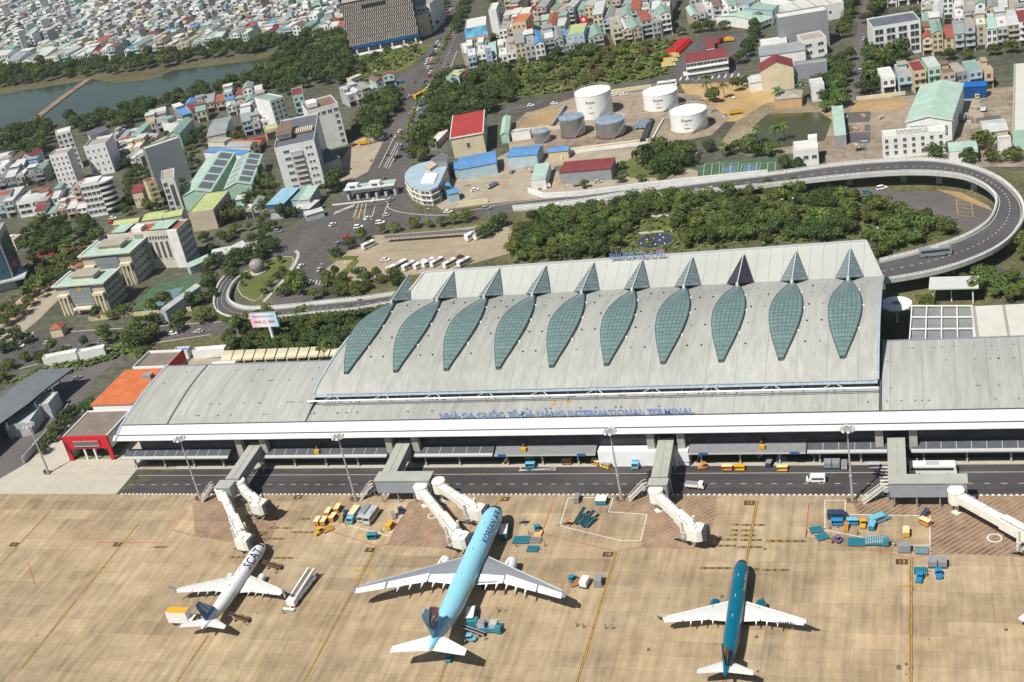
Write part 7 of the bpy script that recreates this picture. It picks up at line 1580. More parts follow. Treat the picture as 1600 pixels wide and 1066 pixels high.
# =================================================================== TOWN BLOCKS
ORD=lambda n: '%d%s'%(n,{1:'st',2:'nd',3:'rd'}.get(n%10 if n%100 not in (11,12,13) else 0,'th'))
HC=[0]
WPAL=['white']*6+['cream']*3+['pale grey']*4+['beige']*2+['mint','pale blue','pink','yellow','grey']
RPAL=['bare concrete']*4+['pale tin']*4+['grey tin']*4+['green tin']*3+['white tiled']*4+['maroon tin','red tile','brown tin','mint tin','blue tin']
def block(area,quad,nc,nr,seed,hmin=7,hmax=14,skip=.06,wp=None,rp=None,avoid=None,stuff=None,jit=.12):
    rnd=random.Random(seed); FLq,FRq,BRq,BLq=[W(*p) for p in quad]
    for r in range(nr):
        for c in range(nc):
            if rnd.random()<skip: continue
            u0=(c+rnd.uniform(-.04,.04))/nc; u1=(c+1-rnd.uniform(0,.10))/nc; v0=(r+rnd.uniform(0,jit))/nr; v1=(r+rnd.uniform(.70,.97))/nr
            P=lambda u,v: FLq.lerp(FRq,u).lerp(BLq.lerp(BRq,u),v)
            a=P(u0,v0);e=P(u1,v0);g=P(u0,v1); u=(e-a); w=u.length; rz=math.atan2(u.y,u.x); d=(g-a).length
            if avoid and any(abs(PJ(a)[0]-ax)<aw and abs(PJ(a)[1]-ay)<ah for ax,ay,aw,ah in avoid): continue
            h=rnd.uniform(hmin,hmax)*(1 if rnd.random()>.12 else 1.3); wc=rnd.choice(wp or WPAL); rc=rnd.choice(rp or RPAL)
            st='flat' if ('concrete' in rc or 'tiled' in rc) else rnd.choice(['shed','gabley','gablex','gabley'])
            fl=max(1,round(h/3.3)); 
            if stuff is not None: stuff.append((a,rz+rnd.uniform(-.12,.12),w*rnd.uniform(.6,1.1),d*rnd.uniform(.6,1.0),h*(1.6 if rnd.random()<.07 else 1),wc,rc,st)); continue
            HC[0]+=1; rz+=rnd.uniform(-.035,.035)
            lab='%s %d-storey house, %s roof, %s from left, row %d, %s'%(wc,fl,rc,ORD(c+1),r+1,area)
            house(lab,(a.x,a.y),rz,w,d,h,wc,rc,st,floors=fl,group='town houses '+area,side=rnd.choice([None,'r',None]) if a.x<-100 else None,rise=min(2.2,.22*min(w,d)+.4),hut=st=='flat' and rnd.random()<.5,tank=st=='flat' and rnd.random()<.6,bal=rnd.random()<.55)
            if d>11 and rnd.random()<.6:
                t_=COL.objects[-1]
                while t_.parent: t_=t_.parent
                b=MB(); k0=d*rnd.uniform(.45,.7); hh=h+rnd.choice((-2.4,2.8,3.0)); 
                if hh>h: b.box(.02,w-.02,k0,d-.02,h-.2,hh); b.build('rear_storey',wallm(wc if rnd.random()<.6 else 'pale grey'),t_); b=MB(); b.box(-.2,w+.2,k0-.5,d+.2,hh,hh+.15); b.build('rear_roof',roofm(rnd.choice(RPAL)),t_)
block('over the scrub',[(735,118),(1052,55),(1046,-22),(760,-16)],21,5,11,avoid=[(740,40,40,45),(812,45,14,18),(898,60,20,16)])
block('behind fire yard',[(1082,48),(1190,28),(1185,-22),(1075,-14)],9,3,12,hmin=7,hmax=12)
block('east quarter',[(1442,90),(1610,72),(1610,-28),(1440,-15)],10,4,13,hmin=8,hmax=13,rp=RPAL+['red tile']*2,wp=['white','cream','white','pale grey','white','beige','yellow'])
block('beyond side street',[(1370,16),(1436,6),(1436,-26),(1372,-18)],4,2,14)
block('left of side street',[(1190,48),(1300,2),(1290,-30),(1180,-6)],6,2,15,hmin=5,hmax=9)
block('south of lake',[(232,212),(420,168),(412,150),(236,186)],12,2,16,hmin=5,hmax=9,avoid=[(280,205,24,18),(345,200,26,16)])
block('by lake hotels',[(150,262),(225,250),(222,222),(178,226)],5,2,17,hmin=6,hmax=11)
block('below lake end',[(0,300),(75,286),(72,252),(5,262)],5,3,18,hmin=5,hmax=10,wp=['white','pale grey','pale grey','grey'])
block('behind palm avenue',[(62,352),(140,338),(128,312),(60,322)],5,2,19,hmin=4,hmax=8,avoid=[(60,312,20,12)])
block('near scrub plot',[(548,170),(606,152),(600,140),(544,156)],5,1,20,hmin=5,hmax=9)
block('across the lake',[(100,102),(545,52),(545,36),(100,82)],34,2,21,hmin=5,hmax=10)
block('lake left end',[(-20,118),(95,104),(95,84),(-20,97)],6,2,22,hmin=5,hmax=10)
block('west of workshops',[(370,262),(420,232),(412,215),(372,226)],4,1,31,hmin=4,hmax=7)
block('above the wall',[(385,215),(425,205),(430,180),(380,190)],3,2,32,hmin=5,hmax=8)
block('lakeside sheds',[(235,240),(300,205),(330,170),(250,185)],5,2,33,hmin=4,hmax=8,avoid=[(262,210,22,16)])
block('below striped hotel',[(200,262),(225,262),(222,240),(195,245)],3,1,34,hmin=4,hmax=8)
block('left edge lanes',[(0,345),(60,335),(60,318),(0,322)],4,1,35,hmin=4,hmax=8)
block('by the green shed',[(90,338),(135,330),(130,312),(85,322)],4,1,36,hmin=5,hmax=8)
block('beside the school',[(372,345),(412,338),(405,322),(365,330)],3,1,37,hmin=4,hmax=6)
block('west of palms',[(0,395),(28,392),(24,380),(0,384)],2,1,38,hmin=4,hmax=6)
far=[]
block('far',[(-60,98),(535,36),(520,-70),(-60,-30)],74,36,23,hmin=4,hmax=12,stuff=far,skip=.08,jit=.3,wp=['white']*8+['pale grey']*5+['cream','beige','mint','pale blue','grey'],rp=['bare concrete']*4+['pale tin']*6+['grey tin']*5+['white tiled']*6+['green tin','mint tin','brown tin','maroon tin','dark tin'])
block('far2',[(655,-16),(1620,-30),(1500,-110),(640,-60)],70,9,24,hmin=7,hmax=14,stuff=far)
groups={}
for (a,rz,w,d,h,wc,rc,st) in far:
    b=groups.setdefault('far',MB()); b.M=Matrix.Translation((a.x,a.y,0))@Matrix.Rotation(rz,4,'Z')
    wi=list(WC).index(wc); ri=len(WC)+list(RC).index(rc)
    b.box(0,w,0,d,0,h,wi); n0=len(b.m); roof_shape(b,w,d,h+.02,st,.2,1.3); b.m[n0:]=[ri]*(len(b.m)-n0)
    b.M=b.M
    for k in range(int(h/3.3)):
        b.add([(w*.15,-.03,k*3.3+.6),(w*.85,-.03,k*3.3+.6),(w*.85,-.03,k*3.3+2.3),(w*.15,-.03,k*3.3+2.3)],[(0,1,2,3)],len(WC)+len(RC))
print('HOUSES',HC[0])
low=[]
for k,q in enumerate([[(20,345),(150,332),(140,300),(10,315)],[(190,335),(285,330),(285,300),(200,305)],[(372,262),(425,228),(420,205),(360,235)],[(330,388),(420,362),(410,345),(330,365)],[(120,262),(225,250),(215,215),(125,235)],[(290,215),(420,180),(415,160),(290,190)],[(500,250),(545,225),(540,200),(505,215)],[(1290,60),(1322,50),(1325,20),(1290,30)],[(1560,130),(1600,128),(1600,95),(1555,100)],[(1375,105),(1560,88),(1560,78),(1375,92)]]): block('low',q,9 if k!=9 else 16,3,80+k,hmin=3,hmax=5.5,stuff=low,skip=.25,jit=.3,rp=['pale tin','grey tin','grey tin','bare concrete','brown tin','mint tin','white tiled','green tin','red tile'])
far+=low
o=groups['far'].build('distant_town',[wallm(c) for c in WC]+[roofm(c) for c in RC]+[voidM]); tag(o,'distant mass of low town houses beyond the lake and at the horizon',kind='stuff')
# =================================================================== ROAD TRAFFIC AND STREET FURNITURE
G4='cars on the highway'; tr=[]
cols=['white','white','silver','white','grey','black','white','teal','red']
def cr(n): return cols[n%len(cols)]
T=[(685,66),(681,72),(688,70),(677,80),(683,78),(673,86),(679,85),(670,92),(676,92),(668,98),(675,99),(666,104),(671,105),(674,112),(681,118),(672,118),(664,127),(668,138),(673,132),(662,152),(659,164),(664,148),(655,170),(648,192),(637,214),(627,232),(626,204),(640,213),(622,245),(604,213),(628,128),(640,150),(700,20),(697,30),(690,38),(706,14),(711,45),(702,60),(694,72)]
for i,(x,y) in enumerate(T):
    c=cr(i*5+i//3); veh('car' if i%4 else 'suv',x,y,62 if y<150 else 60,c,c,'%s car in highway traffic, %s from the far end'%(c,ORD(sorted(T,key=lambda q:q[1]).index((x,y))+1)),G4)
veh('bus',658,150,62,'yellow','yellow','yellow bus among the highway cars'); veh('truck',570,224,10,'yellow','yellow','yellow lorry beside the highway forecourt'); veh('car',553,226,60,'red','red','red car beside the yellow lorry')
veh('suv',560,354,8,'white','white','white car crossing the junction, lower left of two'); veh('suv',594,347,8,'white','white','white car crossing the junction, right above the other'); veh('car',603,335,170,'silver','silver','silver car leaving the toll plaza'); veh('car',541,370,0,'red','maroon','red car at the junction verge')
veh('minibus',577,384,55,'white','silver','white minibus entering the bus park'); veh('car',602,405,0,'white','white','white car alone on the bus park floor'); veh('car',720,401,-10,'maroon','maroon','dark red car near the parked buses')
veh('bus',743,368,58,'white','silver','white bus, left one of the pair at the top of the bus park'); veh('bus',756,366,58,'white','silver','white bus, right one of the pair at the top of the bus park')
for i,(x,y) in enumerate(((622,419),(640,417),(658,415),(671,412),(684,411),(704,413),(726,411))): veh('bus' if i in (0,) else 'minibus',x,y,58,'white','silver','white coach half hidden by the roof, %s from the left in the near row'%ORD(i+1),'white coaches parked behind the terminal')
veh('car',873,320,0,'white','green','white and green taxi on the road by the works wall'); veh('bus',1043,133,5,'white','silver','white bus on the side street behind the white tanks')
for i,(x,y) in enumerate(((829,164),(866,161),(958,148),(975,147))): veh('car',x,y,4,'white','white','white car on the tank farm side street, %s from the left'%ORD(i+1),'white cars on the side street')
veh('car',1354,299,12,'teal','teal','turquoise taxi under the viaduct'); veh('suv',1378,293,20,'white','white','white car under the viaduct beside the taxi'); veh('suv',1546,429,-5,'white','white','white car on the road below the east viaduct'); veh('suv',1482,426,0,'silver','silver','silver car in the shade below the east viaduct')
for i,(x,y,h,c) in enumerate([(30,540,10,'white'),(75,535,10,'silver'),(160,530,8,'grey'),(205,534,188,'white'),(270,520,8,'white'),(310,517,188,'silver'),(395,510,5,'white'),(470,415,75,'white'),(500,420,80,'silver'),(530,380,60,'grey'),(520,350,60,'white'),(575,340,60,'white'),(610,312,62,'silver'),(585,312,62,'white'),(700,330,5,'white'),(760,325,5,'grey'),(930,311,5,'white'),(815,168,5,'grey'),(905,158,5,'silver'),(1010,144,5,'white'),(1090,127,4,'grey'),(1345,110,85,'white'),(1350,60,85,'silver'),(1353,30,85,'white'),(40,640,60,'white'),(120,590,50,'grey'),(60,690,60,'silver')]): veh('car' if i%3 else 'suv',x,y,h,c,c,'%s car on the outer roads, %s in order from the boulevard end'%(c,ORD(i+1)),'cars on the outer roads')
rq=random.Random(77)
for i in range(34):
    y=rq.uniform(15,300); xc=583+(300-y)*.45 if y>120 else 664+(120-y)*.55; x=xc+rq.uniform(-8,14); veh('bike',x,y,60+rq.uniform(-8,8),'black',rq.choice(['red','navy','grey','white']),'motorcycle rider in the loose highway crowd','motorcycle riders scattered on the highway')
veh('suv',434,361,5,'grey','grey','grey car at the left of the junction'); veh('pickup',1526,150,-85,'cream','orange','cream and orange lorry in front of the bright blue shed')
veh('car',588,112,60,'white','white','white car on the plot road by the office block'); veh('car',176,340,0,'white','white','white car parked by the round balconied hotel'); veh('car',174,347,0,'red','red','red car parked under the white one by the hotel')
for i,(x,y) in enumerate(((735,262),(745,260),(736,267),(747,265))): veh('pickup',x,y,90,'white','white','white lorry under the long blue workshop, %s one'%('back left','back right','front left','front right')[i],'white lorries at the blue workshop')
for i,(x,y) in enumerate(((580,250),(700,100),(668,46),(662,52),(610,210),(648,128),(706,75))): veh('bike',x,y,60,'black','red','motorcycle rider on the highway, %s from the far end'%ORD(sorted([250,100,46,52,210,128,75]).index(y)+1),'motorcycles on the highway')
# working clutter in the yards
rq=random.Random(41)
for i,(x,y,k,c,h,l) in enumerate([(850,292,'truck','white',20,'white lorry near the white works wall'),(905,288,'pickup','grey',10,'grey pickup below the maroon hall'),(770,290,'truck','silver',60,'silver lorry in the middle of the works yard'),(742,296,'car','white',30,'white car in the works yard, lower left'),(800,268,'car','grey',80,'grey car under the blue folded canopy side'),(935,283,'car','silver',5,'silver car right of the grey pickup'),(1395,215,'truck','white',88,'white lorry left of the depot office'),(1345,232,'car','black',20,'black car at the lower depot yard'),(1505,185,'truck','grey',80,'grey lorry right of the mint warehouse'),(1535,170,'truck','white',95,'white lorry beyond the grey lorry'),(1150,176,'truck','yellow',15,'yellow lorry on the bare orange lot'),(1115,172,'car','silver',40,'silver car on the bare orange lot'),(1195,238,'car','white',10,'white car by the pond trees'),(1090,240,'car','white',70,'white car beside the round garden')]): veh(k,x,y,c and h,c,'grey' if k!='car' else c,l)
for i in range(16):
    x,y=rq.choice([(rq.uniform(1500,1560),rq.uniform(165,195)),(rq.uniform(720,860),rq.uniform(250,300)),(rq.uniform(1100,1180),rq.uniform(150,185)),(rq.uniform(1300,1400),rq.uniform(175,235))]); p=W(x,y)
    t=thing('material_stack','stacked building material, %s from the left among the yards'%ORD(i+1),'stack',(p.x,p.y,0),rq.uniform(0,3),'stacked building materials'); n=rq.randint(2,4); w0=rq.uniform(2,4)
    for k in range(n): b=MB(); b.box(-w0/2,w0/2,-.6+k*.05,.6,k*.5,k*.5+.42); b.build('layer',wallm(rq.choice(['pale grey','beige','brown','grey','orange','white'])),t)
    t['px']=x
ST=sorted([o for o in COL.objects if o.name.startswith('material_stack')],key=lambda o:o['px'])
for i,o in enumerate(ST): o['label']='stacked building material, %s from the left among the yards'%ORD(i+1); del o['px']
# round sculpture on the lawn
p=W(404,425,0); t=thing('globe_sculpture','round silver lattice globe sculpture on the loop lawn','sculpture',(p.x,p.y,0)); b=MB(); n=16
b.rings([[(3.6*math.sin(a)*math.cos(2*math.pi*k/n),3.6*math.sin(a)*math.sin(2*math.pi*k/n),3.2-3.3*math.cos(a)) for k in range(n)] for a in [math.pi*(j+.3)/9.6 for j in range(10)]]); b.build('globe',mat('lattice_grey',(.25,.24,.22),.5,n1=(1.5,.4)),t)
b=MB(); b.tube((0,0,0),(0,0,.5),4.2,n=20); b.build('plinth',paleM,t)
p=W(1024,377.5,0); t=thing('round_fountain','dark round ornamental pool with pale spots between the palms','fountain',(p.x,p.y,0)); b=MB(); b.tube((0,0,0),(0,0,.5),7.4,n=32); b.build('basin',mat('pool_dark',(.05,.055,.09),.3),t)
b=MB(); n=32; b.rings([[(q*math.cos(2*math.pi*k/n),q*math.sin(2*math.pi*k/n),z) for k in range(n)] for q,z in ((8.6,0),(8.6,.4),(7.5,.6),(7.4,.3))],cap0=False,cap1=False); b.build('rim',lawnM,t)
for k in range(9): a=k*.7; r=2+k%3*2; b=MB(); b.tube((r*math.cos(a),r*math.sin(a),.5),(r*math.cos(a),r*math.sin(a),.9),.35,.1,6); b.build('spout',trimM,t)
# long bus stop canopy
t,w_,d_=roofbox('walkway_canopy','long dark canopy over the walkway at the back of the bus park','canopy',(600,371),(751,360),(752,357),3.2,None,roofm('dark tin'))
b=MB()
for k in range(24): b.tube((w_*(k+.5)/24,1.2,0),(w_*(k+.5)/24,1.2,2.9),.08,n=5)
b.build('post',steelM,t)
# street lamps
LM={}
def lamp(px,py,label,h=9):
    p=W(px,py); src=LM.get(h)
    if src: r=copy_tree(src[0],src[1],(p.x,p.y,0),random.random()*6,label,'slim street lamps'); return
    t=thing('street_lamp',label,'street lamp',(p.x,p.y,0),0,'slim street lamps'); b=MB(); b.tube((0,0,0),(0,0,h),.14,.08,6); b.beam((0,0,h),(1.6,0,h+.3),.1,.1); b.build('pole',mat('mast_grey',(.40,.41,.42)),t); b=MB(); b.box(1.3,2.3,-.2,.2,h+.2,h+.4); b.build('lamp_head',trimM,t); LM[h]=(t,list(t.children))
for i,(x,y,l) in enumerate([(670,355,'street lamp behind the bus park, left one'),(766,345,'street lamp behind the bus park, right one'),(516,440,'street lamp by the bus park entrance'),(1232,300,'street lamp among the trees, left of the viaduct'),(1218,345,'street lamp in the park middle'),(1375,388,'street lamp by the viaduct end'),(1240,340,'street lamp in the park clearing'),(268,512,'street lamp on the boulevard, right one'),(130,508,'street lamp on the boulevard, left one'),(1350,262,'street lamp beside the viaduct top'),(888,318,'street lamp by the road above the park'),(1110,322,'street lamp above the garden'),(700,160,'street lamp at the highway crossing'),(650,220,'street lamp by the highway median'),(1345,90,'street lamp on the side street')]): lamp(x,y,l)
p=W(1353,262,0); t=thing('road_sign','blue oval road sign on a post beside the viaduct','sign',(p.x,p.y,0)); b=MB(); b.tube((0,0,0),(0,0,12),.15); b.build('post',steelM,t); b=MB(); b.prism([(-2,-.1),(2,-.1),(2,.1),(-2,.1)],11.5,13.5); b.build('panel',mat('board_blue2',(.05,.14,.22),.5),t); b=MB(); b.box(-1.5,1.5,-.14,-.11,12.2,12.8); b.build('lettering',whiteL,t)
# =================================================================== VEGETATION
def leafmat(name,c,amt=.35):
    m=bpy.data.materials.new(name); m.use_nodes=True; t=m.node_tree; N=t.nodes; L=t.links; p=N['Principled BSDF']; p.inputs['Roughness'].default_value=.75; p.inputs['Specular IOR Level'].default_value=.2
    g=N.new('ShaderNodeNewGeometry'); tc=N.new('ShaderNodeTexCoord'); oi=N.new('ShaderNodeObjectInfo')
    n=N.new('ShaderNodeTexNoise'); n.inputs['Scale'].default_value=.55; n.inputs['Detail'].default_value=3; L.new(tc.outputs['Object'],n.inputs['Vector'])
    a=N.new('ShaderNodeMath'); a.operation='MULTIPLY_ADD'; L.new(n.outputs[0],a.inputs[0]); a.inputs[1].default_value=1.5; a.inputs[2].default_value=.25
    a2=N.new('ShaderNodeMath'); a2.operation='MULTIPLY_ADD'; L.new(g.outputs['Random Per Island'],a2.inputs[0]); a2.inputs[1].default_value=.7; a2.inputs[2].default_value=.65
    a3=N.new('ShaderNodeMath'); a3.operation='MULTIPLY'; L.new(a.outputs[0],a3.inputs[0]); L.new(a2.outputs[0],a3.inputs[1])
    h=N.new('ShaderNodeHueSaturation'); h.inputs['Color'].default_value=(*c,1); hm=N.new('ShaderNodeMath'); hm.operation='MULTIPLY_ADD'; L.new(oi.outputs['Random'],hm.inputs[0]); hm.inputs[1].default_value=.05; hm.inputs[2].default_value=.475; L.new(hm.outputs[0],h.inputs['Hue'])
    vm_=N.new('ShaderNodeMath'); vm_.operation='MULTIPLY_ADD'; L.new(oi.outputs['Random'],vm_.inputs[0]); vm_.inputs[1].default_value=amt*1.6; vm_.inputs[2].default_value=1-amt*.8
    a4=N.new('ShaderNodeMath'); a4.operation='MULTIPLY'; L.new(a3.outputs[0],a4.inputs[0]); L.new(vm_.outputs[0],a4.inputs[1]); L.new(a4.outputs[0],h.inputs['Value']); L.new(h.outputs[0],p.inputs['Base Color']); return m
LEAF={'dark':leafmat('leaf_dark',(.050,.080,.022)),'mid':leafmat('leaf_mid',(.088,.122,.030)),'light':leafmat('leaf_light',(.115,.155,.032)),'brown':leafmat('leaf_brown',(.13,.112,.05)),'bloom':leafmat('leaf_bloom',(.28,.05,.10))}
barkM=mat('bark',(.12,.09,.065),.9)
def crown(seed,R,H,z0,nleaf,size,lobes=7):
    r=random.Random(seed); b=MB(); L_=[]
    for k in range(lobes):
        a=r.uniform(0,6.28); q=r.uniform(.2,.78)*R; L_.append((q*math.cos(a),q*math.sin(a),z0+H*r.uniform(.3,.68),R*r.uniform(.26,.52),H*r.uniform(.2,.38)))
    L_.append((0,0,z0+H*.62,R*.55,H*.38))
    for i in range(nleaf):
        cx,cy,cz,rr,hh=L_[i%len(L_)]
        th=r.uniform(0,6.28); ph=math.acos(r.uniform(-.45,1)); rad_=r.uniform(.82,1.06)
        n=Vector((math.sin(ph)*math.cos(th),math.sin(ph)*math.sin(th),math.cos(ph)))
        p=Vector((cx+n.x*rr*rad_,cy+n.y*rr*rad_,cz+n.z*hh*rad_))
        n=(n+Vector((r.uniform(-.7,.7),r.uniform(-.7,.7),r.uniform(-.3,.7)))).normalized(); u=n.orthogonal().normalized(); v=n.cross(u); s=size*r.uniform(.6,1.25); a=r.uniform(0,6.28); u,v=u*math.cos(a)+v*math.sin(a),v*math.cos(a)-u*math.sin(a)
        b.add([tuple(p-u*s-v*s*.55),tuple(p+u*s-v*s*.45),tuple(p+u*s*.65+v*s*.7),tuple(p-u*s*.7+v*s*.6)],[(0,1,2,3)])
    return b,L_
def trunk(seed,L_,z0,r0):
    r=random.Random(seed); b=MB(); b.tube((0,0,0),(0,0,z0+1),r0,r0*.6,6)
    for (cx,cy,cz,rr,hh) in L_[:5]: b.tube((0,0,z0*.8),(cx*.8,cy*.8,cz-hh*.2),r0*.45,r0*.15,5)
    return b
CR=[];
for s in range(6):
    R=(4.4,5.4,3.7,4.8,3.9,5.0)[s]; H=(6.0,4.8,7.2,5.6,5.0,6.4)[s]; z0=1.4
    b,L_=crown(100+s,R,H,z0,900,.40,(8,12,7,10,6,11)[s]); CR.append((b,trunk(s,L_,z0+1,.26)))
CM={}
def crown_mesh(i,kind):
    k=(i,kind)
    if k not in CM: CM[k]=CR[i][0].mesh('crown',LEAF[kind])
    return CM[k]
TM=[c[1].mesh('trunk',barkM) for c in CR]
b=MB(); b.tube((0,0,0),(.3,0,4),.22,.17,6); b.tube((.3,0,4),(.5,.1,7.4),.17,.14,6); PALT=b.mesh('trunk',barkM)
b=MB(); r=random.Random(5)
for k in range(17):
    a=k*2.4+r.uniform(-.2,.2); el=r.uniform(-.25,.95); L0=3.1; p=Vector((.5,.1,7.4)); d=Vector((math.cos(a)*math.cos(el),math.sin(a)*math.cos(el),math.sin(el))); s=Vector((-math.sin(a),math.cos(a),0)); wds=(.12,.42,.5,.42,.08); prev=None; base=len(b.v)
    for j in range(5):
        q=p+d*(L0*j/4)+Vector((0,0,-.11*j*j)); b.v+= [tuple(q-s*wds[j]-Vector((0,0,.16))),tuple(q+Vector((0,0,.05))),tuple(q+s*wds[j]-Vector((0,0,.16)))]
    for j in range(4):
        o_=base+j*3; b.f+=[(o_,o_+1,o_+4,o_+3),(o_+1,o_+2,o_+5,o_+4)]; b.m+=[0,0]
PALC=b.mesh('crown',LEAF['mid'])
def inpoly(x,y,P):
    c=False; n=len(P)
    for i in range(n):
        x0,y0=P[i]; x1,y1=P[(i+1)%n]
        if (y0>y)!=(y1>y) and x<(x1-x0)*(y-y0)/(y1-y0)+x0: c=not c
    return c
TREES=[]
def zone(area,poly,sp,seed,kinds=('dark','mid'),sc=(.8,1.25),excl=(),palm=0.0,prob=1.0):
    r=random.Random(seed); Pw=[W(*p) for p in poly]; P2=[(p.x,p.y) for p in Pw]; X=[p[0] for p in P2]; Y=[p[1] for p in P2]; E=[[tuple(W(*q).xy) for q in e] for e in excl]
    y=min(Y); row=0
    while y<max(Y):
        x=min(X)+(row%2)*sp*.5
        while x<max(X):
            qx=x+r.uniform(-.38,.38)*sp; qy=y+r.uniform(-.38,.38)*sp
            if inpoly(qx,qy,P2) and not any(inpoly(qx,qy,e) for e in E) and r.random()<prob: TREES.append((qx,qy,r.uniform(*sc),r.choice(kinds),r.randrange(6),r.uniform(0,6.28),r.random()<palm,area))
            x+=sp
        y+=sp*.87; row+=1
def row_(area,pts,sp,seed,kinds=('dark','mid'),sc=(.7,1.1),palm=0.0,jit=1.2):
    r=random.Random(seed); P=[W(*p) for p in pts]; 
    for a,c in zip(P[:-1],P[1:]):
        d=c-a; n=max(1,int(d.length/sp))
        for k in range(n):
            q=a+d*((k+r.uniform(.2,.8))/n); TREES.append((q.x+r.uniform(-jit,jit),q.y+r.uniform(-jit,jit),r.uniform(*sc),r.choice(kinds),r.randrange(6),r.uniform(0,6.28),r.random()<palm,area))
DK=('dark','dark','mid'); MX=('dark','mid','mid'); LT=('mid','light','light')
garden=[(972,410),(978,385),(1000,366),(1006,334),(1064,330),(1060,362),(1064,385),(1062,410)]
zone('in the park behind the vaulted roof',[(806,414),(795,386),(812,358),(850,338),(900,330),(1000,320),(1100,308),(1220,300),(1318,306),(1345,322),(1400,330),(1500,362),(1470,374),(1400,392),(1376,402),(1352,372),(1200,383),(1000,400)],6.3,1,('dark','dark','mid','mid','mid','light'),(.6,.98),excl=[garden,[(1240,330),(1290,320),(1320,345),(1270,360)],[(1330,350),(1370,352),(1375,372),(1345,375)],[(1098,330),(1110,328),(1112,345),(1095,345)]])
zone('in the clearing of the park',[(1240,330),(1290,320),(1320,345),(1270,360)],8,2,('mid','light'),(.4,.6),prob=.5)
zone('behind the left viaduct ramp',[(350,516),(420,500),(500,492),(560,486),(610,478),(560,530),(520,566),(440,556),(350,545)],7.5,3,DK,(.7,1.1))
zone('around the junction lawn',[(436,452),(470,440),(520,468),(515,470),(440,472)],7,4,('dark','mid','light'),(.6,1.0))
zone('along the bus park hedge',[(510,430),(560,432),(640,430),(640,445),(560,462),(515,466)],6.5,5,('mid','dark','light'),(.5,.85))
row_('beside the bus park entrance',[(512,408),(530,398),(560,385),(578,372)],6,6,MX,(.6,1.0))
row_('behind the bus park canopy',[(590,368),(640,358),(700,352),(740,346)],6,7,('mid','light'),(.6,.9)); row_('at the upper corner of the bus park',[(745,372),(765,365),(800,345)],7,8,DK,(.8,1.1))
zone('on the left loop bank',[(300,480),(335,470),(330,440),(350,405),(395,385),(440,380),(425,400),(380,420),(362,440),(355,400),(320,430),(310,470)],7,9,DK,(.7,1.05))
row_('round the sculpture lawn',[(376,455),(390,430),(430,408),(446,420),(420,452),(398,470)],7,10,MX,(.3,.55))
row_('below the left viaduct bend',[(200,520),(260,505),(300,500),(340,500)],7,11,MX,(.7,1.1)); row_('in front of the government offices',[(140,500),(190,496),(250,488),(300,478),(330,470)],7,12,DK,(.75,1.1))
row_('between the government offices',[(175,470),(195,440),(215,412),(235,395)],7,13,('dark',),(.7,1.0),.5)
zone('along the palm avenue',[(0,565),(0,510),(60,470),(120,430),(150,395),(175,370),(60,360),(40,400),(30,440),(60,480),(10,500),(70,545)],9,14,DK,(.6,1.0),palm=.3)
row_('as palms along the brick walk',[(0,520),(40,485),(80,448),(120,412),(140,395)],7,15,('mid',),(.8,1.1),1.0); row_('as palms beyond the brick walk',[(10,500),(60,450),(110,405)],8,16,('mid',),(.8,1.1),1.0)
zone('behind the glass tower',[(30,372),(60,345),(110,338),(170,348),(165,375),(130,390),(60,398),(40,400)],8,17,('dark','mid','dark'),(.55,1.05),prob=.75)
zone('around the boulevard end',[(0,620),(0,590),(70,570),(140,552),(230,540),(240,520),(110,530),(20,560)],8,18,MX,(.6,1.0),prob=.6)
zone('by the long shed',[(95,690),(150,640),(205,560),(235,520),(265,522),(210,600),(160,650),(105,705)],7,19,DK,(.6,1.0),excl=[[(143,636),(207,634),(262,575),(195,560)]],prob=.75)
row_('behind the orange tiled roof',[(200,560),(230,535),(262,522),(290,515)],6.5,20,DK,(.7,1.0)); row_('between the shed and the fire station',[(60,715),(95,680),(120,640)],6,21,DK,(.5,.8))
zone('on the south bank of the lake',[(0,275),(0,215),(60,200),(110,196),(180,182),(240,160),(330,140),(400,118),(450,90),(545,72),(545,130),(520,140),(430,150),(330,165),(240,178),(225,200),(150,205),(110,230),(70,240),(60,262)],11,22,DK+('dark',),(1.0,1.45),excl=[[(80,240),(80,200),(120,200),(120,240)]])
zone('on the north bank of the lake',[(-40,140),(0,112),(100,104),(200,96),(300,84),(400,72),(480,62),(545,60),(545,80),(470,78),(400,84),(310,96),(230,112),(140,120),(40,132),(-40,150)],11,23,DK+('dark',),(1.0,1.45))
zone('on the highway west side',[(560,225),(560,180),(575,150),(600,150),(628,150),(620,175),(590,222)],8,24,DK,(.9,1.3)); zone('on the highway east side',[(638,255),(655,205),(675,160),(695,125),(760,135),(800,125),(800,160),(765,180),(735,195),(712,180),(705,215),(665,265)],9,25,DK,(.9,1.3))
zone('in the scrub field, left part',[(700,118),(760,110),(850,90),(940,74),(960,95),(880,125),(800,148),(760,160)],9,26,('mid','dark','light','mid'),(.5,1.1),prob=.75); zone('in the scrub field, right part',[(940,74),(1060,60),(1050,95),(1030,118),(900,142),(830,152),(880,125)],10,27,('mid','brown','light'),(.5,.95),prob=.65)
zone('along the avenue by the office block',[(660,20),(690,-10),(700,10),(680,50),(660,60)],9,28,DK,(.9,1.3)); row_('on the avenue east side at the top',[(712,55),(722,25),(735,-5)],8,29,DK,(.8,1.1))
zone('below the office block',[(550,110),(590,85),(640,75),(660,80),(620,100),(560,130)],9,30,MX,(.5,.8),prob=.35); row_('beside the office block',[(530,60),(545,100),(540,130)],9,31,DK,(1.0,1.4))
row_('along the fire yard',[(1160,100),(1172,75),(1185,45),(1195,20)],7,32,DK,(.8,1.1)); row_('above the fire yard',[(1050,58),(1100,50),(1140,46)],8,33,DK,(.8,1.1)); row_('below the fire yard',[(1100,140),(1115,165),(1160,140),(1180,130)],8,34,MX,(.9,1.2),.35)
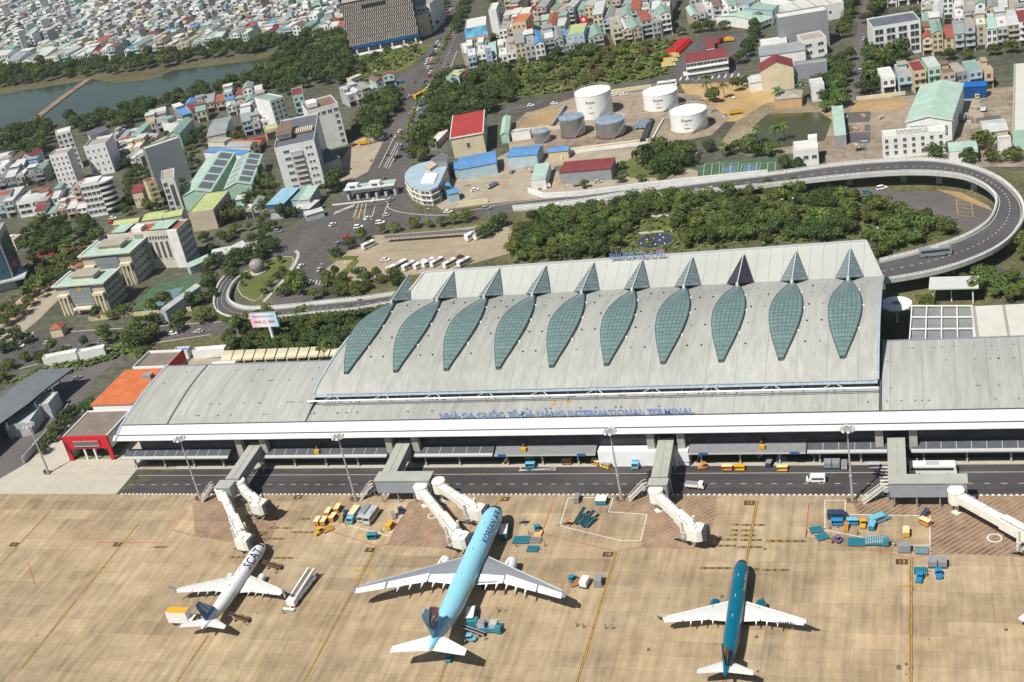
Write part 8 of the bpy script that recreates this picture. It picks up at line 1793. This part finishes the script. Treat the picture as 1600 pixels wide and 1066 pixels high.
zone('around the round garden',[(1000,262),(1020,240),(1060,238),(1095,250),(1080,270),(1040,280)],8,35,DK,(.9,1.3)); row_('on the round garden rim',[(965,262),(975,285),(1010,284),(1050,285)],9,36,MX,(.4,.6)); row_('in the works yard by the white wall',[(880,300),(940,290),(1000,284)],12,37,MX,(.5,.7))
zone('on the pond approach',[(1100,240),(1140,205),(1175,200),(1180,240),(1130,250)],11,64,MX,(.5,1.0),prob=.5,palm=.3)
row_('at the pond corner',[(1140,240),(1165,238),(1195,245),(1215,240)],6,38,DK,(.9,1.25)); row_('as palms round the pond',[(1180,225),(1195,220),(1215,225),(1235,215)],7,39,('mid',),(1.0,1.2),1.0); row_('as palms above the pond',[(1200,165),(1230,160),(1265,155)],9,40,('mid',),(1.2,1.5),1.0)
zone('left of the side street',[(1290,175),(1285,130),(1300,100),(1330,90),(1325,150),(1318,180)],8,41,DK,(.9,1.3),palm=.2); zone('right of the side street',[(1350,150),(1358,100),(1362,40),(1385,60),(1440,100),(1380,112),(1370,160)],8.5,42,DK,(.9,1.3),palm=.15)
row_('along the top side street',[(1318,60),(1325,20),(1332,-5)],8,43,DK,(.8,1.1)); row_('across the top side street',[(1368,30),(1375,0)],7,44,DK,(.8,1.1)); row_('in the east quarter gardens',[(1475,92),(1500,95),(1540,90),(1590,82)],8,45,MX,(.8,1.1))
row_('below the depot office',[(1450,240),(1470,258),(1530,252),(1560,258),(1590,250)],9,46,MX,(.8,1.2)); row_('beside the yellow workshop',[(1530,240),(1545,225)],6,47,DK,(1.1,1.3)); zone('in the east courtyard',[(1425,485),(1450,470),(1465,480),(1440,500)],6,48,('light','mid'),(.6,.9),palm=.4)
zone('on the east verge',[(1500,470),(1500,450),(1540,438),(1620,445),(1640,470)],6.5,49,MX,(.7,1.0)); row_('under the east viaduct',[(1560,400),(1590,395),(1620,390),(1600,415)],7,50,LT,(.9,1.2)); row_('by the tennis courts',[(1220,262),(1240,268),(1255,262)],6,51,DK,(.7,1.0)); row_('beside the toll plaza',[(510,310),(525,300),(530,285)],6,52,DK,(1.0,1.3)); row_('beside the sky blue shop',[(400,330),(430,345),(450,340),(470,345)],7,53,DK,(.7,1.0))
zone('between workshops and junction',[(385,290),(410,270),(425,300),(415,325),(395,350),(340,360),(330,345),(385,330)],8,54,DK,(.8,1.1)); row_('behind the beige school',[(340,340),(365,335),(380,318)],7,55,DK,(.8,1.1)); row_('behind the hotels',[(190,300),(205,290),(215,318),(250,322),(275,312)],7,56,DK,(.7,1.0)); row_('along the maroon wall',[(300,232),(340,224),(375,222)],7,57,DK,(.9,1.2))
zone('scattered through the upper town',[(735,118),(1052,55),(1046,-22),(760,-16)],24,58,DK,(.7,1.0),prob=.6); zone('scattered across the lake',[(-60,98),(535,36),(520,-40),(-60,0)],34,59,DK,(.8,1.2),prob=.6); zone('scattered in the east quarter',[(1190,60),(1610,72),(1610,-28),(1185,-20)],24,60,DK,(.7,1.0),prob=.55)
zone('in the west quarter yards',[(60,345),(180,335),(300,345),(420,335),(430,300),(380,240),(420,200),(230,215),(140,262),(0,300)],9,62,DK,(.45,.9),prob=.66,excl=[[(288,335),(290,290),(335,235),(412,238),(398,300),(372,335)],[(70,310),(70,200),(190,200),(200,310)]])
zone('round the slip road',[(310,380),(420,350),(440,362),(380,392),(330,402)],8,63,DK,(.5,.9),prob=.6)
row_('in front of the round building',[(640,300),(660,305),(690,308),(720,312)],7,61,DK,(.6,.9)); TREES.append((*W(524,28).xy,1,'dark',0,0,False,'x'))
def size_px(t): 
    x,y=PJ((t[0],t[1],3)); v=Vector((t[0],t[1],-CAMZ)).length; return (t[2]/v if -30<x<1630 and -20<y<1080 else 0)
TREES.sort(key=size_px,reverse=True)
IND=[t for t in TREES[:298]]; REST=[t for t in TREES[298:] if PJ((t[0],t[1],3))[1]>-120]
cnt={}
for (x,y,s,k,i,rz,pl,area) in IND:
    key=(area,pl); cnt[key]=cnt.get(key,0)+1
byarea={}
for t_ in IND: byarea.setdefault(t_[7],[]).append(t_)
kindw={'dark':'dark green','mid':'mid green','light':'bright green','brown':'brownish','bloom':'pink flowering'}
for area,L_ in byarea.items():
    L_.sort(key=lambda t:PJ((t[0],t[1],0))[0])
    for n_,(x,y,s,k,i,rz,pl,_) in enumerate(L_):
        sz='small' if s<.75 else 'tall' if s>1.12 else ''
        lab=' '.join(('%s %s %s, %s from left %s'%(sz,kindw[k],'palm' if pl else 'leafy tree',ORD(n_+1),area)).split())
        t=thing('palm_tree' if pl else 'leafy_tree',lab,'palm tree' if pl else 'tree',(x,y,0),rz,'trees '+area); t.scale=(s,s,s*random.uniform(.85,1.15))
        if pl: inst(PALT,'trunk',t); inst(PALC,'crown',t)
        else: inst(TM[i],'trunk',t); inst(crown_mesh(i,k),'crown',t)
bs={}
for (x,y,s,k,i,rz,pl,_) in REST:
    b=bs.setdefault('mid' if k not in LEAF else k,([],[])); M=Matrix.Translation((x,y,0))@Matrix.Rotation(rz,4,'Z')@Matrix.Scale(s,4)
    src=CR[i][0]; o_=len(b[0]); b[0].extend([tuple(M@Vector(v)) for v in src.v]); b[1].extend([tuple(o_+q for q in f) for f in src.f])
mats_=list(LEAF); V_=[];F_=[];I_=[]
for k,(v,f) in bs.items():
    o_=len(V_); V_+=v; F_+=[tuple(o_+q for q in ff) for ff in f]; I_+=[mats_.index(k)]*len(f)
me=bpy.data.meshes.new('distant_trees'); me.from_pydata(V_,[],F_); [me.materials.append(LEAF[k]) for k in mats_]; me.polygons.foreach_set('material_index',I_); o=bpy.data.objects.new('distant_trees',me); COL.objects.link(o); tag(o,'mass of smaller trees filling the town and lake banks',kind='stuff')
# low shrubs as ground cover
def cover(name,polys,n,size,label,kinds,seed):
    r=random.Random(seed); V_=[];F_=[];I_=[]
    for poly,cnt_ in polys:
        P=[W(*p) for p in poly]; P2=[(p.x,p.y) for p in P]; X=[p[0] for p in P2];Y=[p[1] for p in P2]; k=0
        while k<cnt_:
            x=r.uniform(min(X),max(X)); y=r.uniform(min(Y),max(Y))
            if not inpoly(x,y,P2): continue
            k+=1; hgt_=r.uniform(.3,1.0)*size; mi=r.randrange(len(kinds))
            for j in range(7):
                a=r.uniform(0,6.28); q=Vector((x+r.uniform(-1,1)*size*.6,y+r.uniform(-1,1)*size*.6,r.uniform(.2,1)*hgt_)); s=size*r.uniform(.25,.5); u=Vector((math.cos(a),math.sin(a),r.uniform(-.4,.4)))*s; v=Vector((-math.sin(a),math.cos(a),r.uniform(-.5,.7)))*s
                o_=len(V_); V_+= [tuple(q-u-v),tuple(q+u-v),tuple(q+u+v),tuple(q-u+v)]; F_.append((o_,o_+1,o_+2,o_+3)); I_.append(mi)
    me=bpy.data.meshes.new(name); me.from_pydata(V_,[],F_); [me.materials.append(LEAF[k]) for k in kinds]; me.polygons.foreach_set('material_index',I_); o=bpy.data.objects.new(name,me); COL.objects.link(o); tag(o,label,kind='stuff')
cover('scrub',[([(720,130),(800,105),(900,78),(1060,62),(1040,118),(900,142),(800,152)],1600),([(540,135),(560,90),(655,65),(660,85),(590,125)],350)],0,1.7,'wild scrub and tall grass over the empty field',['mid','brown','light'],70)
cover('undergrowth',[([(1240,326),(1300,318),(1330,345),(1270,362)],220),([(350,545),(420,502),(610,480),(520,566)],500),([(806,414),(795,380),(850,330),(1318,300),(1500,362),(1376,402),(1352,372),(1000,400)],900),([(0,600),(120,555),(230,525),(240,540),(60,600)],250),([(637,200),(662,133),(668,134),(645,185)],120),([(678,104),(716,12),(724,8),(700,65)],120)],0,1.3,'low shrubs under and between the park trees',['dark','mid','light'],71)
# =================================================================== HAZE
hz=MB(); hz.box(-3000,1400,-250,3900,-1.0,216.0)
m=bpy.data.materials.new('haze'); m.use_nodes=True; nt=m.node_tree; nt.nodes.remove(nt.nodes['Principled BSDF']); v=nt.nodes.new('ShaderNodeVolumePrincipled')
v.inputs['Color'].default_value=(.80,.88,.95,1); v.inputs['Density'].default_value=.00007; v.inputs['Anisotropy'].default_value=.3
nt.links.new(v.outputs[0],nt.nodes['Material Output'].inputs['Volume'])

o=hz.build('haze',m); tag(o,'thin pale air haze over the town',kind='stuff')
